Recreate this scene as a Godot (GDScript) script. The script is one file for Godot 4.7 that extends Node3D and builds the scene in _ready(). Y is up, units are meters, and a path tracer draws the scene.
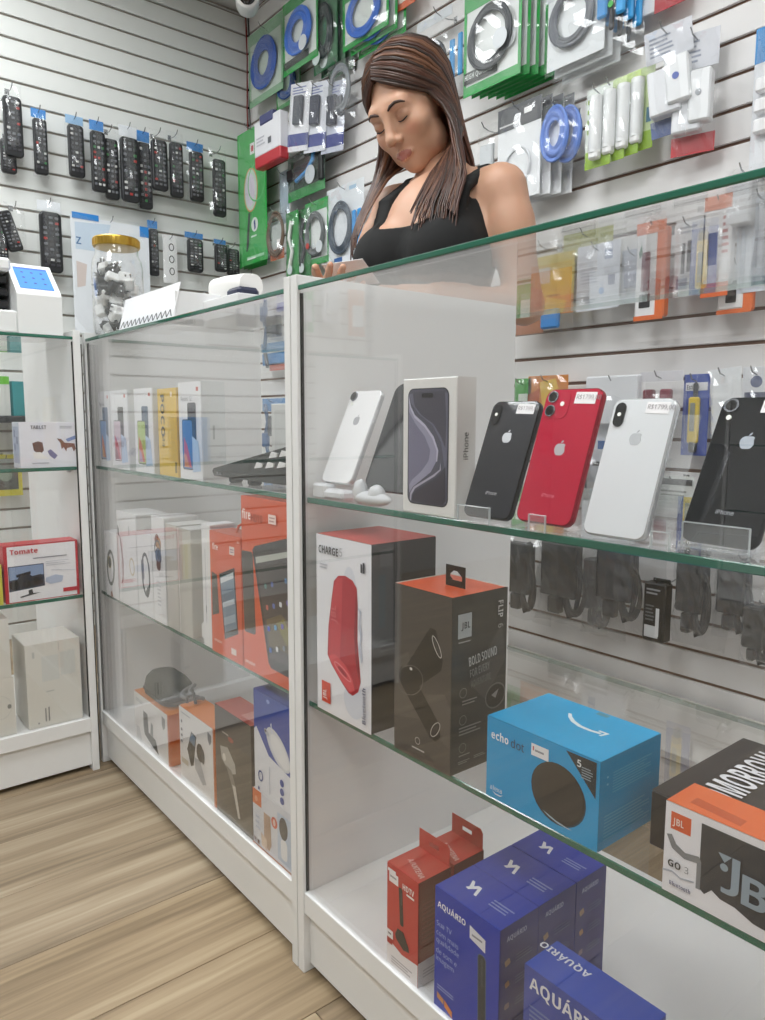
extends Node3D
# Phone shop: three glass showcases in an L, two slat walls hung with accessories, a shop assistant behind the counter.

const ZF := -0.558      # front plane of the long counter run
const XA := -1.735      # front plane of the short counter
const ZR := -1.6887     # right slat wall, face of the boards
const XL := -3.0106     # left slat wall, face of the boards
const SP := 0.0726      # slat pitch
const CEIL := 2.545
const XE := 2.1         # wall behind the camera's right
const ZE := 2.7         # wall behind the camera
const S1 := 0.7231      # upper shelf top
const S2 := 0.4266      # lower shelf top
const S0 := 0.130       # deck top
const GT := 1.012       # top of the counter glass

var mats := {}
var counts := {}
var fonts := {}

# ---------- mesh builder ----------
class MB:
	var v := PackedVector3Array()
	var n := PackedVector3Array()
	var c := PackedColorArray()
	var uv := PackedVector2Array()
	var col := Color.WHITE
	var T := Transform3D()
	func hue(hex) -> MB:
		col = Color(hex).srgb_to_linear() if hex is String else hex
		return self
	func tri(a: Vector3, b: Vector3, d: Vector3, na: Vector3, nb: Vector3, nd: Vector3, ua := Vector2(), ub := Vector2(), ud := Vector2()):
		if (b - a).cross(d - a).dot(na + nb + nd) > 0.0:
			var t := b; b = d; d = t
			t = nb; nb = nd; nd = t
			var u := ub; ub = ud; ud = u
		v.append(T * a); v.append(T * b); v.append(T * d)
		n.append(T.basis * na); n.append(T.basis * nb); n.append(T.basis * nd)
		c.append(col); c.append(col); c.append(col)
		uv.append(ua); uv.append(ub); uv.append(ud)
	func quad(a: Vector3, b: Vector3, d: Vector3, e: Vector3, m := Vector3.ZERO):
		if m == Vector3.ZERO:
			m = (b - a).cross(d - a).normalized()
		tri(a, b, d, m, m, m, Vector2(0, 0), Vector2(1, 0), Vector2(1, 1))
		tri(a, d, e, m, m, m, Vector2(0, 0), Vector2(1, 1), Vector2(0, 1))
	func flat(a: Vector3, b: Vector3, d: Vector3, out: Vector3):
		var m := (b - a).cross(d - a).normalized()
		if m.dot(out) < 0.0: m = -m
		tri(a, b, d, m, m, m)
	# chamfered box
	func box(p: Vector3, s: Vector3, bev := 0.0):
		var h := s * 0.5
		bev = minf(bev, minf(h.x, minf(h.y, h.z)) * 0.9)
		var ax := [Vector3.RIGHT, Vector3.UP, Vector3.BACK]
		for i in 3:
			var j := (i + 1) % 3
			var k := (i + 2) % 3
			for sg in [-1.0, 1.0]:
				var o: Vector3 = p + ax[i] * h[i] * sg
				var a: Vector3 = ax[j] * (h[j] - bev)
				var b: Vector3 = ax[k] * (h[k] - bev)
				quad(o - a - b, o + a - b, o + a + b, o - a + b, ax[i] * sg)
				if bev > 0.0:
					for s2 in [-1.0, 1.0]:
						var q: Vector3 = p + ax[i] * sg * h[i] + ax[j] * s2 * (h[j] - bev)
						var q2: Vector3 = p + ax[i] * sg * (h[i] - bev) + ax[j] * s2 * h[j]
						quad(q - b, q + b, q2 + b, q2 - b, (ax[i] * sg + ax[j] * s2).normalized())
		if bev > 0.0:
			for x in [-1.0, 1.0]:
				for y in [-1.0, 1.0]:
					for z in [-1.0, 1.0]:
						var m := Vector3(x, y, z)
						var q := p + m * h
						var e := m * bev
						flat(q - Vector3(0, e.y, e.z), q - Vector3(e.x, 0, e.z), q - Vector3(e.x, e.y, 0), m)
	# rings of points (each the same size), closed around; caps on request
	func loft(rings: Array, caps := true):
		var k: int = rings[0].size()
		var nr := []
		for i in rings.size():
			var row := PackedVector3Array()
			var cen := Vector3.ZERO
			for q in rings[i]: cen += q
			cen /= k
			for j in k:
				var t1: Vector3 = rings[i][(j + 1) % k] - rings[i][(j + k - 1) % k]
				var t2: Vector3 = rings[mini(i + 1, rings.size() - 1)][j] - rings[maxi(i - 1, 0)][j]
				var m := t1.cross(t2).normalized()
				var ow: Vector3 = rings[i][j] - cen
				if m.dot(ow) < 0.0: m = -m
				if m == Vector3.ZERO: m = ow.normalized()
				row.append(m)
			nr.append(row)
		for i in rings.size() - 1:
			for j in k:
				var l := (j + 1) % k
				tri(rings[i][j], rings[i][l], rings[i + 1][l], nr[i][j], nr[i][l], nr[i + 1][l])
				tri(rings[i][j], rings[i + 1][l], rings[i + 1][j], nr[i][j], nr[i + 1][l], nr[i + 1][j])
		if caps:
			for e in [[0, 1], [rings.size() - 1, rings.size() - 2]]:
				var cen := Vector3.ZERO
				for q in rings[e[0]]: cen += q
				cen /= k
				var c2 := Vector3.ZERO
				for q in rings[e[1]]: c2 += q
				c2 /= k
				var m: Vector3 = (rings[e[0]][1] - rings[e[0]][0]).cross(rings[e[0]][k / 3] - rings[e[0]][0]).normalized()
				if m.dot(cen - c2) < 0.0: m = -m
				for j in k:
					tri(cen, rings[e[0]][j], rings[e[0]][(j + 1) % k], m, m, m)
	func tube(pts: Array, r, seg := 6, closed := false, flatten := 1.0):
		var rings := []
		var up := Vector3(0.13, 0.97, 0.21).normalized()
		var cnt := pts.size()
		for i in cnt:
			var a: Vector3 = pts[(i - 1 + cnt) % cnt] if closed else pts[maxi(i - 1, 0)]
			var b: Vector3 = pts[(i + 1) % cnt] if closed else pts[mini(i + 1, cnt - 1)]
			var t := (b - a).normalized()
			var s := t.cross(up)
			if s.length() < 0.05: s = t.cross(Vector3.RIGHT)
			s = s.normalized()
			up = s.cross(t).normalized()
			var rr: float = r[i] if r is Array else r
			var ring := PackedVector3Array()
			for j in seg:
				var an := TAU * j / seg
				ring.append(pts[i] + (s * cos(an) + up * sin(an) * flatten) * rr)
			rings.append(ring)
		if closed: rings.append(rings[0])
		loft(rings, not closed)
	func lathe(prof: Array, seg := 24, at := Vector3.ZERO):
		var rings := []
		for p in prof:
			var ring := PackedVector3Array()
			for j in seg:
				var an := TAU * j / seg
				ring.append(at + Vector3(cos(an) * p.x, p.y, sin(an) * p.x))
			rings.append(ring)
		loft(rings)
	# 2D outline in x,y extruded along z
	func extrude(poly: PackedVector2Array, z0: float, z1: float):
		var ids := Geometry2D.triangulate_polygon(poly)
		for z in [z0, z1]:
			var m := Vector3(0, 0, 1.0 if z == maxf(z0, z1) else -1.0)
			for i in range(0, ids.size(), 3):
				var a := poly[ids[i]]; var b := poly[ids[i + 1]]; var d := poly[ids[i + 2]]
				tri(Vector3(a.x, a.y, z), Vector3(b.x, b.y, z), Vector3(d.x, d.y, z), m, m, m)
		var cw := Geometry2D.is_polygon_clockwise(poly)
		for i in poly.size():
			var a := poly[i]; var b := poly[(i + 1) % poly.size()]
			var t := (b - a).normalized()
			var m := Vector3(t.y, -t.x, 0) * (-1.0 if cw else 1.0)
			quad(Vector3(a.x, a.y, z0), Vector3(b.x, b.y, z0), Vector3(b.x, b.y, z1), Vector3(a.x, a.y, z1), m)
	# flat polygon facing +z
	func poly(pts: PackedVector2Array, z := 0.0, cols = null):
		var ids := Geometry2D.triangulate_polygon(pts)
		var keep := col
		for i in range(0, ids.size(), 3):
			var q := [pts[ids[i]], pts[ids[i + 1]], pts[ids[i + 2]]]
			var m := Vector3.BACK
			var st := c.size()
			tri(Vector3(q[0].x, q[0].y, z), Vector3(q[1].x, q[1].y, z), Vector3(q[2].x, q[2].y, z), m, m, m)
		col = keep
	# quad with a colour in each corner (print gradients), facing +z
	func blend(a: Vector2, b: Vector2, d: Vector2, e: Vector2, z: float, c4: Array):
		var p := [a, b, d, e]
		for t in [[0, 1, 2], [0, 2, 3]]:
			var st := c.size()
			var q := []
			for i in t: q.append(Vector3(p[i].x, p[i].y, z))
			var order: Array = t.duplicate()
			if (q[1] - q[0]).cross(q[2] - q[0]).z > 0.0:
				q = [q[0], q[2], q[1]]; order = [t[0], t[2], t[1]]
			for i in 3:
				v.append(T * q[i]); n.append(T.basis * Vector3.BACK)
				c.append(Color(c4[order[i]]).srgb_to_linear()); uv.append(Vector2())
	func add_mesh(arr: Array, xf: Transform3D):
		var av: PackedVector3Array = arr[Mesh.ARRAY_VERTEX]
		var an: PackedVector3Array = arr[Mesh.ARRAY_NORMAL]
		var ai = arr[Mesh.ARRAY_INDEX]
		var cnt: int = ai.size() if ai else av.size()
		for i in cnt:
			var k: int = ai[i] if ai else i
			v.append(T * (xf * av[k])); n.append((T.basis * (xf.basis * an[k])).normalized()); c.append(col); uv.append(Vector2())
	func mesh() -> ArrayMesh:
		var a := []
		a.resize(Mesh.ARRAY_MAX)
		a[Mesh.ARRAY_VERTEX] = v; a[Mesh.ARRAY_NORMAL] = n; a[Mesh.ARRAY_COLOR] = c; a[Mesh.ARRAY_TEX_UV] = uv
		var m := ArrayMesh.new()
		m.add_surface_from_arrays(Mesh.PRIMITIVE_TRIANGLES, a)
		return m

# ---------- materials ----------
func mat(key: String, hex := "ffffff", rough := 0.5, o := {}) -> StandardMaterial3D:
	if mats.has(key): return mats[key]
	var m := StandardMaterial3D.new()
	m.albedo_color = Color(hex)
	m.roughness = rough
	m.metallic = o.get("metal", 0.0)
	m.metallic_specular = o.get("spec", 0.5)
	if o.has("alpha"):
		m.transparency = BaseMaterial3D.TRANSPARENCY_ALPHA
		m.albedo_color.a = o.alpha
	if o.has("glow"):
		m.emission_enabled = true
		m.emission = Color(o.get("glow_color", hex))
		m.emission_energy_multiplier = o.glow
	if o.has("coat"):
		m.clearcoat_enabled = true
		m.clearcoat = o.coat
		m.clearcoat_roughness = o.get("coat_rough", 0.05)
	if o.get("vc", false): m.vertex_color_use_as_albedo = true
	if o.has("sss"):
		m.subsurf_scatter_enabled = true
		m.subsurf_scatter_strength = o.sss
	if o.has("refr"):
		m.refraction_enabled = true
		m.refraction_scale = o.refr
	if o.has("back"):
		m.backlight_enabled = true
		m.backlight = Color(o.back)
	mats[key] = m
	return m

func noise_normal(m: StandardMaterial3D, freq: float, strength: float, scale: float, sd := 3):
	var f := FastNoiseLite.new()
	f.seed = sd
	f.frequency = freq
	var im := f.get_seamless_image(256, 256)
	im.bump_map_to_normal_map(strength)
	m.normal_enabled = true
	m.normal_texture = ImageTexture.create_from_image(im)
	m.uv1_triplanar = true
	m.uv1_scale = Vector3.ONE * scale

# ---------- things and parts ----------
func numbered(called: String) -> String:
	var k: int = counts.get(called, 0)
	counts[called] = k + 1
	return called if k == 0 else "%s_%03d" % [called, k]

func tag(o: Node3D, label: String, category: String, group := "") -> Node3D:
	o.set_meta("label", label)
	o.set_meta("category", category)
	if group: o.set_meta("group", group)
	return o

func thing(called: String, label: String, category: String, at := Vector3.ZERO, turn := 0.0, group := "") -> Node3D:
	var o := Node3D.new()
	o.name = numbered(called)
	add_child(o)
	o.position = at
	o.rotation.y = turn
	return tag(o, label, category, group)

func part(called: String, b, m: Material, parent: Node = self) -> MeshInstance3D:
	var o := MeshInstance3D.new()
	o.name = called if parent != self else numbered(called)
	o.mesh = b.mesh() if b is MB else b
	o.material_override = m
	parent.add_child(o, true)
	return o

func struct(called: String, b, m: Material) -> MeshInstance3D:
	var o := part(called, b, m)
	o.set_meta("kind", "structure")
	return o

func struct_root(called: String) -> Node3D:
	var o := Node3D.new()
	o.name = called
	add_child(o)
	o.set_meta("kind", "structure")
	return o

func bx(p: Vector3, s: Vector3, bev := 0.0, hex = null) -> MB:
	var b := MB.new()
	if hex: b.hue(hex)
	b.box(p, s, bev)
	return b

# ---------- lettering and print ----------
func font(w: String) -> SystemFont:
	if not fonts.has(w):
		var f := SystemFont.new()
		f.font_names = PackedStringArray(["Droid Serif" if w == "serif" else "Droid Sans"])
		f.font_weight = 700 if w == "bold" else 400
		fonts[w] = f
	return fonts[w]

# text with cap height about `size`, its left baseline at (x, y) in the face's plane
func letters(b: MB, s: String, x: float, y: float, size: float, hex: String, w := "bold", z := 0.0008, wide := 1.0, rot := 0.0, align := 0):
	var t := TextMesh.new()
	t.text = s
	t.font = font(w)
	t.font_size = 32
	t.pixel_size = size / 23.0
	t.depth = 0.0
	t.horizontal_alignment = align
	t.vertical_alignment = VERTICAL_ALIGNMENT_CENTER
	var arr := t.get_mesh_arrays()
	var bb := t.get_aabb()
	var keep := b.col
	b.hue(hex)
	var off := Vector3(-bb.position.x if align == 0 else 0.0, -bb.position.y, 0)
	var xf := Transform3D(Basis(Vector3.BACK, rot), Vector3(x, y, z)) * Transform3D(Basis.from_scale(Vector3(wide, 1, 1)), Vector3.ZERO) * Transform3D(Basis(), off)
	b.add_mesh(arr, xf)
	b.col = keep

func rrect(w: float, h: float, r: float, k := 5) -> PackedVector2Array:
	var p := PackedVector2Array()
	for q in [[1, 1, 0.0], [-1, 1, 0.25], [-1, -1, 0.5], [1, -1, 0.75]]:
		for i in k + 1:
			var a: float = TAU * (q[2] + 0.25 * i / k)
			p.append(Vector2(q[0] * (w * 0.5 - r) + cos(a) * r, q[1] * (h * 0.5 - r) + sin(a) * r))
	return p

func oval(cx: float, cy: float, rx: float, ry: float, k := 28, rot := 0.0) -> PackedVector2Array:
	var p := PackedVector2Array()
	for i in k:
		var a := TAU * i / k
		p.append(Vector2(cx, cy) + Vector2(cos(a) * rx, sin(a) * ry).rotated(rot))
	return p

func shift(p: PackedVector2Array, d: Vector2, rot := 0.0, sc := Vector2.ONE) -> PackedVector2Array:
	var q := PackedVector2Array()
	for a in p: q.append((a * sc).rotated(rot) + d)
	return q

# print on one face. ops use face units: x 0..1 to the right, y 0..1 down; text heights are fractions of the face height.
func ink(b: MB, w: float, h: float, ops: Array, z0 := 0.0003):
	var lay := 0
	for o in ops:
		var z := z0 + 0.00012 * lay
		lay += 1
		match o[0]:
			"r":    # rect x0 y0 x1 y1 hex
				b.hue(o[5])
				b.poly(PackedVector2Array([Vector2(o[1] * w, -o[2] * h), Vector2(o[3] * w, -o[2] * h), Vector2(o[3] * w, -o[4] * h), Vector2(o[1] * w, -o[4] * h)]), z)
			"p":    # polygon hex, [x, y, x, y ...]
				b.hue(o[1])
				var q := PackedVector2Array()
				for i in range(0, o[2].size(), 2): q.append(Vector2(o[2][i] * w, -o[2][i + 1] * h))
				b.poly(q, z)
			"e":    # ellipse cx cy rx ry hex (radii as fraction of height), rot
				b.hue(o[5])
				b.poly(oval(o[1] * w, -o[2] * h, o[3] * h, o[4] * h, 28, o[6] if o.size() > 6 else 0.0), z)
			"o":    # ring cx cy rx ry thick hex rot
				b.hue(o[6])
				var rot: float = o[7] if o.size() > 7 else 0.0
				var a := oval(o[1] * w, -o[2] * h, o[3] * h, o[4] * h, 28, rot)
				var d := oval(o[1] * w, -o[2] * h, (o[3] - o[5]) * h, (o[4] - o[5]) * h, 28, rot)
				for i in 28:
					var j := (i + 1) % 28
					b.quad(Vector3(a[i].x, a[i].y, z), Vector3(a[j].x, a[j].y, z), Vector3(d[j].x, d[j].y, z), Vector3(d[i].x, d[i].y, z), Vector3.BACK)
			"rr":   # rounded rect cx cy w h radius rot hex (sizes as fraction of height)
				b.hue(o[7])
				b.poly(shift(rrect(o[3] * h, o[4] * h, o[5] * h), Vector2(o[1] * w, -o[2] * h), o[6]), z)
			"g":    # blended quad [8 coords] [4 colours]
				var q: Array = o[1]
				b.blend(Vector2(q[0] * w, -q[1] * h), Vector2(q[2] * w, -q[3] * h), Vector2(q[4] * w, -q[5] * h), Vector2(q[6] * w, -q[7] * h), z, o[2])
			"t":    # text x y size hex string [weight wide rot]
				letters(b, o[5], o[1] * w, -o[2] * h, o[3] * h, o[4], o[6] if o.size() > 6 else "bold", z + 0.0002, o[7] if o.size() > 7 else 1.0, o[8] if o.size() > 8 else 0.0)
			"l":    # fine print too small to read: n bars x0 y0 x1 y1 n hex
				b.hue(o[6])
				for i in o[5]:
					var y: float = lerpf(o[2], o[4], (i + 0.2) / o[5])
					var e: float = lerpf(o[1], o[3], 0.72 + 0.28 * absf(sin(i * 2.3 + o[1] * 7.0)))
					var t: float = (o[4] - o[2]) / o[5] * 0.45
					b.poly(PackedVector2Array([Vector2(o[1] * w, -y * h), Vector2(e * w, -y * h), Vector2(e * w, -(y + t) * h), Vector2(o[1] * w, -(y + t) * h)]), z)

# Carton: thing at its base centre, w (x) h (y) d (z); front looks to +z
func carton(called: String, label: String, at: Vector3, s: Vector3, turn: float, faces: Dictionary, o := {}) -> Node3D:
	var t := thing(called, label, o.get("cat", "box"), at, turn, o.get("group", ""))
	var gloss: float = o.get("rough", 0.38)
	var vm := mat("print_%d" % int(gloss * 100), "ffffff", gloss, {"vc": true})
	var base := MB.new()
	base.hue(faces.get("base", "f0f0f0"))
	base.box(Vector3(0, s.y * 0.5, 0), s, 0.0012)
	part("carton", base, vm, t)
	var hw := s.x * 0.5
	var hd := s.z * 0.5
	var fx := {
		"F": [Transform3D(Basis(), Vector3(-hw, s.y, hd)), s.x, s.y, "front_face"],
		"R": [Transform3D(Basis(Vector3.UP, PI / 2), Vector3(hw, s.y, hd)), s.z, s.y, "side_face"],
		"L": [Transform3D(Basis(Vector3.UP, -PI / 2), Vector3(-hw, s.y, -hd)), s.z, s.y, "side_face"],
		"T": [Transform3D(Basis(Vector3.RIGHT, -PI / 2), Vector3(-hw, s.y, -hd)), s.x, s.z, "top_face"],
	}
	for k in ["F", "R", "L", "T"]:
		if not faces.has(k): continue
		var e: Array = fx[k]
		var b := MB.new()
		b.T = e[0]
		var ops: Array = faces[k]
		var text := ops.filter(func(q): return q[0] == "t")
		var art := ops.filter(func(q): return q[0] != "t")
		ink(b, e[1], e[2], art)
		var p: Node3D = null
		if art: p = part(e[3], b, vm, t)
		if text:
			var l := MB.new()
			l.T = e[0]
			ink(l, e[1], e[2], text, 0.0009 + 0.0001 * art.size())
			part("lettering", l, vm, p if p else t)
	return t

# cloth of clear plastic: wavy sheet x0..x1, y0..y1
func film(b: MB, x0: float, x1: float, y0: float, y1: float, z: float, amp: float, sd: int, nx := 7, ny := 9):
	var f := FastNoiseLite.new()
	f.seed = sd
	f.frequency = 1.0
	var g := []
	for j in ny + 1:
		var row := []
		for i in nx + 1:
			var x := lerpf(x0, x1, float(i) / nx)
			var y := lerpf(y0, y1, float(j) / ny)
			var edge := minf(minf(i, nx - i) / 2.0, minf(j, ny - j) / 2.0)
			var bulge := minf(1.0, edge)
			row.append(Vector3(x + f.get_noise_2d(y * 40.0, 9.0) * 0.002, y + f.get_noise_2d(x * 40.0, 3.0) * 0.002, z * bulge + f.get_noise_2d(x * 55.0, y * 38.0) * amp))
		g.append(row)
	for j in ny:
		for i in nx:
			var q: Array = [g[j][i], g[j][i + 1], g[j + 1][i + 1], g[j + 1][i]]
			var m: Vector3 = (q[1] - q[0]).cross(q[2] - q[0]).normalized()
			if m.z < 0.0: m = -m
			b.tri(q[0], q[1], q[2], m, m, m)
			m = (q[2] - q[0]).cross(q[3] - q[0]).normalized()
			if m.z < 0.0: m = -m
			b.tri(q[0], q[2], q[3], m, m, m)

# ---------- setting ----------
func wood_texture(sd: int) -> ImageTexture:
	var W := 512
	var H := 512
	var a := FastNoiseLite.new()
	a.seed = sd; a.frequency = 0.0055; a.fractal_octaves = 3
	var b := FastNoiseLite.new()
	b.seed = sd + 7; b.frequency = 0.028; b.fractal_octaves = 4
	var f := FastNoiseLite.new()
	f.seed = sd + 13; f.frequency = 0.03
	var im := Image.create(W, H, true, Image.FORMAT_RGB8)
	var dark := Color("7b6b56")
	var mid := Color("9a8870")
	var light := Color("b2a28a")
	for y in H:
		for x in W:
			var wx := x + 9.0 * f.get_noise_2d(x * 0.25, y * 0.4)
			var t := 0.5 + 0.62 * a.get_noise_2d(wx, y * 0.5) + 0.34 * b.get_noise_2d(wx, y * 0.22)
			t += 0.05 * sin(wx * 0.14 + 4.0 * f.get_noise_2d(wx * 0.3, y * 0.12))
			t = clampf(t, 0.0, 1.0)
			im.set_pixel(x, y, dark.lerp(mid, t * 2.0) if t < 0.5 else mid.lerp(light, t * 2.0 - 1.0))
	im.generate_mipmaps()
	return ImageTexture.create_from_image(im)

func build_floor():
	var fl := struct_root("floor")
	part("subfloor", bx(Vector3((XL + XE) * 0.5, -0.045, (ZR + ZE) * 0.5), Vector3(XE - XL + 0.2, 0.06, ZE - ZR + 0.2)), mat("subfloor", "6b5a47", 0.8), fl)
	var ms := []
	for i in 4:
		var m := mat("plank_%d" % i, ["ffffff", "f4f0ea", "eee9e2", "fbf6ec"][i], 0.46)
		m.albedo_texture = wood_texture(11 + i * 29)
		ms.append(m)
	var pw := 0.184
	var pl := 1.22
	var rg := RandomNumberGenerator.new()
	rg.seed = 5
	var meshes := []
	for i in 4:
		var b := MB.new()
		b.box(Vector3(0, -0.0075, 0), Vector3(pw - 0.0012, 0.015, pl - 0.0012), 0.0007)
		for k in b.uv.size():
			b.uv[k] = Vector2((b.v[k].x / pw + 0.5) * 0.94 + 0.03, (b.v[k].z / pl + 0.5) * 0.9 + 0.05)
		meshes.append(b.mesh())
	var nx := int(ceil((XE - XL) / pw))
	for i in nx:
		var x := XL + (i + 0.5) * pw
		var z := ZR - rg.randf() * pl * 0.8 + pl * 0.5
		while z - pl * 0.5 < ZE:
			var k := rg.randi() % 4
			var o := part("plank", meshes[k], ms[k], fl)
			o.position = Vector3(x, 0, z)
			if rg.randf() < 0.5: o.rotation.y = PI
			z += pl

func slat_wall(called: String, at: Transform3D, length: float, top_groove: float, backing: String, low := 0.0, board := "e8e6e5"):
	# local: boards run along x, face looks to +z at z = 0
	var w := struct_root(called)
	w.transform = at
	part("backing", bx(Vector3(length * 0.5, CEIL * 0.5, -0.039), Vector3(length, CEIL, 0.06)), mat("backing_" + backing, backing, 0.8), w)
	var bm := mat("slat_board_" + board, board, 0.3)
	var y := top_groove
	while y + SP < CEIL: y += SP
	var first := true
	var full := bx(Vector3(length * 0.5, 0, -0.0045), Vector3(length, SP - 0.0085, 0.009), 0.0014).mesh()
	var yt := CEIL - 0.012
	while y > low:
		if first:
			part("slat_board", bx(Vector3(length * 0.5, (y + 0.004 + yt) * 0.5, -0.0045), Vector3(length, yt - y - 0.004, 0.009), 0.001), bm, w)
			first = false
		var o := part("slat_board", full, bm, w)
		o.position.y = y - SP * 0.5
		y -= SP
	if y > 0.01: pass

func build_room():
	build_floor()
	var cw := mat("ceiling_paint", "d9d9d8", 0.9)
	var cx := (XL + XE) * 0.5
	var cz := (ZR + ZE) * 0.5
	struct("ceiling", bx(Vector3(cx, CEIL + 0.04, cz), Vector3(XE - XL + 0.2, 0.08, ZE - ZR + 0.2)), cw)
	slat_wall("wall_right", Transform3D(Basis(), Vector3(XL, 0, ZR)), XE - XL, 1.7275, "86695a")
	struct("wall_left_far", bx(Vector3(XL - 0.03, CEIL * 0.5, (1.25 + ZE) * 0.5), Vector3(0.06, CEIL, ZE - 1.25 + 0.1)), mat("wall_paint_pale", "b5b3af", 0.7))
	slat_wall("wall_left", Transform3D(Basis(Vector3.UP, PI / 2), Vector3(XL, 0, 1.25)), 1.25 - ZR, 1.7275, "a39b92", 0.0, "e1e3e0")
	struct("wall_front", bx(Vector3(cx, CEIL * 0.5, ZE + 0.04), Vector3(XE - XL + 0.2, CEIL, 0.08)), mat("wall_paint_grey", "aeada9", 0.7))
	struct("wall_back", bx(Vector3(XE + 0.04, CEIL * 0.5, cz), Vector3(0.08, CEIL, ZE - ZR + 0.2)), mat("wall_paint", "e4e2de", 0.8))
	struct("baseboard_right", bx(Vector3(cx, 0.035, ZR + 0.006), Vector3(XE - XL, 0.07, 0.012), 0.002), mat("laminate"))

func led_panel(x: float, z: float, label: String, e: float):
	var t := thing("ceiling_light", label, "ceiling light", Vector3(x, CEIL, z), 0.0, "square panel lights in the ceiling")
	var f := MB.new()
	for s in [-1, 1]:
		f.box(Vector3(s * 0.295, -0.01, 0), Vector3(0.02, 0.02, 0.61), 0.002)
		f.box(Vector3(0, -0.01, s * 0.295), Vector3(0.57, 0.02, 0.02), 0.002)
	part("frame", f, mat("light_frame", "f2f2f2", 0.4), t)
	part("diffuser", bx(Vector3(0, -0.006, 0), Vector3(0.57, 0.008, 0.57)), mat("diffuser", "ffffff", 0.5, {"glow": 3.0}), t)
	var l := AreaLight3D.new()
	l.name = "lamp"
	l.area_size = Vector2(0.56, 0.56)
	l.light_energy = e
	l.light_color = Color(0.965, 0.99, 1.0)
	l.shadow_enabled = true
	l.area_range = 12.0
	l.area_attenuation = 2.0
	l.position = Vector3(0, -0.012, 0)
	l.rotation.x = -PI / 2
	t.add_child(l)

# ---------- showcase ----------
func showcase(label: String, at: Transform3D, w: float, d: float):
	var t := thing("glass_showcase", label, "display case")
	t.transform = at
	var lam := mat("laminate")
	var glass := mat("pane")
	var edge := mat("glass_edge")
	var th := 0.0155
	for x in [th * 0.5, w - th * 0.5]:
		part("side_panel", bx(Vector3(x, 0.5125, -d * 0.5), Vector3(th, 1.025, d), 0.0008), lam, t)
	var iw := w - th * 2
	var cx := w * 0.5
	part("deck", bx(Vector3(cx, 0.121, -d * 0.5 - 0.006), Vector3(iw, 0.016, d - 0.012), 0.0006), lam, t)
	part("front_rail", bx(Vector3(cx, 0.114, -0.0085), Vector3(iw, 0.034, 0.013), 0.001), lam, t)
	part("plinth", bx(Vector3(cx, 0.0555, -0.0185), Vector3(iw, 0.087, 0.014), 0.0008), lam, t)
	part("back_rail", bx(Vector3(cx, 0.06, -d + 0.008), Vector3(iw, 0.1, 0.015), 0.0008), lam, t)
	var top := part("top_glass", bx(Vector3(cx, 1.0078, -d * 0.5 - 0.002), Vector3(iw, 0.0085, d - 0.006)), glass, t)
	part("polished_edge", bx(Vector3(cx, 1.0078, -0.0035), Vector3(iw, 0.0068, 0.0032), 0.0012), edge, top)
	part("polished_edge", bx(Vector3(cx, 1.0078, -d), Vector3(iw, 0.0068, 0.0032), 0.0012), mat("glass_edge_far"), top)
	part("front_glass", bx(Vector3(cx, 0.5665, -0.0075), Vector3(iw - 0.004, 0.868, 0.004)), glass, t)
	for x in [th + 0.001, w - th - 0.001]:
		part("seal", bx(Vector3(x, 0.5665, -0.0075), Vector3(0.002, 0.868, 0.0046)), mat("seal", "24221f", 0.6), t)
	for y in [S1, S2]:
		var s := part("glass_shelf", bx(Vector3(cx, y - 0.0042, -d * 0.5 - 0.008), Vector3(iw - 0.002, 0.0084, d - 0.024)), glass, t)
		part("polished_edge", bx(Vector3(cx, y - 0.0042, -0.0142), Vector3(iw - 0.002, 0.008, 0.0024), 0.001), edge, s)
		part("polished_edge", bx(Vector3(cx, y - 0.0042, -d + 0.004), Vector3(iw - 0.002, 0.008, 0.0024), 0.001), mat("glass_edge_far"), s)
		for x in [th + 0.005, w - th - 0.005]:
			for z in [-0.06, -d + 0.06]:
				part("shelf_pin", bx(Vector3(x, y - 0.0124, z), Vector3(0.010, 0.006, 0.01), 0.002), mat("pin", "b9bbbd", 0.3, {"metal": 0.8}), t)
	return t

# ---------- goods in the showcases ----------
const APPLE := [0.50, 0.27, 0.60, 0.235, 0.72, 0.235, 0.82, 0.275, 0.885, 0.34, 0.83, 0.39, 0.79, 0.46, 0.785, 0.55, 0.82, 0.63, 0.905, 0.70, 0.86, 0.80, 0.79, 0.90, 0.72, 0.96, 0.64, 0.97, 0.56, 0.94, 0.50, 0.935, 0.43, 0.95, 0.36, 0.975, 0.29, 0.95, 0.21, 0.87, 0.14, 0.75, 0.10, 0.61, 0.105, 0.47, 0.15, 0.36, 0.23, 0.28, 0.32, 0.24, 0.41, 0.25]
const LEAF := [0.49, 0.21, 0.51, 0.12, 0.57, 0.05, 0.67, 0.01, 0.665, 0.09, 0.62, 0.16, 0.56, 0.20]

func fruit_mark(b: MB, cx: float, cy: float, size: float, z: float, hex: String):
	b.hue(hex)
	for s in [APPLE, LEAF]:
		var q := PackedVector2Array()
		for i in range(0, s.size(), 2): q.append(Vector2(cx + (s[i] - 0.5) * size, cy - (s[i + 1] - 0.5) * size))
		b.poly(q, z)

func price_tag(parent: Node3D, xf: Transform3D, w: float, h: float, s: String):
	var b := MB.new()
	b.T = xf
	b.hue("f4f2f3")
	b.box(Vector3(0, 0, 0.0001), Vector3(w, h, 0.0003))
	var p := part("price_sticker", b, mat("print_38", "ffffff", 0.38, {"vc": true}), parent)
	var l := MB.new()
	l.T = xf
	letters(l, s, -w * 0.42, -h * 0.2, h * 0.38, "8a8286", "regular", 0.0005)
	part("lettering", l, mat("print_38"), p)

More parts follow.
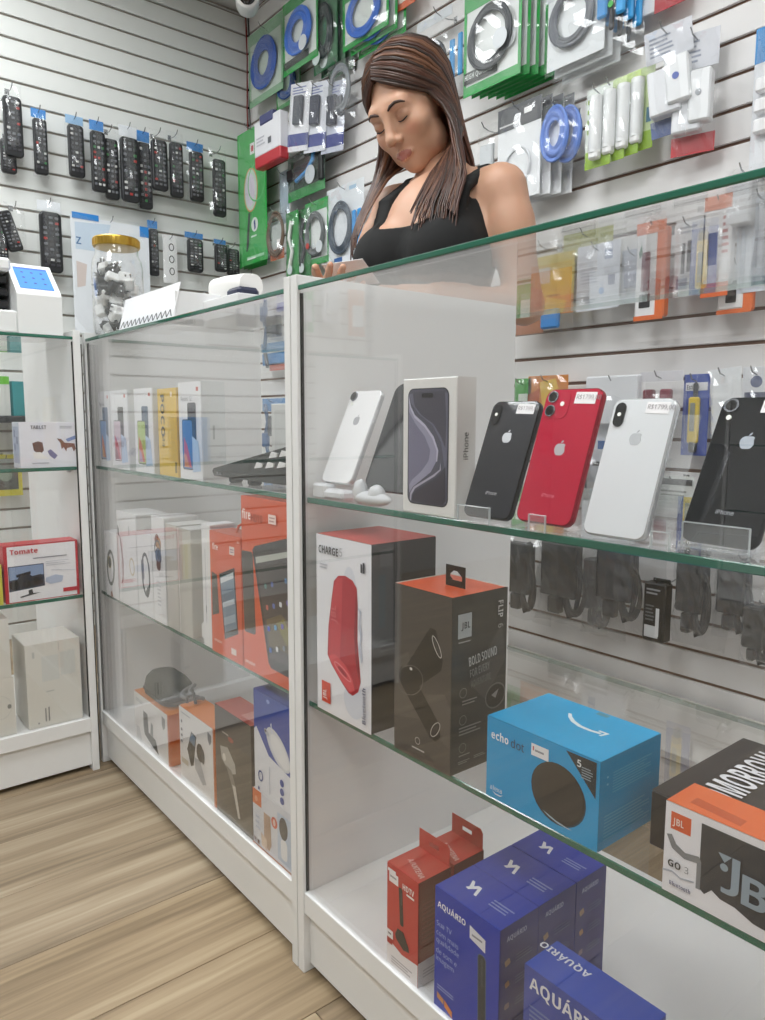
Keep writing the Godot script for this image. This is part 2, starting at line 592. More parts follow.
# phone: standing on its lower edge, back towards +z. w h in metres; at = lower left corner of the back face
func phone(label: String, at: Vector3, turn: float, tilt: float, w: float, h: float, o: Dictionary):
	var t := thing("smartphone" if o.cam != "none" else "tablet", label, "phone" if o.cam != "none" else "tablet")
	var xf := Transform3D(Basis(Vector3.UP, turn) * Basis(Vector3.RIGHT, -tilt), at)
	t.transform = xf
	var th := 0.0075
	var r := w * 0.145
	var cx := w * 0.5
	var cy := h * 0.5
	# metal band lofted with round shoulders
	var rings := []
	for q in [[0.0010, -th], [0.0003, -th + 0.0006], [0.0, -th + 0.002], [0.0, -0.002], [0.0003, -0.0007], [0.0011, -0.0001]]:
		var ring := PackedVector3Array()
		for p in rrect(w - q[0] * 2, h - q[0] * 2, r - q[0], 7): ring.append(Vector3(p.x + cx, p.y + cy, q[1]))
		rings.append(ring)
	var fb := MB.new()
	fb.loft(rings)
	part("frame", fb, mat("phone_band_" + o.band, o.band, 0.25, {"metal": o.get("metal", 0.7)}), t)
	var g := MB.new()
	g.extrude(shift(rrect(w - 0.0026, h - 0.0026, r - 0.0013, 7), Vector2(cx, cy)), -0.0008, 0.0002)
	part("back_glass", g, mat("phone_back_" + o.back, o.back, o.get("rough", 0.06), {"coat": 0.6}), t)
	var s := MB.new()
	s.extrude(shift(rrect(w - 0.003, h - 0.003, r - 0.0015, 7), Vector2(cx, cy)), -th - 0.0002, -th + 0.0004)
	part("screen", s, mat("phone_screen", "0b0b0d", 0.05), t)
	# buttons on the right edge
	for y in [0.68, 0.76]:
		part("side_button", bx(Vector3(w + 0.0002, h * y, -th * 0.5), Vector3(0.001, h * 0.06, 0.0024), 0.0004), mat("phone_band_" + o.band), t)
	# camera
	var dark := mat("lens_black", "101114", 0.08, {"coat": 0.8})
	var glassy := mat("lens_ring", "8d8f95", 0.2, {"metal": 0.8})
	var k: String = o.cam
	var cxl := w * 0.145
	if k == "pill":
		var pb := MB.new()
		pb.extrude(shift(rrect(w * 0.165, w * 0.36, w * 0.082, 6), Vector2(cxl + w * 0.01, h - w * 0.25)), 0.0, 0.0015)
		var bump := part("camera_bump", pb, dark, t)
		for y in [-0.105, 0.105]:
			var q := MB.new()
			q.tube([Vector3(cxl + w * 0.01, h - w * (0.25 + y), 0.0014), Vector3(cxl + w * 0.01, h - w * (0.25 + y), 0.0018)], w * 0.062, 18)
			part("lens", q, mat("lens_glass", "1d2026", 0.04, {"coat": 1.0}), bump)
		var fl := MB.new()
		fl.tube([Vector3(cxl + w * 0.01, h - w * 0.25, 0.0014), Vector3(cxl + w * 0.01, h - w * 0.25, 0.0019)], w * 0.03, 12)
		part("flash", fl, mat("flash", "fdfdf6", 0.2), bump)
	elif k != "none":
		var ys := [0.135] if k == "single" else [0.13, 0.34]
		var bump: Node3D = t
		if k == "square":
			var sb := MB.new()
			sb.extrude(shift(rrect(w * 0.42, w * 0.42, w * 0.11, 6), Vector2(w * 0.26, h - w * 0.245)), 0.0, 0.0008)
			bump = part("camera_bump", sb, mat("phone_back_" + o.back), t)
		for y in ys:
			var x: float = w * (0.155 if k == "single" else 0.165)
			var q := MB.new()
			q.tube([Vector3(x, h - w * y, 0.0002), Vector3(x, h - w * y, 0.0022)], w * (0.098 if k == "single" else 0.088), 22)
			var lr := part("lens_ring", q, glassy, bump)
			var q2 := MB.new()
			q2.tube([Vector3(x, h - w * y, 0.002), Vector3(x, h - w * y, 0.0026)], w * 0.072, 22)
			part("lens", q2, dark, lr if bump == t else bump)
		var f := MB.new()
		var fx: float = w * (0.16 if k == "single" else 0.35)
		var fy: float = h - w * (0.30 if k == "single" else 0.235)
		f.tube([Vector3(fx, fy, 0.0002), Vector3(fx, fy, 0.0012)], w * 0.035, 12)
		part("flash", f, mat("flash", "fdfdf6", 0.2), bump)
	var m := MB.new()
	fruit_mark(m, cx, h * o.get("mark_y", 0.675), w * 0.235, 0.0004, o.mark)
	part("maker_mark", m, mat("mark_" + o.mark, "ffffff", 0.18, {"vc": true, "metal": 0.35}), t)
	if o.has("word"):
		var l := MB.new()
		letters(l, "iPhone", cx, h * 0.19, w * 0.055, o.word, "regular", 0.0004, 1.0, 0.0, 1)
		part("lettering", l, mat("print_38", "ffffff", 0.38, {"vc": true}), t)
	if o.has("price"):
		price_tag(t, Transform3D(Basis(Vector3.BACK, -0.03), Vector3(w * 0.73, h - w * 0.15, 0.0004)), w * 0.36, w * 0.17, o.price)
	return t

# clear acrylic stand: base, leaning back plate and front lip
func stand(label: String, at: Vector3, w: float, tilt: float, lip_x: float, lip_w: float, lip_h: float, back := 0.6):
	var t := thing("phone_stand", label, "phone stand", at)
	var ac := mat("acrylic", "eef2f4", 0.02, {"alpha": 0.1})
	var edge := mat("acrylic_edge", "dfe6e8", 0.15, {"alpha": 0.55})
	part("base", bx(Vector3(0, 0.001, -0.022), Vector3(w, 0.002, 0.05), 0.0004), ac, t)
	var b := MB.new()
	b.T = Transform3D(Basis(Vector3.RIGHT, -tilt), Vector3(0, 0.002, -0.012))
	b.box(Vector3(0, 0.07 * back, -0.0015), Vector3(w * 0.8, 0.14 * back, 0.002), 0.0003)
	part("back_plate", b, ac, t)
	var l := part("lip", bx(Vector3(lip_x, lip_h * 0.5, 0.003), Vector3(lip_w, lip_h, 0.002), 0.0003), ac, t)
	var e := MB.new()
	e.box(Vector3(lip_x, lip_h, 0.003), Vector3(lip_w, 0.0009, 0.0022))
	for s in [-1, 1]: e.box(Vector3(lip_x + s * lip_w * 0.5, lip_h * 0.5, 0.003), Vector3(0.0009, lip_h, 0.0022))
	part("polished_edge", e, edge, l)

func blob(b: MB, c: Vector3, r: Vector3, sd: int, rough := 0.18):
	var f := FastNoiseLite.new()
	f.seed = sd
	f.frequency = 1.0
	var rings := []
	for i in 9:
		var ph := PI * (i + 0.02) / 8.04
		var ring := PackedVector3Array()
		for j in 14:
			var th := TAU * j / 14
			var d := Vector3(sin(ph) * cos(th), cos(ph), sin(ph) * sin(th))
			ring.append(c + d * r * (1.0 + rough * f.get_noise_3d(d.x * 2.2, d.y * 2.2, d.z * 2.2)))
		rings.append(ring)
	b.loft(rings)

func build_goods():
	var pr := mat("print_38", "ffffff", 0.38, {"vc": true})
	# --- upper shelf of the showcase with phones
	var y := S1
	phone("white smartphone with a single camera leaning at the left end of the upper shelf", Vector3(-0.8638, 0.7455, -0.588), 0.0, deg_to_rad(24), 0.0694, 0.1383, {"band": "e3e4e6", "back": "f2f2f3", "cam": "single", "mark": "c3c4c8", "metal": 0.3})
	phone("dark tablet leaning half hidden behind the white phone carton", Vector3(-0.783, 0.7400, -0.600), 0.0, deg_to_rad(23), 0.104, 0.152, {"band": "3a3a3e", "back": "2c2c30", "cam": "none", "mark": "6d6e74"})
	phone("black glossy smartphone with a pill shaped camera and white price sticker", Vector3(-0.5658, 0.7300, -0.569), deg_to_rad(1.5), deg_to_rad(22), 0.065, 0.1316, {"band": "2b2c30", "back": "33353b", "cam": "pill", "mark": "cfd2d6", "word": "c8c8cc", "price": "R$1399,00", "mark_y": 0.69})
	phone("red smartphone with two round cameras and white price sticker", Vector3(-0.4933, 0.7320, -0.571), deg_to_rad(-2), deg_to_rad(19), 0.0694, 0.1384, {"band": "a31230", "back": "c01c3e", "cam": "square", "mark": "d3cdd2", "word": "e08090", "price": "R$1799,00", "mark_y": 0.555})
	phone("white smartphone with a black pill shaped camera and white price sticker", Vector3(-0.4137, 0.7283, -0.572), deg_to_rad(-1), deg_to_rad(20), 0.065, 0.1316, {"band": "d5d7da", "back": "e4e7ea", "cam": "pill", "mark": "d3d6da", "price": "R$1799,00", "mark_y": 0.71})
	phone("black smartphone with a single camera at the right edge of the upper shelf", Vector3(-0.3401, 0.7285, -0.612), deg_to_rad(-4), deg_to_rad(26), 0.0694, 0.1383, {"band": "26272b", "back": "16191f", "cam": "single", "mark": "b9c1cc", "word": "a5a8ae", "price": "R$1599,00", "mark_y": 0.69})
	stand("clear acrylic stand under the black phone with the pill camera", Vector3(-0.533, y, -0.5685), 0.062, deg_to_rad(22), -0.012, 0.046, 0.018)
	stand("clear acrylic stand with a narrow lip holding the red phone", Vector3(-0.459, y, -0.571), 0.05, deg_to_rad(19), -0.003, 0.020, 0.017)
	stand("clear acrylic stand wider than the white phone it holds", Vector3(-0.362, y, -0.572), 0.075, deg_to_rad(20), 0.030, 0.017, 0.016, 0.85)
	stand("clear acrylic stand with a wide lip holding the black phone at the right", Vector3(-0.303, y, -0.607), 0.066, deg_to_rad(26), 0.0, 0.058, 0.022)
	var wm := mat("frosted", "eef0f2", 0.35, {"alpha": 0.82})
	var t := thing("putty_stand", "frosted white lump stand under the white phone at the left end", "phone stand", Vector3(-0.835, y, -0.592))
	var b := MB.new()
	b.box(Vector3(-0.016, 0.010, 0.006), Vector3(0.03, 0.021, 0.022), 0.003)
	b.box(Vector3(0.016, 0.007, 0.004), Vector3(0.045, 0.014, 0.024), 0.004)
	part("block", b, wm, t)
	t = thing("putty_stand", "frosted white lump stand with two knobs beside the white phone carton", "phone stand", Vector3(-0.742, y, -0.582))
	b = MB.new()
	blob(b, Vector3(0.004, 0.0085, 0), Vector3(0.036, 0.0095, 0.012), 4, 0.1)
	part("base", b, wm, t)
	for q in [[-0.022, 0.016, 0.009, 0.016], [0.012, 0.014, 0.013, 0.013]]:
		b = MB.new()
		blob(b, Vector3(q[0], q[1], 0.0), Vector3(q[2], q[3], 0.010), 8)
		part("knob", b, wm, t)
	carton("phone_carton", "white phone carton with a dark phone and curved wave picture on the front", Vector3(-0.6235, y, -0.5875), Vector3(0.089, 0.155, 0.031), 0.0, {
		"base": "efeeec",
		"F": [["rr", 0.49, 0.5, 0.44, 0.855, 0.06, 0.0, "23232b"], ["rr", 0.49, 0.5, 0.425, 0.84, 0.053, 0.0, "565566"],
			["p", "6d6c80", [0.13, 0.11, 0.50, 0.10, 0.85, 0.11, 0.85, 0.9, 0.72, 0.9, 0.80, 0.62, 0.74, 0.46, 0.58, 0.34, 0.32, 0.26, 0.17, 0.18]],
			["p", "4c4b58", [0.20, 0.10, 0.80, 0.10, 0.83, 0.3, 0.82, 0.5, 0.74, 0.42, 0.60, 0.33, 0.38, 0.27, 0.24, 0.2]],
			["p", "a19eb6", [0.13, 0.13, 0.17, 0.22, 0.26, 0.28, 0.45, 0.35, 0.60, 0.43, 0.68, 0.52, 0.66, 0.60, 0.56, 0.68, 0.36, 0.75, 0.22, 0.80, 0.15, 0.85, 0.13, 0.7]],
			["p", "7d7b92", [0.13, 0.24, 0.26, 0.33, 0.44, 0.42, 0.55, 0.52, 0.52, 0.60, 0.38, 0.68, 0.2, 0.75, 0.13, 0.8]],
			["p", "c9c6da", [0.13, 0.12, 0.17, 0.20, 0.25, 0.265, 0.45, 0.335, 0.61, 0.42, 0.70, 0.52, 0.68, 0.6, 0.66, 0.6, 0.665, 0.52, 0.585, 0.435, 0.44, 0.355, 0.24, 0.285, 0.16, 0.22, 0.13, 0.15]],
			["p", "b9b4c6", [0.74, 0.6, 0.73, 0.655, 0.60, 0.70, 0.40, 0.755, 0.24, 0.80, 0.17, 0.85, 0.165, 0.895, 0.19, 0.91, 0.2, 0.86, 0.27, 0.81, 0.43, 0.765, 0.63, 0.71, 0.75, 0.66]],
			["p", "3e3a46", [0.21, 0.9, 0.23, 0.86, 0.30, 0.82, 0.46, 0.775, 0.66, 0.72, 0.77, 0.67, 0.83, 0.63, 0.84, 0.88, 0.78, 0.91, 0.5, 0.915]],
			["rr", 0.49, 0.125, 0.125, 0.032, 0.016, 0.0, "15151a"]],
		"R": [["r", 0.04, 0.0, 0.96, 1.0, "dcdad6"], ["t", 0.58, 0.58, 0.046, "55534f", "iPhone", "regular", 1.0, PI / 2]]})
	# --- lower shelf of the same showcase
	y = S2
	carton("speaker_carton", "white and black speaker carton with a tall red loudspeaker on the front", Vector3(-0.7835, y, -0.6235), Vector3(0.123, 0.249, 0.111), 0.0, {
		"base": "33302f",
		"F": [["r", 0.0, 0.0, 1.0, 1.0, "efeff4"], ["e", 0.62, 0.36, 0.075, 0.22, "dfe1ea"], ["e", 0.7, 0.86, 0.09, 0.10, "d5d8e2"],
			["p", "b3242f", [0.34, 0.24, 0.42, 0.205, 0.55, 0.195, 0.68, 0.21, 0.755, 0.245, 0.77, 0.33, 0.765, 0.52, 0.80, 0.655, 0.82, 0.74, 0.78, 0.80, 0.68, 0.835, 0.60, 0.83, 0.48, 0.79, 0.28, 0.71, 0.21, 0.665, 0.23, 0.5, 0.30, 0.33]],
			["p", "c63842", [0.33, 0.28, 0.40, 0.22, 0.50, 0.21, 0.48, 0.45, 0.45, 0.66, 0.32, 0.665, 0.24, 0.65, 0.26, 0.5]],
			["p", "8e1a26", [0.74, 0.26, 0.765, 0.34, 0.755, 0.52, 0.79, 0.66, 0.80, 0.74, 0.74, 0.66, 0.71, 0.5]],
			["p", "d8454c", [0.24, 0.665, 0.36, 0.645, 0.56, 0.685, 0.68, 0.745, 0.72, 0.80, 0.64, 0.825, 0.46, 0.775, 0.28, 0.70]],
			["o", 0.50, 0.725, 0.085, 0.024, 0.008, "e8878a", -0.42], ["e", 0.5, 0.725, 0.045, 0.011, "9f1f2b", -0.42],
			["r", 0.10, 0.825, 0.27, 0.945, "d9492c"],
			["p", "c2c8d6", [0.78, 0.34, 0.81, 0.38, 0.79, 0.45, 0.82, 0.5, 0.79, 0.56, 0.84, 0.64, 0.86, 0.62, 0.83, 0.55, 0.85, 0.48, 0.82, 0.42, 0.84, 0.36]],
			["l", 0.08, 0.155, 0.25, 0.19, 2, "c4c4cb"],
			["r", 0.83, 0.11, 0.86, 0.155, "4a4a50"], ["r", 0.87, 0.10, 0.90, 0.155, "4a4a50"],
			["t", 0.07, 0.10, 0.042, "23252a", "CHARGE", "bold", 0.82], ["t", 0.47, 0.095, 0.042, "9c9da2", "5", "regular", 0.9],
			["t", 0.43, 0.47, 0.05, "d9666b", "JBL", "bold", 0.9, PI / 2], ["t", 0.225, 0.925, 0.033, "f6e9e4", "JBL", "bold", 0.8, PI / 2],
			["t", 0.93, 0.955, 0.03, "4c5170", "Bluetooth", "bold", 1.0, PI / 2]],
		"T": [["r", 0.0, 0.0, 1.0, 1.0, "c9493f"]],
		"R": [["r", 0.12, 0.03, 0.30, 0.12, "47494b"], ["l", 0.12, 0.5, 0.4, 0.58, 3, "4c4a4a"], ["r", 0.1, 0.16, 0.2, 0.44, "26343c"]]})
	var fl := carton("speaker_carton", "charcoal speaker carton with an orange top and a black hanging tab", Vector3(-0.6275, y, -0.6145), Vector3(0.099, 0.2085, 0.091), 0.0, {
		"base": "3a3837",
		"F": [["r", 0.0, 0.0, 1.0, 1.0, "4a4644"], ["p", "57524f", [0.0, 0.45, 0.25, 0.38, 0.5, 0.6, 0.9, 0.55, 1.0, 0.62, 1.0, 0.85, 0.5, 0.75, 0.0, 0.8]],
			["p", "1b1b1c", [0.24, 0.46, 0.64, 0.20, 0.74, 0.20, 0.86, 0.36, 0.84, 0.42, 0.46, 0.56, 0.33, 0.55, 0.24, 0.50]],
			["o", 0.76, 0.295, 0.066, 0.022, 0.005, "d9d6d4", -1.02], ["e", 0.76, 0.295, 0.05, 0.013, "3c3b3b", -1.02],
			["p", "161617", [0.08, 0.52, 0.13, 0.485, 0.25, 0.475, 0.34, 0.50, 0.82, 0.73, 0.84, 0.80, 0.76, 0.84, 0.66, 0.83, 0.16, 0.60, 0.09, 0.56]],
			["o", 0.755, 0.77, 0.058, 0.026, 0.005, "bdbab7", 0.96], ["e", 0.755, 0.77, 0.04, 0.014, "2a2a2b", 0.96],
			["o", 0.30, 0.545, 0.12, 0.085, 0.004, "6e6a68", 0.5],
			["e", 0.32, 0.475, 0.012, 0.009, "e8e6e2"],
			["o", 0.45, 0.885, 0.022, 0.022, 0.004, "b5b0ac"], ["l", 0.35, 0.925, 0.6, 0.945, 1, "b5b0ac"], ["l", 0.1, 0.955, 0.85, 0.98, 2, "524d4a"]],
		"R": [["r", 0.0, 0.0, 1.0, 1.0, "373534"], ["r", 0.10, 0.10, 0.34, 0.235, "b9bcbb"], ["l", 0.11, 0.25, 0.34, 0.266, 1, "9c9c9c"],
			["p", "4a4846", [0.30, 0.5, 0.9, 0.2, 0.98, 0.42, 0.6, 0.62]],
			["o", 0.80, 0.62, 0.085, 0.075, 0.008, "6a6866", 0.2], ["e", 0.8, 0.62, 0.075, 0.062, "1d1d1e", 0.2], ["p", "8e8d8b", [0.72, 0.61, 0.86, 0.585, 0.80, 0.635]],
			["o", 0.20, 0.545, 0.028, 0.028, 0.003, "8d8a87"], ["o", 0.20, 0.70, 0.028, 0.028, 0.003, "8d8a87"], ["o", 0.20, 0.86, 0.028, 0.028, 0.003, "8d8a87"],
			["l", 0.18, 0.585, 0.45, 0.62, 2, "8d8a87"], ["l", 0.13, 0.735, 0.55, 0.79, 3, "8d8a87"], ["l", 0.13, 0.895, 0.34, 0.91, 1, "8d8a87"], ["l", 0.12, 0.93, 0.34, 0.952, 2, "8d8a87"], ["l", 0.40, 0.925, 0.62, 0.945, 2, "8d8a87"],
			["t", 0.135, 0.19, 0.036, "3a3c3c", "JBL", "bold", 0.85],
			["t", 0.80, 0.065, 0.04, "c9c7c4", "FLIP", "bold", 0.9, -PI / 2], ["t", 0.80, 0.20, 0.04, "a3a19f", "6", "regular", 0.9, -PI / 2],
			["t", 0.28, 0.40, 0.052, "b9b7b3", "BOLD SOUND", "bold", 0.5, 0.12], ["t", 0.30, 0.465, 0.045, "85837f", "FOR EVERY", "bold", 0.5, 0.12], ["t", 0.32, 0.525, 0.04, "6d6b68", "ADVENTURE", "bold", 0.5, 0.12]],
		"T": [["r", 0.0, 0.0, 1.0, 1.0, "e2603a"], ["r", 0.0, 0.0, 1.0, 0.05, "d8cfc6"], ["r", 0.0, 0.0, 0.04, 1.0, "cfc6bd"]]})
	b = MB.new()
	b.T = Transform3D(Basis(), Vector3(0.012, 0.2085, 0.004))
	for q in [[0, 0.004, 0.032, 0.008], [0, 0.0225, 0.032, 0.006], [-0.0135, 0.013, 0.005, 0.016], [0.0135, 0.013, 0.005, 0.016]]:
		b.box(Vector3(q[0], q[1], 0), Vector3(q[2], q[3], 0.001))
	b.extrude(PackedVector2Array([Vector2(-0.011, 0.008), Vector2(-0.011, 0.0195), Vector2(-0.0085, 0.0195), Vector2(-0.0095, 0.012), Vector2(-0.005, 0.0085)]), -0.0005, 0.0005)
	b.extrude(PackedVector2Array([Vector2(-0.011, 0.0195), Vector2(-0.003, 0.0195), Vector2(-0.011, 0.0135)]), -0.0005, 0.0005)
	b.extrude(PackedVector2Array([Vector2(0.011, 0.0195), Vector2(0.003, 0.0195), Vector2(0.011, 0.0135)]), -0.0005, 0.0005)
	part("hanging_tab", b, mat("tab_black", "262424", 0.5), fl)
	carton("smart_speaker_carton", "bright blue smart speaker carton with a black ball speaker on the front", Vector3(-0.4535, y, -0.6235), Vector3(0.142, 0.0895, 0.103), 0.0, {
		"base": "2796bd",
		"F": [["r", 0.0, 0.0, 1.0, 1.0, "189fd8"], ["e", 0.67, 0.575, 0.37, 0.345, "0f3f58"], ["e", 0.665, 0.56, 0.365, 0.345, "2d2a2a"], ["e", 0.66, 0.545, 0.345, 0.32, "3a3635"],
			["p", "a5bccb", [0.54, 0.825, 0.60, 0.87, 0.68, 0.90, 0.77, 0.905, 0.80, 0.895, 0.75, 0.892, 0.66, 0.875, 0.59, 0.845]],
			["p", "26303a", [0.73, 0.02, 0.975, 0.02, 0.975, 0.42]], ["l", 0.86, 0.12, 0.95, 0.26, 5, "93a2ad"],
			["r", 0.43, 0.10, 0.585, 0.24, "efeff2"], ["r", 0.445, 0.13, 0.455, 0.18, "c94848"], ["l", 0.465, 0.15, 0.57, 0.2, 1, "9d9aa2"],
			["p", "e7f3fa", [0.065, 0.90, 0.10, 0.935, 0.15, 0.935, 0.18, 0.90, 0.15, 0.92, 0.10, 0.92]],
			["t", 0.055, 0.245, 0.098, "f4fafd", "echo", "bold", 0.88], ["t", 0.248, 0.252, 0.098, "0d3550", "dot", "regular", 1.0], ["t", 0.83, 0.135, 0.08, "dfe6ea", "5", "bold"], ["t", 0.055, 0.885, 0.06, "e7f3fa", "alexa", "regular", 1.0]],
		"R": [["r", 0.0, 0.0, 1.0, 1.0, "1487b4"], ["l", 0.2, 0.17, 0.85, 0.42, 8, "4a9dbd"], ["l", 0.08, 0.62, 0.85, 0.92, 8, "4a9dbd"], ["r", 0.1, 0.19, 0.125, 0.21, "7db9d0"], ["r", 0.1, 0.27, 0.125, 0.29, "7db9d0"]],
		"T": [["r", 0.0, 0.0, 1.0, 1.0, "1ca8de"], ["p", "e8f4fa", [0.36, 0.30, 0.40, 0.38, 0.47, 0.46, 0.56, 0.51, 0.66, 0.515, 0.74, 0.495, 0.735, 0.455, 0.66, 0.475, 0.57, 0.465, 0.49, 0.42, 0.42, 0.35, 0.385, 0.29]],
			["p", "e8f4fa", [0.70, 0.42, 0.785, 0.42, 0.765, 0.53, 0.745, 0.53, 0.758, 0.45, 0.70, 0.45]], ["r", 0.50, 0.03, 0.60, 0.10, "4f93ab"]]})
	carton("speaker_carton", "white and orange speaker carton with a black grille and big grey letters", Vector3(-0.24, y, -0.594), Vector3(0.15, 0.0815, 0.047), 0.0, {
		"base": "efeef0",
		"F": [["r", 0.0, 0.0, 1.0, 1.0, "efeef3"], ["r", 0.035, 0.09, 0.155, 0.28, "e2643a"],
			["p", "3b3f46", [0.215, 0.08, 1.0, 0.08, 1.0, 0.985, 0.86, 0.95, 0.74, 0.93, 0.62, 0.88, 0.52, 0.87, 0.42, 0.80, 0.34, 0.79, 0.29, 0.74, 0.25, 0.82, 0.215, 0.78]],
			["p", "85878b", [0.015, 0.36, 0.045, 0.34, 0.075, 0.43, 0.13, 0.48, 0.21, 0.45, 0.225, 0.5, 0.225, 0.80, 0.20, 0.80, 0.20, 0.53, 0.125, 0.55, 0.05, 0.49]],
			["p", "9aa9b6", [0.315, 0.30, 0.39, 0.30, 0.352, 0.385]], ["e", 0.352, 0.435, 0.04, 0.04, "9aa9b6"], ["p", "b8bcc8", [0.0, 0.76, 0.06, 0.735, 0.11, 0.77, 0.19, 0.74, 0.19, 0.755, 0.11, 0.79, 0.06, 0.755, 0.0, 0.78]],
			["t", 0.05, 0.24, 0.075, "f8e4da", "JBL", "bold", 0.75], ["t", 0.035, 0.69, 0.075, "26282c", "GO", "bold", 1.0], ["t", 0.135, 0.69, 0.07, "8a8c90", "3", "regular", 1.0],
			["t", 0.05, 0.89, 0.045, "55597e", "Bluetooth", "bold", 0.8], ["t", 0.345, 0.69, 0.31, "9aa9b6", "J", "bold", 1.2], ["t", 0.455, 0.71, 0.31, "9aa9b6", "BL", "bold", 1.15]],
		"T": [["r", 0.0, 0.0, 1.0, 1.0, "e5703f"], ["p", "c85b33", [0.1, 0.5, 0.4, 0.6, 0.4, 0.85, 0.1, 0.75]]]})
	carton("speaker_carton", "flat black carton with slanted white letters lying behind the orange speaker carton", Vector3(-0.255, y, -0.716), Vector3(0.21, 0.055, 0.185), 0.0, {
		"base": "2b292b",
		"T": [["r", 0.0, 0.0, 1.0, 1.0, "2f2c2e"], ["p", "e9ebec", [0.42, 0.50, 0.86, 0.50, 0.86, 0.82, 0.42, 0.82]], ["l", 0.5, 0.56, 0.8, 0.76, 3, "b9bcbd"],
			["t", 0.30, 0.93, 0.19, "d9d9dc", "TOMORROW", "bold", 0.52, PI / 2]]})
	# --- deck of the same showcase
	y = S0
	var rn := 0
	for z in [-0.5935, -0.6535]:
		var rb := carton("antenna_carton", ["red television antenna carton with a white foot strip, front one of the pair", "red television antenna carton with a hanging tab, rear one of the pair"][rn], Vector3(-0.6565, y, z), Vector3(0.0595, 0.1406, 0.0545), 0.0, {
			"base": "b8332f",
			"F": [["r", 0.0, 0.0, 1.0, 1.0, "c23c36"], ["p", "e9e4e6", [0.0, 0.74, 0.5, 0.80, 1.0, 0.775, 1.0, 1.0, 0.0, 1.0]], ["l", 0.15, 0.88, 0.85, 0.96, 3, "b2adb0"],
				["rr", 0.47, 0.34, 0.05, 0.36, 0.02, 0.06, "332f2e"], ["p", "2d2a29", [0.36, 0.57, 0.55, 0.57, 0.72, 0.68, 0.74, 0.72, 0.55, 0.74, 0.30, 0.68, 0.28, 0.64]], ["rr", 0.48, 0.26, 0.012, 0.12, 0.005, 0.06, "5b5653"],
				["r", 0.08, 0.07, 0.38, 0.165, "efe9ea"], ["r", 0.04, 0.04, 0.30, 0.07, "efe9ea"], ["l", 0.12, 0.09, 0.34, 0.13, 1, "a8a2a5"], ["r", 0.02, 0.64, 0.22, 0.72, "efe9ea"], ["l", 0.06, 0.66, 0.18, 0.7, 1, "8b8585"], ["r", 0.03, 0.725, 0.20, 0.775, "b0241f"],
				["t", 0.55, 0.145, 0.055, "f3ece9", "HDTV", "bold", 0.8], ["r", 0.66, 0.165, 0.9, 0.185, "f3ece9"]],
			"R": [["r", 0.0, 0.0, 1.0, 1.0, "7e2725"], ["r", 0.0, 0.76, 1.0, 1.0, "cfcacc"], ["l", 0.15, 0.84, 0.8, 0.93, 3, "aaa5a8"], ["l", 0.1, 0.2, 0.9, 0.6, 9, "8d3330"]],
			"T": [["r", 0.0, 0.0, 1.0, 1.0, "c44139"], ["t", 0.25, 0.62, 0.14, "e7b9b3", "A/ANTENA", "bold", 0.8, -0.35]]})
		b = MB.new()
		b.T = Transform3D(Basis(), Vector3(0, 0.1406, -0.0265))
		var tw := 0.0285
		b.hue("c23c36")
		b.extrude(PackedVector2Array([Vector2(-tw, 0), Vector2(tw, 0), Vector2(tw, 0.011), Vector2(-tw, 0.011)]), -0.0004, 0.0004)
		b.extrude(PackedVector2Array([Vector2(-tw, 0.011), Vector2(-0.009, 0.011), Vector2(-0.009, 0.017), Vector2(-tw, 0.017)]), -0.0004, 0.0004)
		b.extrude(PackedVector2Array([Vector2(0.009, 0.011), Vector2(tw, 0.011), Vector2(tw, 0.017), Vector2(0.009, 0.017)]), -0.0004, 0.0004)
		b.extrude(PackedVector2Array([Vector2(-tw, 0.017), Vector2(tw, 0.017), Vector2(tw, 0.022), Vector2(tw - 0.004, 0.027), Vector2(-tw, 0.027)]), -0.0004, 0.0004)
		part("hanging_tab", b, pr, rb)
		rn += 1
	var an := 0
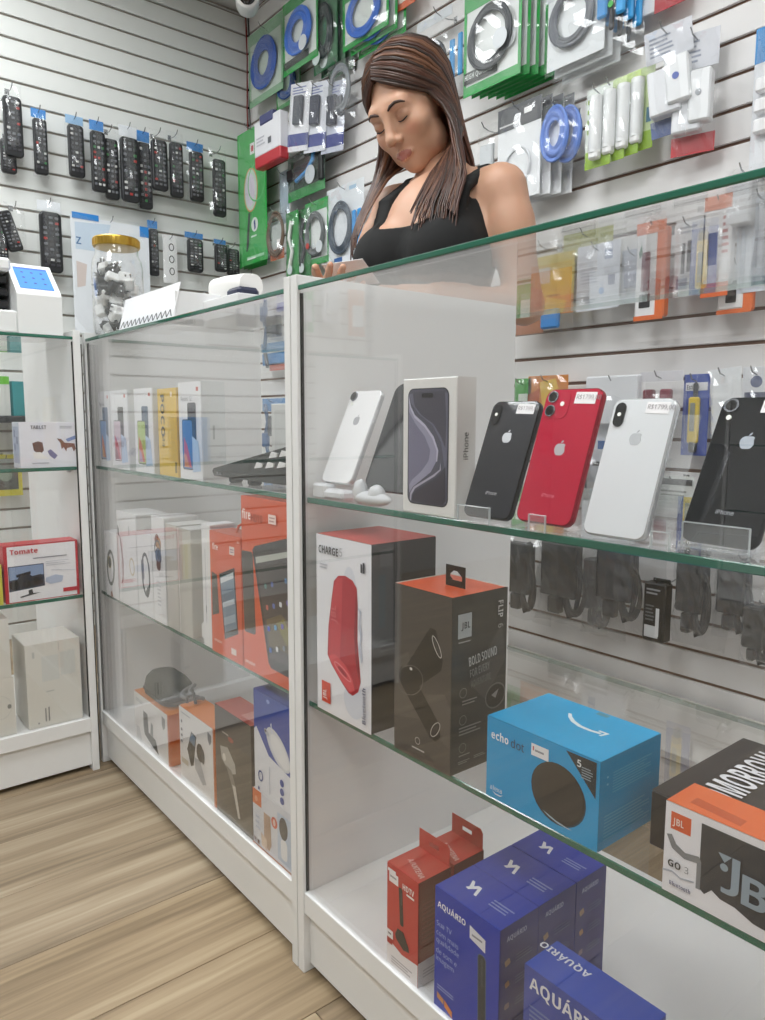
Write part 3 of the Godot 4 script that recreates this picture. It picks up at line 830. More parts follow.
	for z in [-0.5985, -0.6655, -0.7310]:
		var d: float = [0.064, 0.068, 0.060][an]
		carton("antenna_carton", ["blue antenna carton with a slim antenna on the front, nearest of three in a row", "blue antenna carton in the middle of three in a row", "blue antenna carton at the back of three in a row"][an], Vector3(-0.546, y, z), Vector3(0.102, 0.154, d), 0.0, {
			"base": "2c3f93",
			"F": [["r", 0.0, 0.0, 1.0, 1.0, "1e3aa8"], ["rr", 0.76, 0.66, 0.085, 0.76, 0.04, 0.02, "4b5f78"], ["rr", 0.76, 0.66, 0.068, 0.745, 0.03, 0.02, "2b3238"], ["rr", 0.755, 0.42, 0.02, 0.22, 0.01, 0.02, "3e484c"],
				["p", "dcdce2", [0.565, 0.115, 0.80, 0.15, 0.80, 0.25, 0.565, 0.215]], ["l", 0.6, 0.165, 0.76, 0.2, 1, "8c8a92"],
				["p", "d9813a", [0.18, 0.885, 0.31, 0.93, 0.31, 0.985, 0.18, 0.94]], ["l", 0.06, 0.79, 0.38, 0.835, 2, "8fa0d6"], ["p", "c98d5a", [0.06, 0.86, 0.17, 0.885, 0.17, 0.93, 0.06, 0.91]],
				["t", 0.06, 0.155, 0.048, "eef0f8", "AQUÁRIO", "bold", 1.0],
				["t", 0.05, 0.30, 0.04, "9fb0e0", "Sua TV", "regular", 1.0], ["t", 0.05, 0.375, 0.04, "9fb0e0", "com mais", "regular", 1.0], ["t", 0.05, 0.45, 0.04, "9fb0e0", "qualidade", "regular", 1.0], ["t", 0.05, 0.525, 0.04, "9fb0e0", "de som e", "regular", 1.0], ["t", 0.05, 0.60, 0.04, "9fb0e0", "imagem", "regular", 1.0]],
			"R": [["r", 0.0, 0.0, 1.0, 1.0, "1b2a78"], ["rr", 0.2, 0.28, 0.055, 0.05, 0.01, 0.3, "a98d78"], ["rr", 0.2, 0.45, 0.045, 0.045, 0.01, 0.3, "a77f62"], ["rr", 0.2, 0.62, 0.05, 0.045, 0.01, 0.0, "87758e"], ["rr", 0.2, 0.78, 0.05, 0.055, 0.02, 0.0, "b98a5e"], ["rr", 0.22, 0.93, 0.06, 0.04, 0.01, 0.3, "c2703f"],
				["l", 0.4, 0.25, 0.85, 0.32, 3, "4a568f"], ["l", 0.4, 0.42, 0.85, 0.49, 3, "4a568f"], ["l", 0.4, 0.59, 0.85, 0.66, 3, "4a568f"], ["l", 0.4, 0.76, 0.85, 0.83, 3, "4a568f"],
				["t", 0.14, 0.115, 0.038, "a9b2d6", "AQUÁRIO", "bold", 0.9]],
			"T": [["r", 0.0, 0.0, 1.0, 1.0, "203ba8"], ["p", "eef0f6", [0.24, 0.60, 0.33, 0.40, 0.385, 0.40, 0.44, 0.66, 0.40, 0.66, 0.36, 0.48, 0.29, 0.62]], ["p", "eef0f6", [0.32, 0.52, 0.25, 0.36, 0.21, 0.36, 0.265, 0.54]], ["l", 0.62, 0.45, 0.92, 0.68, 3, "8796cc"]]})
		an += 1
	carton("antenna_carton", "blue antenna carton lying in front with large white letters", Vector3(-0.398, y, -0.597), Vector3(0.13, 0.134, 0.054), 0.0, {
		"base": "30429a",
		"F": [["r", 0.0, 0.0, 1.0, 1.0, "2846a6"], ["l", 0.06, 0.30, 0.45, 0.5, 5, "6076b4"], ["t", 0.06, 0.19, 0.105, "e9ecf3", "AQUÁRIO", "bold", 1.0]],
		"L": [["r", 0.0, 0.0, 1.0, 1.0, "2c4191"]],
		"T": [["r", 0.0, 0.0, 1.0, 1.0, "2e4eb0"], ["t", 0.42, 0.20, 0.17, "e2e6f0", "AQUÁRIO", "bold", 1.1, PI]]})
	goods_middle()
	goods_left()

func smartphone_print(c1: String, c2: String, c3: String, c4: String, x: float, yy: float, sc: float) -> Array:
	# two overlapping handsets printed on a carton: dark back, coloured screen in front
	return [["rr", x + 0.08, yy - 0.09, 0.22 * sc, 0.50 * sc, 0.03, 0.0, c1], ["e", x - 0.02, yy - 0.26 * sc - 0.02, 0.022, 0.022, "1b1c20"],
		["rr", x - 0.07, yy + 0.08, 0.24 * sc, 0.52 * sc, 0.03, 0.0, "26282e"], ["rr", x - 0.07, yy + 0.08, 0.215 * sc, 0.495 * sc, 0.025, 0.0, c2],
		["p", c3, [x - 0.32 * sc - 0.0, yy + 0.02, x - 0.02, yy + 0.10, x + 0.10 * sc, yy + 0.30 * sc, x - 0.28 * sc, yy + 0.32 * sc]], ["p", c4, [x - 0.30 * sc, yy + 0.14, x - 0.05, yy + 0.18, x + 0.02, yy + 0.31 * sc, x - 0.28 * sc, yy + 0.32 * sc]]]

func goods_middle():
	# upper shelf: five phone cartons, then a black console
	var y := S1
	var list := [
		[-1.728, -1.659, 0.168, "white phone carton at the far left end of the upper shelf", ["6d7f9e", "8fb0dc", "d98a66", "e2b27e"], "Redmi"],
		[-1.652, -1.55, 0.168, "white phone carton with a black phone and a pink screen on the front", ["24262c", "d9c6d2", "c9526c", "8b3350"], ""],
		[-1.5125, -1.418, 0.168, "white phone carton with a green and red screen on the front", ["3d5878", "b7cf78", "d2613f", "b58fb8"], ""],
		[-1.295, -1.203, 0.173, "white phone carton with a blue phone, tallest on the upper shelf", ["3f4250", "4d7fc0", "c65a78", "d9926c"], "Redmi 12"]]
	for q in list:
		var w: float = q[1] - q[0]
		var k: Array = q[4]
		var x := 0.46
		var ops := [["r", 0.0, 0.0, 1.0, 1.0, "eff0f4"], ["r", 0.80, 0.055, 0.90, 0.095, "d0695c"]] 
		ops += [["rr", x + 0.13, 0.42, 0.20, 0.42, 0.025, 0.0, k[0]], ["e", x, 0.27, 0.018, 0.018, "202228"], ["rr", x - 0.08, 0.64, 0.25, 0.52, 0.03, 0.0, "30343c"], ["rr", x - 0.08, 0.64, 0.235, 0.50, 0.025, 0.0, k[1]],
			["p", k[2], [x - 0.24, 0.56, x - 0.10, 0.64, x + 0.02, 0.78, x + 0.09, 0.875, x - 0.24, 0.875]], ["p", k[3], [x - 0.24, 0.72, x - 0.12, 0.76, x - 0.02, 0.875, x - 0.24, 0.875]],
			["p", "bcd3ee", [x + 0.14, 0.55, 0.86, 0.6, 0.95, 0.9, x + 0.14, 0.92]]]
		if q[5]: ops.append(["t", 0.16, 0.195, 0.045, "7b7d86", q[5], "regular", 1.0])
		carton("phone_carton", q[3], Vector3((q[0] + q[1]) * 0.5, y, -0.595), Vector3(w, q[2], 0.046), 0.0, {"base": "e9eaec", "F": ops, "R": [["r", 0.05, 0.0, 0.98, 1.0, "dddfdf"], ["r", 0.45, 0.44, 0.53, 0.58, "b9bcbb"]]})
	carton("phone_carton", "yellow phone carton standing between two white ones", Vector3(-1.349, y, -0.597), Vector3(0.105, 0.165, 0.046), deg_to_rad(-3), {"base": "d9b23c",
		"F": [["r", 0.0, 0.0, 1.0, 1.0, "e9c23e"], ["r", 0.94, 0.0, 1.0, 1.0, "c99a2c"], ["e", 0.70, 0.07, 0.028, 0.03, "f3e3d8"], ["r", 0.80, 0.83, 0.90, 0.95, "6d5a20"], ["r", 0.82, 0.84, 0.88, 0.94, "94782a"],
			["t", 0.18, 0.07, 0.115, "3b3320", "POCO", "bold", 1.15, -PI / 2], ["t", 0.22, 0.52, 0.075, "5d4f28", "M4", "regular", 1.1, -PI / 2]]})
	# plain white cartons lying further back on the same shelf
	carton("phone_carton", "plain pale carton standing behind the tall white phone carton", Vector3(-1.12, y, -0.70), Vector3(0.08, 0.135, 0.03), 0.0, {"base": "dfe0de", "F": [["rr", 0.5, 0.5, 0.42, 0.84, 0.05, 0.0, "d2d4d2"]]})
	var t := thing("black_console", "black wedge shaped console with white keys on the upper shelf", "console", Vector3(-1.05, y, -0.655))
	var b := MB.new()
	b.hue("2b2c30")
	# wedge: profile in x,y rising to the right, extruded in z
	var prof := PackedVector2Array([Vector2(-0.125, 0.011), Vector2(0.12, 0.011), Vector2(0.12, 0.066), Vector2(0.11, 0.068), Vector2(-0.128, 0.024), Vector2(-0.133, 0.019)])
	b.extrude(prof, -0.055, 0.075)
	part("body", b, mat("console_black", "141518", 0.35), t)
	b = MB.new()
	b.box(Vector3(-0.005, 0.020, 0.0755), Vector3(0.225, 0.002, 0.0015))
	part("seam", b, mat("seam", "101113", 0.5), t)
	for x in [-0.095, -0.03, 0.1]:
		part("foot", bx(Vector3(x, 0.0055, 0.05), Vector3(0.018, 0.011, 0.02), 0.003), mat("rubber", "151515", 0.7), t)
	for q in [[0.030, 0.037], [0.064, 0.039], [0.098, 0.041], [0.075, 0.055], [0.105, 0.058]]:
		var kb := MB.new()
		kb.T = Transform3D(Basis(Vector3.BACK, 0.12), Vector3(q[0], q[1], 0.0))
		kb.extrude(PackedVector2Array([Vector2(-0.013, -0.004), Vector2(0.010, -0.004), Vector2(0.013, 0.001), Vector2(-0.004, 0.005)]), 0.0745, 0.0775)
		part("key", kb, mat("key_white", "f2f2f3", 0.3), t)
	b = MB.new()
	for x in [-0.11, -0.1]:
		b.box(Vector3(x, 0.0165, 0.0758), Vector3(0.006, 0.004, 0.0015))
	part("port", b, mat("port", "8d9095", 0.3, {"metal": 0.8}), t)
	# lower shelf
	y = S2
	var wl := [
		[-1.717, -1.636, 0.15, 0.05, "small white watch carton with a dark watch, at the left end of the lower shelf"],
		[-1.631, -1.521, 0.205, 0.07, "white watch carton with a pale gold ring picture"],
		[-1.517, -1.437, 0.172, 0.05, "white carton with a black fitness band on the front"],
		[-1.4345, -1.372, 0.214, 0.07, "white watch carton with three coloured watches on the front"]]
	var arts := [
		[["o", 0.42, 0.55, 0.17, 0.28, 0.055, "5d6058", -0.1], ["e", 0.36, 0.47, 0.07, 0.09, "3a3c3e"], ["o", 0.36, 0.47, 0.07, 0.09, 0.014, "c2ab45"], ["p", "a2654f", [0.35, 0.94, 0.45, 0.90, 0.55, 0.99, 0.36, 1.0]]],
		[["o", 0.74, 0.56, 0.07, 0.095, 0.018, "cdbd97", 0.1], ["p", "a58f92", [0.10, 0.25, 0.2, 0.3, 0.3, 0.55, 0.24, 0.76, 0.14, 0.8, 0.22, 0.7, 0.22, 0.5]], ["p", "54565b", [0.02, 0.15, 0.1, 0.2, 0.1, 0.28, 0.02, 0.26]], ["l", 0.62, 0.1, 0.68, 0.3, 1, "c9cbce"]],
		[["o", 0.55, 0.50, 0.135, 0.27, 0.045, "2a3038", 0.05], ["p", "2b3a56", [0.25, 0.35, 0.42, 0.3, 0.45, 0.55, 0.3, 0.62]], ["p", "1d2127", [0.5, 0.72, 0.7, 0.62, 0.72, 0.75, 0.6, 0.78]]],
		[["e", 0.42, 0.23, 0.055, 0.065, "8a5b46"], ["e", 0.55, 0.26, 0.055, 0.065, "b98c58"], ["o", 0.45, 0.30, 0.075, 0.085, 0.02, "49515e"], ["e", 0.5, 0.37, 0.07, 0.08, "3a4150"], ["e", 0.5, 0.45, 0.05, 0.055, "6b4644"], ["o", 0.52, 0.36, 0.05, 0.06, 0.012, "7e8aa2"], ["l", 0.35, 0.6, 0.65, 0.85, 7, "cfd0d4"]]]
	for i in 4:
		var q: Array = wl[i]
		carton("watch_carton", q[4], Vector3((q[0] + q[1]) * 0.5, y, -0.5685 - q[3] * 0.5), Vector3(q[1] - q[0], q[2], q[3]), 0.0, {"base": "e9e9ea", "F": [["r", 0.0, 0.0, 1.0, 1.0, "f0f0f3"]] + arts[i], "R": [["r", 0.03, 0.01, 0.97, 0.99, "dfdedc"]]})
	carton("watch_carton", "plain grey carton beside the three-watch carton", Vector3(-1.342, y, -0.606), Vector3(0.054, 0.205, 0.074), 0.0, {"base": "cfccc6", "T": [["r", 0.0, 0.0, 1.0, 1.0, "e6e6e4"]]})
	carton("watch_carton", "plain grey carton right of another grey one with a pale seam between", Vector3(-1.2855, y, -0.607), Vector3(0.055, 0.203, 0.074), 0.0, {"base": "c6c3bd", "F": [["r", 0.0, 0.0, 0.06, 1.0, "efedea"]], "T": [["r", 0.0, 0.0, 1.0, 1.0, "e6e6e4"]]})
	carton("tablet_carton", "slim white carton with a thin line pressed against an orange one", Vector3(-1.1975, y, -0.596), Vector3(0.034, 0.222, 0.05), 0.0, {"base": "efeff1", "F": [["r", 0.38, 0.2, 0.44, 0.8, "c9c9ce"], ["r", 0.38, 0.66, 0.46, 0.72, "7a7b80"]]})
	part("charging_brick", bx(Vector3(-1.243, y + 0.016, -0.60), Vector3(0.024, 0.032, 0.032), 0.004), mat("brick_white", "efefee", 0.4))
	tag(get_child(get_child_count() - 1), "small white charging brick on the lower shelf left of the slim white carton", "charger")
	var f7 := carton("tablet_carton", "orange tablet carton with a plastic carry loop on top", Vector3(-1.122, y, -0.592), Vector3(0.111, 0.214, 0.045), 0.0, {"base": "d5522c",
		"F": [["r", 0.0, 0.0, 1.0, 1.0, "df5a30"], ["p", "46413f", [0.04, 0.335, 0.22, 0.35, 0.27, 0.66, 0.04, 0.70]],
			["p", "23252e", [0.30, 0.335, 0.80, 0.245, 0.88, 0.76, 0.44, 0.855]], ["p", "7e95ab", [0.33, 0.36, 0.77, 0.28, 0.84, 0.72, 0.45, 0.80]], ["p", "dfe5ea", [0.34, 0.365, 0.76, 0.285, 0.765, 0.33, 0.35, 0.41]], ["p", "51677e", [0.37, 0.5, 0.79, 0.42, 0.8, 0.52, 0.40, 0.6]], ["p", "c9d5df", [0.40, 0.56, 0.78, 0.49, 0.79, 0.53, 0.41, 0.6]], ["p", "a9bccb", [0.44, 0.68, 0.8, 0.61, 0.81, 0.67, 0.45, 0.74]],
			["r", 0.66, 0.085, 0.82, 0.15, "f1d9d1"], ["l", 0.69, 0.10, 0.80, 0.14, 2, "a98c9c"], ["r", 0.66, 0.895, 0.82, 0.945, "f1d9d1"], ["l", 0.9, 0.03, 1.0, 0.05, 2, "f0c7b8"],
			["t", 0.12, 0.145, 0.05, "f8ebe4", "fire", "bold", 0.85], ["t", 0.12, 0.90, 0.026, "f3d6cb", "amazon", "bold", 1.0]],
		"T": [["r", 0.0, 0.0, 1.0, 1.0, "cf5a3a"]]})
	b = MB.new()
	b.tube([Vector3(0.0, 0.214, 0.0), Vector3(0.008, 0.226, 0.0), Vector3(0.02, 0.231, 0.0), Vector3(0.038, 0.231, 0.0), Vector3(0.048, 0.226, 0.0), Vector3(0.052, 0.214, 0.0)], 0.0022, 6)
	part("carry_loop", b, mat("loop_orange", "df6a44", 0.4), f7)
	var app := []
	var pal := ["5a8f8a", "5d6fb0", "3f434a", "74a5d8", "c9716a", "6a79b5", "dfe3e8", "7a6fb0", "5a6ad0", "79b0d8", "7d74c0", "b56a8a", "4f74b8", "e7e7ea", "8a8f98", "6b88c0"]
	for i in 4:
		for j in 4:
			app.append(["rr", 0.50 + j * 0.135 + i * 0.032, 0.475 + i * 0.115 - j * 0.022, 0.026, 0.028, 0.008, 0.0, pal[i * 4 + j]])
	carton("tablet_carton", "tall orange tablet carton with a large dark tablet on the front", Vector3(-0.9865, y, -0.591), Vector3(0.149, 0.284, 0.044), 0.0, {"base": "d5522c",
		"F": [["r", 0.0, 0.0, 1.0, 1.0, "e05c31"], ["rr", 0.13, 0.545, 0.13, 0.47, 0.02, 0.04, "494441"],
			["p", "2d2c30", [0.23, 0.295, 0.28, 0.27, 1.0, 0.175, 1.0, 0.93, 0.58, 0.925, 0.53, 0.90]], ["p", "4a4346", [0.29, 0.315, 1.0, 0.22, 1.0, 0.87, 0.56, 0.87]], ["p", "6e6148", [0.50, 0.66, 0.8, 0.6, 1.0, 0.64, 1.0, 0.80, 0.55, 0.8]], ["p", "8a8042", [0.7, 0.66, 0.85, 0.62, 1.0, 0.7, 0.9, 0.76]], ["p", "b9bcb4", [0.30, 0.33, 1.0, 0.245, 1.0, 0.275, 0.31, 0.365]]] + app + [
			["r", 0.60, 0.075, 0.75, 0.125, "f3dcd4"], ["l", 0.62, 0.085, 0.73, 0.12, 2, "c9a19a"],
			["t", 0.06, 0.125, 0.052, "f8ebe4", "fire", "bold", 0.8], ["t", 0.26, 0.132, 0.04, "7d3a22", "HD10", "regular", 0.9], ["t", 0.07, 0.955, 0.022, "f3d6cb", "amazon", "bold", 1.0]]})
	# deck
	y = S0
	var d1 := carton("accessory_carton", "white carton with orange side and a wireless charging stand, under the dark pouch", Vector3(-1.475, y, -0.6045), Vector3(0.185, 0.109, 0.072), 0.0, {"base": "d9773a",
		"F": [["r", 0.0, 0.0, 0.97, 1.0, "ecebec"], ["p", "46484b", [0.28, 0.28, 0.40, 0.30, 0.42, 0.66, 0.62, 0.70, 0.70, 0.95, 0.56, 0.90, 0.30, 0.76, 0.27, 0.6]], ["p", "8d9094", [0.5, 0.4, 0.56, 0.45, 0.55, 0.68, 0.47, 0.66]], ["p", "8d9094", [0.82, 0.1, 0.91, 0.12, 0.91, 0.28, 0.86, 0.36, 0.82, 0.28]], ["p", "cfcfd2", [0.05, 0.7, 0.15, 0.7, 0.22, 0.95, 0.05, 0.95]], ["l", 0.06, 0.1, 0.3, 0.18, 2, "b9b9be"]],
		"R": [["r", 0.0, 0.0, 1.0, 1.0, "d9743b"]], "T": [["r", 0.0, 0.0, 1.0, 1.0, "e38a48"]]}, {"cat": "box"})
	t = thing("soft_pouch", "dark grey domed pouch lying on the white and orange carton", "pouch", Vector3(-1.475, y + 0.109, -0.61))
	b = MB.new()
	var rings := []
	for q in [[0.0, 0.055, 0.030], [0.006, 0.070, 0.036], [0.022, 0.072, 0.036], [0.04, 0.066, 0.033], [0.052, 0.052, 0.026], [0.058, 0.03, 0.014], [0.059, 0.004, 0.002]]:
		var ring := PackedVector3Array()
		for p in rrect(q[1] * 2, q[2] * 2, q[2] * 0.9, 6): ring.append(Vector3(p.x, q[0], p.y))
		rings.append(ring)
	b.loft(rings)
	var pouch := part("shell", b, mat("pouch_grey", "4c4f50", 0.7), t)
	b = MB.new()
	var zp := []
	for p in rrect(0.146, 0.074, 0.032, 6): zp.append(Vector3(p.x, 0.016, p.y))
	b.tube(zp, 0.0015, 5, true)
	part("zip", b, mat("zip_dark", "2e3031", 0.5), pouch)
	t = thing("coiled_cable", "grey looped cable lying on the carton beside the dark pouch", "cable", Vector3(-1.32, y + 0.149, -0.59))
	b = MB.new()
	var lp := []
	for i in 24:
		var a := TAU * i / 24
		lp.append(Vector3(0.028 * cos(a) - 0.02, 0.012 + 0.012 * sin(a), 0.014 * sin(a * 2.0) - 0.012))
	b.tube(lp, 0.0035, 6, true)
	part("loop", b, mat("cable_grey", "77797b", 0.5), t)
	b = MB.new()
	b.tube([Vector3(0.0, 0.004, 0.008), Vector3(0.006, 0.02, 0.009), Vector3(0.014, 0.022, 0.0), Vector3(0.016, 0.004, -0.002)], 0.003, 6)
	part("plug", b, mat("cable_dark", "4b4d4f", 0.5), t)
	carton("accessory_carton", "white carton with orange edges showing a phone and watch on a charging stand", Vector3(-1.253, y, -0.5945), Vector3(0.15, 0.149, 0.052), 0.0, {"base": "d9773a",
		"F": [["r", 0.0, 0.0, 0.96, 1.0, "ecebec"], ["p", "25272d", [0.22, 0.52, 0.36, 0.24, 0.50, 0.27, 0.40, 0.68, 0.32, 0.72]], ["p", "7d93ab", [0.30, 0.38, 0.37, 0.26, 0.48, 0.285, 0.44, 0.42]], ["e", 0.60, 0.44, 0.10, 0.12, "2c2d31"], ["e", 0.68, 0.46, 0.045, 0.10, "4b4d52"], ["p", "b9babf", [0.44, 0.55, 0.60, 0.55, 0.76, 0.80, 0.66, 0.84, 0.45, 0.7]],
			["p", "83858a", [0.83, 0.08, 0.93, 0.10, 0.93, 0.18, 0.88, 0.24, 0.83, 0.18]], ["r", 0.05, 0.68, 0.25, 0.75, "c3b9a8"], ["e", 0.08, 0.19, 0.02, 0.02, "6b6d72"], ["e", 0.08, 0.3, 0.02, 0.02, "6b6d72"], ["e", 0.08, 0.38, 0.02, 0.02, "6b6d72"], ["e", 0.08, 0.46, 0.02, 0.02, "6b6d72"], ["l", 0.07, 0.05, 0.4, 0.08, 1, "bdbdc2"]],
		"T": [["r", 0.0, 0.0, 1.0, 1.0, "e08444"]], "R": [["r", 0.0, 0.0, 1.0, 1.0, "d9743b"]]})
	carton("appliance_carton", "dark brown carton with a handheld grooming device and a dusky red top", Vector3(-1.109, y, -0.594), Vector3(0.13, 0.2, 0.05), 0.0, {"base": "5a544e",
		"F": [["r", 0.0, 0.0, 1.0, 1.0, "5e574f"], ["r", 0.0, 0.0, 1.0, 0.27, "565250"], ["p", "b9b5ae", [0.14, 0.36, 0.36, 0.33, 0.56, 0.44, 0.58, 0.52, 0.42, 0.56, 0.18, 0.47]], ["p", "8b857c", [0.30, 0.5, 0.46, 0.52, 0.58, 0.66, 0.48, 0.68]], ["p", "d2cec6", [0.47, 0.64, 0.56, 0.64, 0.68, 0.9, 0.62, 0.91]], ["e", 0.26, 0.44, 0.03, 0.035, "e2dfd9"], ["e", 0.46, 0.24, 0.05, 0.022, "a5544a"], ["l", 0.22, 0.2, 0.4, 0.23, 1, "b9b3ad"], ["l", 0.35, 0.94, 0.6, 0.96, 1, "9d968d"]],
		"T": [["r", 0.0, 0.0, 1.0, 1.0, "b3554a"], ["r", 0.6, 0.3, 0.95, 0.8, "c98a84"]], "R": [["r", 0.0, 0.0, 1.0, 1.0, "4a4540"]]})
	carton("lamp_carton", "pale carton with an orange corner and a white lamp printed on it", Vector3(-0.977, y, -0.609), Vector3(0.128, 0.0975, 0.08), 0.0, {"base": "e2e2e6",
		"F": [["r", 0.0, 0.0, 1.0, 1.0, "dfe2ea"], ["r", 0.0, 0.0, 0.22, 0.27, "de7338"], ["e", 0.09, 0.16, 0.05, 0.05, "e9a07a"], ["p", "b89c88", [0.28, 0.3, 0.44, 0.3, 0.46, 0.8, 0.4, 0.93, 0.28, 0.85]], ["p", "d9c2b0", [0.20, 0.7, 0.34, 0.75, 0.36, 0.95, 0.22, 0.93]], ["e", 0.54, 0.34, 0.095, 0.095, "dd6a52"], ["e", 0.54, 0.34, 0.04, 0.06, "f1d4cb"], ["p", "c5d3e6", [0.62, 0.1, 1.0, 0.1, 1.0, 0.95, 0.62, 0.9]], ["e", 0.76, 0.32, 0.13, 0.19, "4b4b4c"], ["rr", 0.77, 0.68, 0.2, 0.35, 0.08, 0.0, "f2f4f7"], ["r", 0.03, 0.86, 0.09, 0.93, "6b4b40"], ["r", 0.12, 0.87, 0.17, 0.94, "6b4b40"], ["l", 0.08, 0.42, 0.2, 0.7, 3, "c2c6d2"], ["p", "c08a74", [0.0, 0.96, 1.0, 0.96, 1.0, 1.0, 0.0, 1.0]]]})
	carton("mouse_carton", "blue and white carton with a white mouse standing on the lamp carton", Vector3(-0.9735, y + 0.0978, -0.600), Vector3(0.121, 0.171, 0.06), 0.0, {"base": "33499e",
		"F": [["r", 0.0, 0.0, 1.0, 1.0, "3a53ab"], ["p", "eceef5", [0.0, 0.40, 0.06, 0.36, 0.38, 0.58, 1.0, 0.665, 1.0, 1.0, 0.0, 1.0]], ["e", 0.62, 0.46, 0.24, 0.125, "dfe2e6", -0.62], ["e", 0.66, 0.47, 0.19, 0.09, "f1f2f4", -0.62], ["e", 0.34, 0.36, 0.05, 0.026, "c3c7ce", -0.4], ["e", 0.31, 0.35, 0.02, 0.012, "55585e"], ["p", "dfe4f3", [0.44, 0.255, 0.47, 0.24, 0.48, 0.31, 0.52, 0.33, 0.46, 0.335]],
			["e", 0.71, 0.755, 0.035, 0.035, "3a4f9e"], ["e", 0.71, 0.84, 0.035, 0.035, "3a4f9e"], ["e", 0.71, 0.925, 0.035, 0.035, "3a4f9e"], ["o", 0.17, 0.83, 0.045, 0.055, 0.016, "33458c"], ["r", 0.40, 0.68, 0.415, 0.95, "c2c6d4"], ["r", 0.10, 0.95, 0.14, 0.98, "4a5a9c"], ["e", 0.4, 0.05, 0.03, 0.02, "9fb0de"]],
		"T": [["r", 0.0, 0.0, 1.0, 1.0, "2f4698"]]})

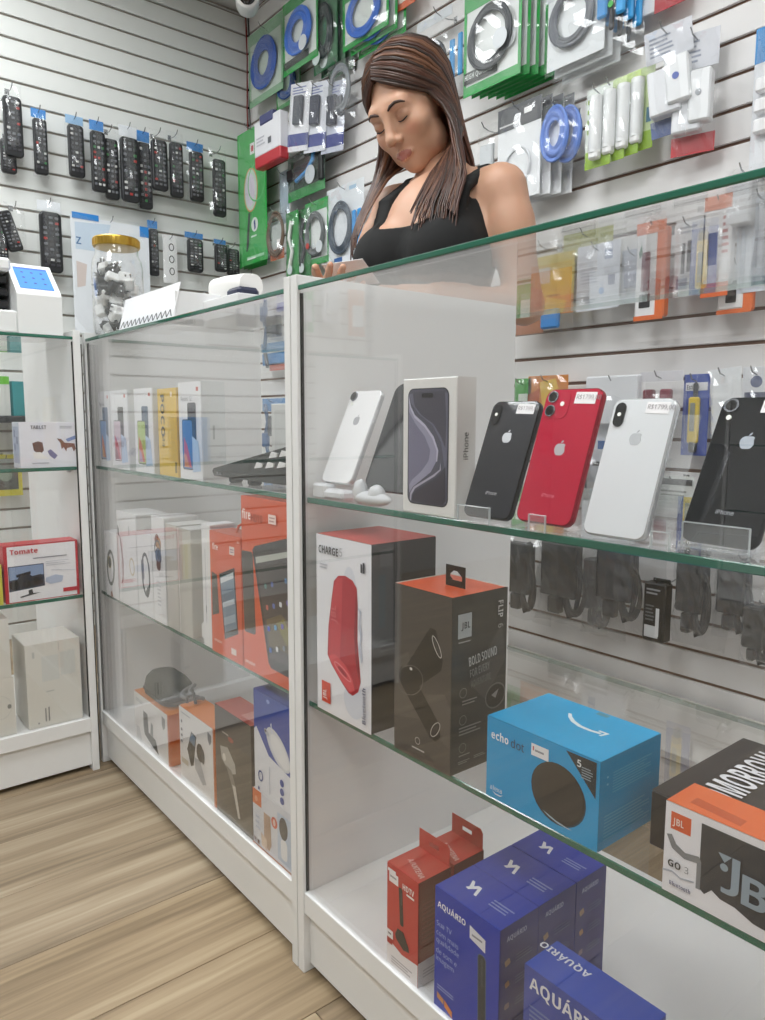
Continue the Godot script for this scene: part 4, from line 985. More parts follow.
func goods_left():
	var t90 := PI / 2
	var xf := -1.7535
	# upper shelf
	carton("toy_carton", "white carton with a reclining child and a horse printed on the front", Vector3(xf - 0.03, S1, -0.466), Vector3(0.117, 0.1, 0.06), t90, {"base": "d9dade",
		"F": [["r", 0.0, 0.0, 1.0, 1.0, "ecebf1"], ["p", "6d4a3f", [0.22, 0.46, 0.32, 0.42, 0.40, 0.45, 0.42, 0.62, 0.34, 0.72, 0.24, 0.62]], ["p", "f3efec", [0.22, 0.66, 0.36, 0.66, 0.5, 0.82, 0.24, 0.8]], ["p", "7d7ba6", [0.48, 0.64, 0.54, 0.60, 0.66, 0.74, 0.60, 0.82, 0.52, 0.74]], ["p", "8a5a48", [0.66, 0.36, 0.74, 0.38, 0.80, 0.46, 0.98, 0.48, 1.0, 0.6, 0.96, 0.66, 0.93, 0.56, 0.84, 0.58, 0.82, 0.66, 0.78, 0.56, 0.74, 0.6, 0.72, 0.46]], ["p", "7f93c4", [0.82, 0.38, 1.0, 0.30, 1.0, 0.38, 0.86, 0.44]], ["l", 0.72, 0.08, 0.95, 0.15, 2, "b9b8c2"], ["l", 0.2, 0.88, 0.5, 0.93, 1, "b9b8c2"], ["t", 0.20, 0.15, 0.075, "55545e", "TABLET", "bold", 0.9]],
		"L": [["r", 0.1, 0.1, 0.9, 0.9, "b3b6c6"], ["rr", 0.35, 0.25, 0.1, 0.16, 0.02, 0.0, "6d7390"], ["rr", 0.35, 0.55, 0.1, 0.16, 0.02, 0.0, "6d7390"], ["rr", 0.7, 0.4, 0.1, 0.16, 0.02, 0.0, "6d7390"]]})
	carton("blue_carton", "sky blue carton cut by the left edge of the photo", Vector3(xf - 0.035, S1, -0.316), Vector3(0.075, 0.112, 0.07), t90, {"base": "3f97d6", "F": [["r", 0.0, 0.0, 1.0, 1.0, "3b9ae0"], ["r", 0.85, 0.82, 1.0, 0.95, "dfd5dc"]]})
	# lower shelf
	carton("converter_carton", "white and red carton with a television and a set-top box on the front", Vector3(xf - 0.0275, S2, -0.440), Vector3(0.156, 0.128, 0.055), t90, {"base": "b5202d",
		"F": [["r", 0.0, 0.0, 1.0, 1.0, "c22b38"], ["r", 0.045, 0.02, 0.965, 0.985, "f0eff2"], ["p", "3d4657", [0.05, 0.36, 0.52, 0.355, 0.525, 0.755, 0.05, 0.80]], ["p", "8fa3c4", [0.06, 0.375, 0.51, 0.37, 0.515, 0.55, 0.06, 0.6]], ["p", "2c2f36", [0.08, 0.62, 0.16, 0.60, 0.2, 0.52, 0.3, 0.5, 0.36, 0.56, 0.48, 0.54, 0.5, 0.7, 0.4, 0.74, 0.1, 0.78]], ["e", 0.12, 0.69, 0.08, 0.085, "17181b"], ["e", 0.28, 0.69, 0.06, 0.07, "17181b"], ["e", 0.42, 0.65, 0.055, 0.065, "17181b"], ["p", "1d1f24", [0.15, 0.51, 0.34, 0.47, 0.34, 0.52, 0.15, 0.56]],
			["p", "34363c", [0.30, 0.80, 0.35, 0.79, 0.36, 0.86, 0.46, 0.865, 0.2, 0.92, 0.18, 0.9, 0.3, 0.87]], ["p", "b9c3d8", [0.54, 0.62, 0.68, 0.58, 0.78, 0.62, 0.76, 0.72, 0.60, 0.74, 0.53, 0.69]], ["r", 0.77, 0.84, 0.965, 0.91, "c22b38"], ["p", "d7d8de", [0.62, 0.48, 0.96, 0.53, 0.96, 0.545, 0.62, 0.5]], ["l", 0.55, 0.32, 0.9, 0.42, 3, "d3d3d9"], ["l", 0.38, 0.235, 0.92, 0.275, 1, "8f8e96"],
			["t", 0.08, 0.155, 0.085, "c22b38", "Tomate", "bold", 1.05]],
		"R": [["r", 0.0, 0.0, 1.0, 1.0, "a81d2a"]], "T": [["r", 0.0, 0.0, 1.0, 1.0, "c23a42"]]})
	carton("yellow_carton", "yellow edged carton at the left edge on the lower shelf", Vector3(xf - 0.03, S2, -0.312), Vector3(0.09, 0.09, 0.06), t90, {"base": "dad8cc", "F": [["r", 0.82, 0.0, 1.0, 1.0, "cfc94e"]]})
	# deck
	carton("router_carton", "large off-white carton with faint line drawings on the deck", Vector3(xf - 0.06, S0, -0.453), Vector3(0.118, 0.196, 0.12), t90, {"base": "dcdad2",
		"F": [["r", 0.0, 0.0, 1.0, 1.0, "dfddd5"], ["o", 0.45, 0.31, 0.09, 0.13, 0.003, "c9cbc6"], ["r", 0.28, 0.16, 0.60, 0.46, "d6d7d2"], ["o", 0.8, 0.28, 0.06, 0.15, 0.003, "bdbfbb"], ["r", 0.62, 0.14, 0.9, 0.42, "d3d5d0"], ["r", 0.30, 0.78, 0.325, 0.94, "8d8d88"], ["r", 0.36, 0.77, 0.385, 0.94, "8d8d88"], ["e", 0.18, 0.945, 0.012, 0.012, "a8a8a3"], ["r", 0.12, 0.09, 0.16, 0.16, "c3c3bd"], ["l", 0.34, 0.57, 0.5, 0.6, 1, "c3c3bd"], ["r", 0.6, 0.02, 0.606, 0.11, "a9aaa5"]]})
	carton("router_carton", "off-white carton with a round mark, lower one of two stacked at the left", Vector3(xf - 0.06, S0, -0.309), Vector3(0.118, 0.132, 0.12), t90, {"base": "dcdad2", "F": [["r", 0.0, 0.0, 1.0, 1.0, "dddbd3"], ["o", 0.75, 0.5, 0.17, 0.2, 0.006, "bfc0ba"], ["e", 0.9, 0.5, 0.03, 0.04, "8a8b86"], ["r", 0.7, 0.2, 0.715, 0.45, "a3a49f"]]})
	carton("router_carton", "plain off-white carton, upper one of two stacked at the left", Vector3(xf - 0.06, S0 + 0.1325, -0.305), Vector3(0.118, 0.133, 0.12), t90, {"base": "dcdad2", "F": [["r", 0.0, 0.0, 1.0, 1.0, "e0ded7"], ["r", 0.3, 0.2, 0.8, 0.7, "d2d5cf"]]})

# ---------- things on the counters, ceiling corner and behind ----------
func crumple(b: MB, c: Vector3, s: Vector3, sd: int, n := 8):
	var f := FastNoiseLite.new()
	f.seed = sd
	f.frequency = 1.0
	var g := []
	for j in n + 1:
		var row := []
		for i in n + 1:
			var u := float(i) / n - 0.5
			var w := float(j) / n - 0.5
			var e := (1.0 - pow(absf(u) * 2.0, 3.0)) * (1.0 - pow(absf(w) * 2.0, 3.0))
			row.append(c + Vector3(u * s.x + 0.01 * f.get_noise_2d(w * 9.0, u * 4.0), s.y * (0.15 + 0.6 * e + 0.55 * f.get_noise_2d(u * 7.0, w * 7.0)), w * s.z))
		g.append(row)
	for j in n:
		for i in n:
			b.flat(g[j][i], g[j][i + 1], g[j + 1][i + 1], Vector3.UP)
			b.flat(g[j][i], g[j + 1][i + 1], g[j + 1][i], Vector3.UP)

func build_counter_things():
	var vc := mat("print_38")
	# banknote counter, front towards +x
	var t := thing("banknote_counter", "white banknote counter with a slanted blue touch screen on the left showcase", "counting machine", Vector3(-1.76, GT, -0.42), PI / 2)
	var wh := mat("machine_white", "eeefee", 0.35)
	var b := MB.new()
	# right block: side profile in (z, y) extruded along x
	b.T = Transform3D(Basis(Vector3.UP, PI / 2), Vector3.ZERO)
	b.extrude(PackedVector2Array([Vector2(0, 0), Vector2(0, 0.084), Vector2(0.003, 0.090), Vector2(0.082, 0.160), Vector2(0.088, 0.162), Vector2(0.2, 0.162), Vector2(0.2, 0)]), 0.0, 0.092)
	part("control_block", b, wh, t)
	var sx := Transform3D(Basis(Vector3.RIGHT, -atan2(0.079, 0.070)), Vector3(0.046, 0.125, -0.0425))
	b = MB.new()
	b.T = sx
	b.box(Vector3(0, 0, 0.0008), Vector3(0.070, 0.080, 0.002), 0.0006)
	var scr := part("screen", b, mat("screen_blue", "3f74c8", 0.6, {"glow": 0.32, "glow_color": "6fa2f0", "spec": 0.15}), t)
	b = MB.new()
	b.T = sx
	b.hue("34508f")
	for i in 3:
		for j in 3:
			b.poly(oval(-0.02 + i * 0.02, 0.02 - j * 0.02, 0.0035, 0.003, 10), 0.002)
	b.hue("2f66d0")
	b.poly(PackedVector2Array([Vector2(-0.034, 0.039), Vector2(0.034, 0.039), Vector2(0.034, 0.032), Vector2(-0.034, 0.032)]), 0.002)
	part("icons", b, vc, scr)
	b = MB.new()
	b.box(Vector3(-0.075, 0.024, -0.1), Vector3(0.15, 0.048, 0.2), 0.004)
	b.box(Vector3(-0.075, 0.148, -0.115), Vector3(0.15, 0.028, 0.17), 0.006)
	b.box(Vector3(-0.145, 0.09, -0.1), Vector3(0.012, 0.13, 0.2), 0.003)
	b.box(Vector3(-0.075, 0.09, -0.17), Vector3(0.15, 0.13, 0.06), 0.003)
	part("hopper", b, wh, t)
	for y in [0.066, 0.092, 0.118]:
		part("feed_slot", bx(Vector3(-0.072, y, -0.100), Vector3(0.132, 0.015, 0.1), 0.002), mat("slot_black", "17181c", 0.4), t)
	b = MB.new()
	b.tube([Vector3(0.085, 0.01, -0.15), Vector3(0.0965, 0.03, -0.15), Vector3(0.0985, 0.02, -0.13), Vector3(0.0985, 0.006, -0.12)], 0.0045, 8)
	part("power_lead", b, mat("lead_black", "1c1d1f", 0.5), t)
	# jar with a gold lid
	t = thing("glass_jar", "large clear jar of small chargers with a gold screw lid", "jar", Vector3(-1.702, GT, -0.617))
	b = MB.new()
	b.T = Transform3D(Basis.from_scale(Vector3(0.92, 1.0, 0.92)), Vector3.ZERO)
	b.lathe([Vector2(0.0, 0.001), Vector2(0.050, 0.001), Vector2(0.058, 0.006), Vector2(0.060, 0.02), Vector2(0.060, 0.145), Vector2(0.057, 0.165), Vector2(0.050, 0.178), Vector2(0.050, 0.195), Vector2(0.0485, 0.195), Vector2(0.0485, 0.177), Vector2(0.0555, 0.163), Vector2(0.0585, 0.145), Vector2(0.0585, 0.02), Vector2(0.056, 0.005), Vector2(0.0, 0.004)], 32)
	part("glass", b, mat("jar_glass", "eef2f0", 0.02, {"alpha": 0.05}), t)
	b = MB.new()
	b.lathe([Vector2(0.0, 0.194), Vector2(0.0485, 0.194), Vector2(0.0495, 0.196), Vector2(0.0495, 0.211), Vector2(0.048, 0.214), Vector2(0.0, 0.215)], 36)
	var lid := part("lid", b, mat("gold_lid", "c9a548", 0.28, {"metal": 0.85}), t)
	b = MB.new()
	for i in 36:
		var a := TAU * i / 36
		b.box(Vector3(cos(a) * 0.0497, 0.204, sin(a) * 0.0497), Vector3(0.0012, 0.014, 0.0012))
	part("knurling", b, mat("gold_lid"), lid)
	var rg := RandomNumberGenerator.new()
	rg.seed = 41
	for i in 58:
		var white := i % 5 < 2
		var o := thing("plug_adapter", ("small white plug adapter heaped in the gold lidded jar" if white else "small black plug adapter heaped in the gold lidded jar"), "charger", Vector3.ZERO, 0.0, "white plug adapters in the jar" if white else "black plug adapters in the jar")
		var a := rg.randf() * TAU
		var r := sqrt(rg.randf()) * 0.040
		o.position = Vector3(-1.702 + cos(a) * r, GT + 0.020 + 0.135 * i / 58.0, -0.617 + sin(a) * r)
		o.rotation = Vector3(rg.randf() * TAU, rg.randf() * TAU, rg.randf() * TAU)
		b = MB.new()
		b.box(Vector3.ZERO, Vector3(0.027, 0.019, 0.022), 0.003)
		part("body", b, mat("adapter_white", "eef0f0", 0.35) if white else mat("adapter_black", "202225", 0.35), o)
		b = MB.new()
		b.tube([Vector3(0.012, 0, 0.005), Vector3(0.021, 0, 0.005)], 0.0022, 6)
		b.tube([Vector3(0.012, 0, -0.005), Vector3(0.021, 0, -0.005)], 0.0022, 6)
		part("pins", b, mat("pin_metal", "b8babc", 0.25, {"metal": 0.9}), o)
	# stiff white card box with a zigzag strip along its lower edge
	t = thing("card_tray", "white card tray with a black zigzag strip in front of the jar", "tray", Vector3(-1.452, GT, -0.601))
	b = MB.new()
	b.T = Transform3D(Basis(Vector3.RIGHT, -0.25), Vector3(0, 0.001, 0.026))
	b.hue("eeeef0")
	b.box(Vector3(0, 0.034, 0), Vector3(0.275, 0.068, 0.002), 0.0005)
	var flap := part("front_flap", b, vc, t)
	var zz := MB.new()
	zz.T = b.T
	zz.hue("2e3034")
	for i in 12:
		var x := -0.13 + i * 0.0215
		zz.poly(PackedVector2Array([Vector2(x, 0.004), Vector2(x + 0.004, 0.004), Vector2(x + 0.0145, 0.018), Vector2(x + 0.0105, 0.018)]), 0.0014)
		zz.poly(PackedVector2Array([Vector2(x + 0.0105, 0.018), Vector2(x + 0.0145, 0.018), Vector2(x + 0.0255, 0.004), Vector2(x + 0.0215, 0.004)]), 0.0014)
	part("zigzag_strip", zz, vc, flap)
	b = MB.new()
	b.hue("e6e6e6")
	b.box(Vector3(0, 0.002, -0.03), Vector3(0.27, 0.003, 0.1), 0.0005)
	b.box(Vector3(0, 0.026, -0.08), Vector3(0.27, 0.05, 0.002), 0.0005)
	for s in [-1, 1]: b.box(Vector3(s * 0.135, 0.026, -0.03), Vector3(0.002, 0.05, 0.1), 0.0005)
	part("tray_sides", b, vc, t)
	carton("flat_carton", "long flat white carton lying on the middle showcase beside the zigzag tray", Vector3(-1.33, GT, -0.70), Vector3(0.30, 0.036, 0.13), 0.0, {"base": "e9e9ea"})
	t = thing("plastic_wrap", "crumpled clear plastic wrap lying on the long flat white carton", "plastic wrap", Vector3(-1.40, GT + 0.036, -0.70))
	b = MB.new()
	crumple(b, Vector3.ZERO, Vector3(0.13, 0.036, 0.11), 5, 12)
	part("sheet", b, mat("wrap", "f4f6f8", 0.08, {"alpha": 0.2}), t)
	t = thing("paper_roll", "white paper pouch with a dark end beside the plastic wrap", "pouch", Vector3(-1.315, GT + 0.036, -0.70))
	b = MB.new()
	var rings := []
	for i in 8:
		var ring := PackedVector3Array()
		for p in rrect(0.062 - 0.004 * absf(i - 3.5), 0.056 - 0.002 * i, 0.018, 4): ring.append(Vector3(-0.06 + i * 0.018, 0.028 + p.y, p.x))
		rings.append(ring)
	b.loft(rings)
	var body := part("body", b, mat("paper_white", "e9e7e3", 0.6), t)
	part("dark_end", bx(Vector3(0.052, 0.012, 0.01), Vector3(0.05, 0.022, 0.045), 0.006), mat("end_navy", "2b2f45", 0.4), body)
	carton("label_pad", "small white pad with a blue label in the corner of the middle showcase top", Vector3(-1.13, GT, -0.735), Vector3(0.10, 0.03, 0.06), 0.0, {"base": "e4e2e6", "F": [["r", 0.12, 0.25, 0.85, 0.75, "3f4fc0"]]})
	# security camera in the ceiling corner
	t = thing("security_camera", "white bullet security camera in the ceiling corner", "security camera", Vector3(-2.60, CEIL, -1.46))
	b = MB.new()
	b.lathe([Vector2(0.0, 0.0), Vector2(0.045, 0.0), Vector2(0.045, -0.02), Vector2(0.03, -0.03), Vector2(0.016, -0.035), Vector2(0.016, -0.18), Vector2(0.0, -0.18)], 20)
	part("ceiling_mount", b, mat("camera_white", "ecebea", 0.35), t)
	var aim := Basis.looking_at(Vector3(2.3, -0.75, 1.3).normalized(), Vector3.UP)
	b = MB.new()
	b.T = Transform3D(aim * Basis(Vector3.RIGHT, PI / 2), Vector3(0.03, -0.205, 0.015))
	b.lathe([Vector2(0.0, 0.09), Vector2(0.035, 0.09), Vector2(0.042, 0.075), Vector2(0.044, -0.06), Vector2(0.040, -0.075), Vector2(0.032, -0.078), Vector2(0.0, -0.078)], 26)
	part("housing", b, mat("camera_white"), t)
	b = MB.new()
	b.T = Transform3D(aim * Basis(Vector3.RIGHT, PI / 2), Vector3(0.03, -0.205, 0.015))
	b.lathe([Vector2(0.0, -0.075), Vector2(0.030, -0.077), Vector2(0.030, -0.081), Vector2(0.02, -0.086), Vector2(0.0, -0.088)], 22)
	part("lens", b, mat("lens_black"), t)
	for q in [[0.0, "8a2f2a", "thin red wire running down the wall corner under the security camera"], [0.022, "2b2928", "thin black wire running down the wall corner under the security camera"]]:
		b = MB.new()
		b.tube([Vector3(XL + 0.012 + q[0], CEIL - 0.02, ZR + 0.012), Vector3(XL + 0.016 + q[0], 2.35, ZR + 0.01), Vector3(XL + 0.010 + q[0], 2.15, ZR + 0.012), Vector3(XL + 0.012 + q[0], 2.0, ZR + 0.01)], 0.003, 6)
		tag(part("camera_wire", b, mat("wire_" + q[1], q[1], 0.5)), q[2], "wire")
	# low store ledge along the right wall, behind the counters
	t = thing("storage_ledge", "low grey storage ledge along the foot of the right slat wall", "ledge", Vector3(-1.0, 0, ZR + 0.17))
	part("top_board", bx(Vector3(0, 0.15, 0), Vector3(3.4, 0.018, 0.30), 0.002), mat("ledge_grey", "bdb9b3", 0.45), t)
	part("front_board", bx(Vector3(0, 0.072, 0.135), Vector3(3.4, 0.138, 0.016), 0.001), mat("ledge_grey"), t)
	part("end_board", bx(Vector3(-1.69, 0.072, -0.01), Vector3(0.016, 0.138, 0.27), 0.001), mat("ledge_grey"), t)
	part("end_board", bx(Vector3(1.69, 0.072, -0.01), Vector3(0.016, 0.138, 0.27), 0.001), mat("ledge_grey"), t)

# ---------- hanging packs ----------
func hook(at: Transform3D, reach: float, held: String):
	var words := held.replace(",", "").split(" ")
	words = words.slice(0, mini(13, words.size()))
	while words[words.size() - 1] in ["a", "the", "of", "in", "with", "by", "and", "on", "at", "behind", "under", "between", "right", "next", "to", "one", "just", "above", "from", "beside", "two"]:
		words = words.slice(0, words.size() - 1)
	var t := thing("wire_hook", "steel hook holding " + " ".join(words), "hook", Vector3.ZERO, 0.0, "wire hooks on the slat walls")
	t.transform = at
	var b := MB.new()
	b.tube([Vector3(0, 0.004, -reach - 0.012), Vector3(0, 0.004, -reach), Vector3(0, -0.004, -reach * 0.5), Vector3(0, -0.005, 0.0), Vector3(0, 0.0, 0.022), Vector3(0, 0.012, 0.032)], 0.0016, 6)
	part("wire", b, mat("steel_wire", "a9abad", 0.25, {"metal": 0.9}), t)
	part("clip", bx(Vector3(0, 0.004, -reach - 0.001), Vector3(0.016, 0.02, 0.003), 0.0008), mat("steel_wire"), t)

# x,y fractions of the pack; y down. z in millimetres from the pack's back.
func pack_ops(t: Node3D, w: float, h: float, ops: Array, sd: int):
	var vc := mat("print_38", "ffffff", 0.38, {"vc": true})
	var rg := RandomNumberGenerator.new()
	rg.seed = sd
	for o in ops:
		var b := MB.new()
		match o[0]:
			"card":   # x0 y0 x1 y1 z hex name
				b.hue(o[6])
				b.box(Vector3((o[1] + o[3]) * 0.5 * w - w * 0.5, -(o[2] + o[4]) * 0.5 * h, o[5] * 0.001), Vector3((o[3] - o[1]) * w, (o[4] - o[2]) * h, 0.0012), 0.0003)
				part(o[7] if o.size() > 7 else "card", b, vc, t)
			"box":    # x0 y0 x1 y1 z0 z1 hex name
				b.hue(o[7])
				b.box(Vector3((o[1] + o[3]) * 0.5 * w - w * 0.5, -(o[2] + o[4]) * 0.5 * h, (o[5] + o[6]) * 0.0005), Vector3((o[3] - o[1]) * w, (o[4] - o[2]) * h, (o[6] - o[5]) * 0.001), 0.004)
				part(o[8], b, vc, t)
			"coil":   # cx cy rx ry loops radius hex z
				b.hue(o[7])
				for k in int(o[5] * 1.7 + 0.5):
					var pts := []
					var sx: float = 1.0 - (0.055 if o[5] > 2 else 0.03) * k + rg.randf() * 0.04
					for i in 22:
						var a := TAU * i / 22
						pts.append(Vector3((o[1] - 0.5) * w + cos(a) * o[3] * w * sx, -o[2] * h + sin(a) * o[4] * h * sx, (o[8] + 2.0 * sin(a * 2.0 + k)) * 0.001))
					b.tube(pts, o[6] * 0.62, 6, true)
				part("cable_coil", b, vc, t)
			"tube":   # [x y x y ...] radius hex z name
				b.hue(o[3])
				var pts := []
				for i in range(0, o[1].size(), 2): pts.append(Vector3((o[1][i] - 0.5) * w, -o[1][i + 1] * h, o[4] * 0.001))
				b.tube(pts, o[2], 7)
				part(o[5], b, vc, t)
			"disc":   # cx cy r z hex name   (r fraction of width)
				b.hue(o[5])
				b.T = Transform3D(Basis(), Vector3((o[1] - 0.5) * w, -o[2] * h, 0))
				b.extrude(oval(0, 0, o[3] * w, o[3] * w, 20), o[4] * 0.001 - 0.0005, o[4] * 0.001 + 0.0005)
				part(o[6] if o.size() > 6 else "sticker", b, vc, t)
			"ink":    # z ops
				b.T = Transform3D(Basis(), Vector3(-w * 0.5, 0, o[1] * 0.001))
				ink(b, w, h, o[2])
				part("print", b, vc, t)
			"bag":    # z amp
				film(b, -w * 0.5, w * 0.5, 0.0, -h, o[1] * 0.001, o[2] * 0.001, sd + 3)
				part("clear_bag", b, mat("film"), t)
			"fog":    # z amp: bigger, cloudy bag
				film(b, -w * 0.66, w * 0.66, 0.02, -h * 1.06, o[1] * 0.001, o[2] * 0.001, sd + 5, 9, 11)
				part("cloudy_bag", b, mat("film_cloudy"), t)
			"remote": # cx y0 y1 width z
				remote(t, Vector3((o[1] - 0.5) * w, -o[3] * h, o[5] * 0.001), o[4], (o[3] - o[2]) * h, sd, o[6] if o.size() > 6 else 0.0)

func remote(t: Node3D, at: Vector3, w: float, h: float, sd: int, lean := 0.0):
	var xf := Transform3D(Basis(Vector3.BACK, lean), at)
	var b := MB.new()
	b.T = xf
	var rings := []
	for q in [[0.003, 0.0], [0.0, 0.003], [0.0, 0.013], [0.0015, 0.0165], [0.004, 0.0175]]:
		var ring := PackedVector3Array()
		for p in rrect(w - q[0] * 2, h - q[0] * 2, w * 0.22, 4): ring.append(Vector3(p.x, p.y + h * 0.5, q[1]))
		rings.append(ring)
	b.loft(rings)
	var body := part("remote_control", b, mat("remote_black", "242527", 0.35), t)
	b = MB.new()
	b.T = xf
	var rg := RandomNumberGenerator.new()
	rg.seed = sd * 7 + 1
	var rows := 10
	for r in rows:
		for c in 3:
			var k := rg.randf()
			b.hue("a63a36" if k < 0.05 else ("3f7a4a" if k < 0.08 else ("c9c9c6" if k < 0.22 else ("6f7276" if k < 0.6 else "3b3d40"))))
			b.box(Vector3((c - 1) * w * 0.27, h * (0.12 + 0.78 * r / (rows - 1)), 0.0182), Vector3(w * 0.17, h * 0.04, 0.003), 0.001)
	part("buttons", b, mat("print_38"), body)

func hang(side: String, called: String, label: String, category: String, q: Array, ops: Array, o := {}):
	# q: x, top y, z, width, height
	var turn := 0.0 if side == "R" else PI / 2
	var w: float = q[3]
	var h: float = q[4]
	var t := thing(called, label, category, Vector3(q[0], q[1], q[2]), turn, o.get("group", ""))
	if o.has("roll"): t.rotation.z = o.roll
	if o.has("yaw"): t.rotation.y += o.yaw
	pack_ops(t, w, h, ops, o.get("seed", int(absf(q[0] * 1000.0 + q[2] * 331.0))))
	if not o.get("nohook", false):
		var reach: float = (q[2] - ZR) if side == "R" else (q[0] - XL)
		hook(Transform3D(Basis(Vector3.UP, turn), Vector3(q[0], q[1] - 0.012, q[2])), reach, label)
	for k in o.get("behind", 0):
		var d := t.duplicate()
		d.name = numbered(called)
		add_child(d)
		var s: Array = o.get("step", [0.012, -0.008])
		d.position += Vector3(s[0] * (k + 1), s[1] * (k + 1), -0.019 * (k + 1)) if side == "R" else Vector3(-0.019 * (k + 1), s[1] * (k + 1), -s[0] * (k + 1))
		tag(d, ["second ", "third ", "fourth ", "fifth ", "sixth "][k] + o.behind_label, category, o.behind_group)
	return t

func coil_pack(label: String, q: Array, edge: String, cable: String, o := {}):
	var ops := [["card", 0.0, 0.0, 1.0, 0.16, 0.6, edge, "header_card"], ["card", 0.02, 0.1, 0.98, 0.98, -0.4, o.get("back", "dfe5df"), "backing_card"], ["card", 0.0, 0.9, 1.0, 1.0, 0.6, edge, "foot_strip"], ["card", 0.0, 0.14, 0.05, 0.92, 0.6, edge, "side_strip"], ["card", 0.95, 0.14, 1.0, 0.92, 0.6, edge, "side_strip"],
		["coil", 0.5, 0.52, o.get("rx", 0.36), o.get("ry", 0.33), o.get("loops", 5), o.get("r", 0.006), cable, 11.0], ["bag", 17.0, 6.0]]
	ops += o.get("more", [])
	return hang("R", "cable_pack", label, "cable pack", q, ops, o)

func build_wall_packs():
	# ---- left wall: remote controls in clear bags
	var blue := "2f86d0"
	var rem := [
		[[-2.961, 1.986, -0.723, 0.07, 0.252], "wide bagged remote control at the left edge of the upper row", 0.05, "", 0.0],
		[[-2.985, 1.83, -0.708, 0.055, 0.145], "short bagged remote control hanging below the leftmost one", 0.042, "", 0.0],
		[[-2.961, 1.931, -0.811, 0.056, 0.238], "bagged remote control with a bright blue header, second in the upper row", 0.038, blue, 0.0],
		[[-2.961, 1.938, -0.935, 0.07, 0.23], "bagged remote control with a half blue half white header", 0.046, "8fb8dc", 0.0],
		[[-2.961, 1.941, -1.015, 0.058, 0.271], "bagged remote control with a rounded blue header, left of its pair", 0.044, blue, 0.0],
		[[-2.975, 1.93, -1.068, 0.058, 0.275], "bagged remote control, right one of the pair under a blue header", 0.044, "", 0.0],
		[[-2.951, 1.946, -1.130, 0.078, 0.296], "long bagged remote control under a crumpled white bag top", 0.058, "e6eaee", 0.0],
		[[-2.975, 1.951, -1.198, 0.058, 0.31], "bagged remote control reaching lowest in the upper row", 0.046, blue, 0.0],
		[[-2.951, 1.955, -1.250, 0.07, 0.238], "bagged remote control with many pale keys overlapping its neighbour", 0.052, "", 0.0],
		[[-2.961, 1.967, -1.324, 0.072, 0.262], "slim bagged remote control third from the wall corner", 0.044, "", 0.0],
		[[-2.961, 1.949, -1.410, 0.079, 0.243], "bagged remote control with a flat blue header second from the corner", 0.048, blue, 0.0],
		[[-2.951, 1.943, -1.506, 0.078, 0.284], "bagged remote control hanging nearest the wall corner", 0.046, "", 0.0],
		[[-2.971, 1.542, -0.668, 0.036, 0.162], "bagged remote control cut by the left edge in the lower row", 0.03, "", 0.0],
		[[-2.961, 1.588, -0.714, 0.07, 0.173], "bagged remote control hanging askew in the lower row", 0.04, "", 0.3],
		[[-2.951, 1.617, -0.828, 0.09, 0.266], "thick bagged remote control beside the screen of the counting machine", 0.062, "e9edf0", 0.0],
		[[-2.978, 1.618, -1.226, 0.045, 0.226], "narrow dark remote control with a blue top right of the jar", 0.03, blue, 0.0],
		[[-2.961, 1.593, -1.395, 0.089, 0.168], "short bagged remote control with a blue corner card in the lower row", 0.055, blue, 0.0],
		[[-2.961, 1.582, -1.512, 0.06, 0.14], "short bagged remote control next to the green pack in the lower row", 0.046, blue, 0.0],
		[[-2.975, 1.575, -1.575, 0.06, 0.14], "short bagged remote control tucked behind the green pack edge", 0.046, "", 0.0]]
	var i := 0
	for r in rem:
		var q: Array = r[0]
		var rw: float = r[2]
		var ops := [["remote", 0.5, 0.17, 0.97, rw * 1.22, 1.0, r[4]], ["bag", 24.0, 7.0]]
		if r[3]: ops.append(["card", 0.05, 0.02, 0.95, 0.15, 2.0, r[3], "header_card"])
		hang("L", "remote_pack", r[1], "remote control", q, ops, {"seed": 100 + i})
		i += 1
	hang("L", "keyboard_pack", "big white card pack with blue letters hanging behind the gold lidded jar", "accessory pack", [-2.941, 1.588, -1.047, 0.296, 0.438], [["card", 0.0, 0.03, 1.0, 1.0, 0.0, "e9edf1", "card"], ["card", 0.02, 0.0, 0.35, 0.05, 2.0, blue, "header_card"], ["card", 0.88, 0.03, 1.0, 0.12, 2.0, blue, "header_card"], ["ink", 1.0, [["p", "c9d9e8", [0.05, 0.08, 0.5, 0.06, 0.4, 0.3, 0.05, 0.3]], ["p", "d7c9c2", [0.05, 0.4, 0.18, 0.42, 0.15, 0.6, 0.05, 0.62]], ["t", 0.06, 0.26, 0.06, "3b6f9e", "Z", "bold", 1.0]]], ["bag", 14.0, 6.0]])
	hang("L", "label_pack", "narrow white card with black rings printed on it, right of the jar", "accessory pack", [-2.971, 1.568, -1.295, 0.06, 0.19], [["card", 0.0, 0.0, 1.0, 1.0, 0.0, "ececec", "card"], ["ink", 1.0, [["o", 0.6, 0.25, 0.06, 0.08, 0.02, "3b3b3d"], ["o", 0.6, 0.5, 0.06, 0.08, 0.02, "3b3b3d"], ["o", 0.6, 0.75, 0.06, 0.08, 0.02, "3b3b3d"]]], ["bag", 10.0, 4.0]])
	hang("L", "grey_pack", "grey bagged accessory seen through the top of the left showcase", "accessory pack", [-2.961, 1.291, -0.671, 0.09, 0.147], [["box", 0.1, 0.3, 0.9, 0.9, 0.0, 16.0, "8d8f8c", "accessory"], ["card", 0.0, 0.0, 1.0, 0.12, 1.0, "5d9a86", "header_card"], ["bag", 20.0, 6.0]])
	var tr := thing("display_tray", "dark tray on the left wall holding green and teal packs", "tray", Vector3(-2.905, 0.815, -0.60))
	part("tray", bx(Vector3(0, 0.012, 0), Vector3(0.2, 0.024, 0.24), 0.003), mat("tray_dark", "26282a", 0.5), tr)
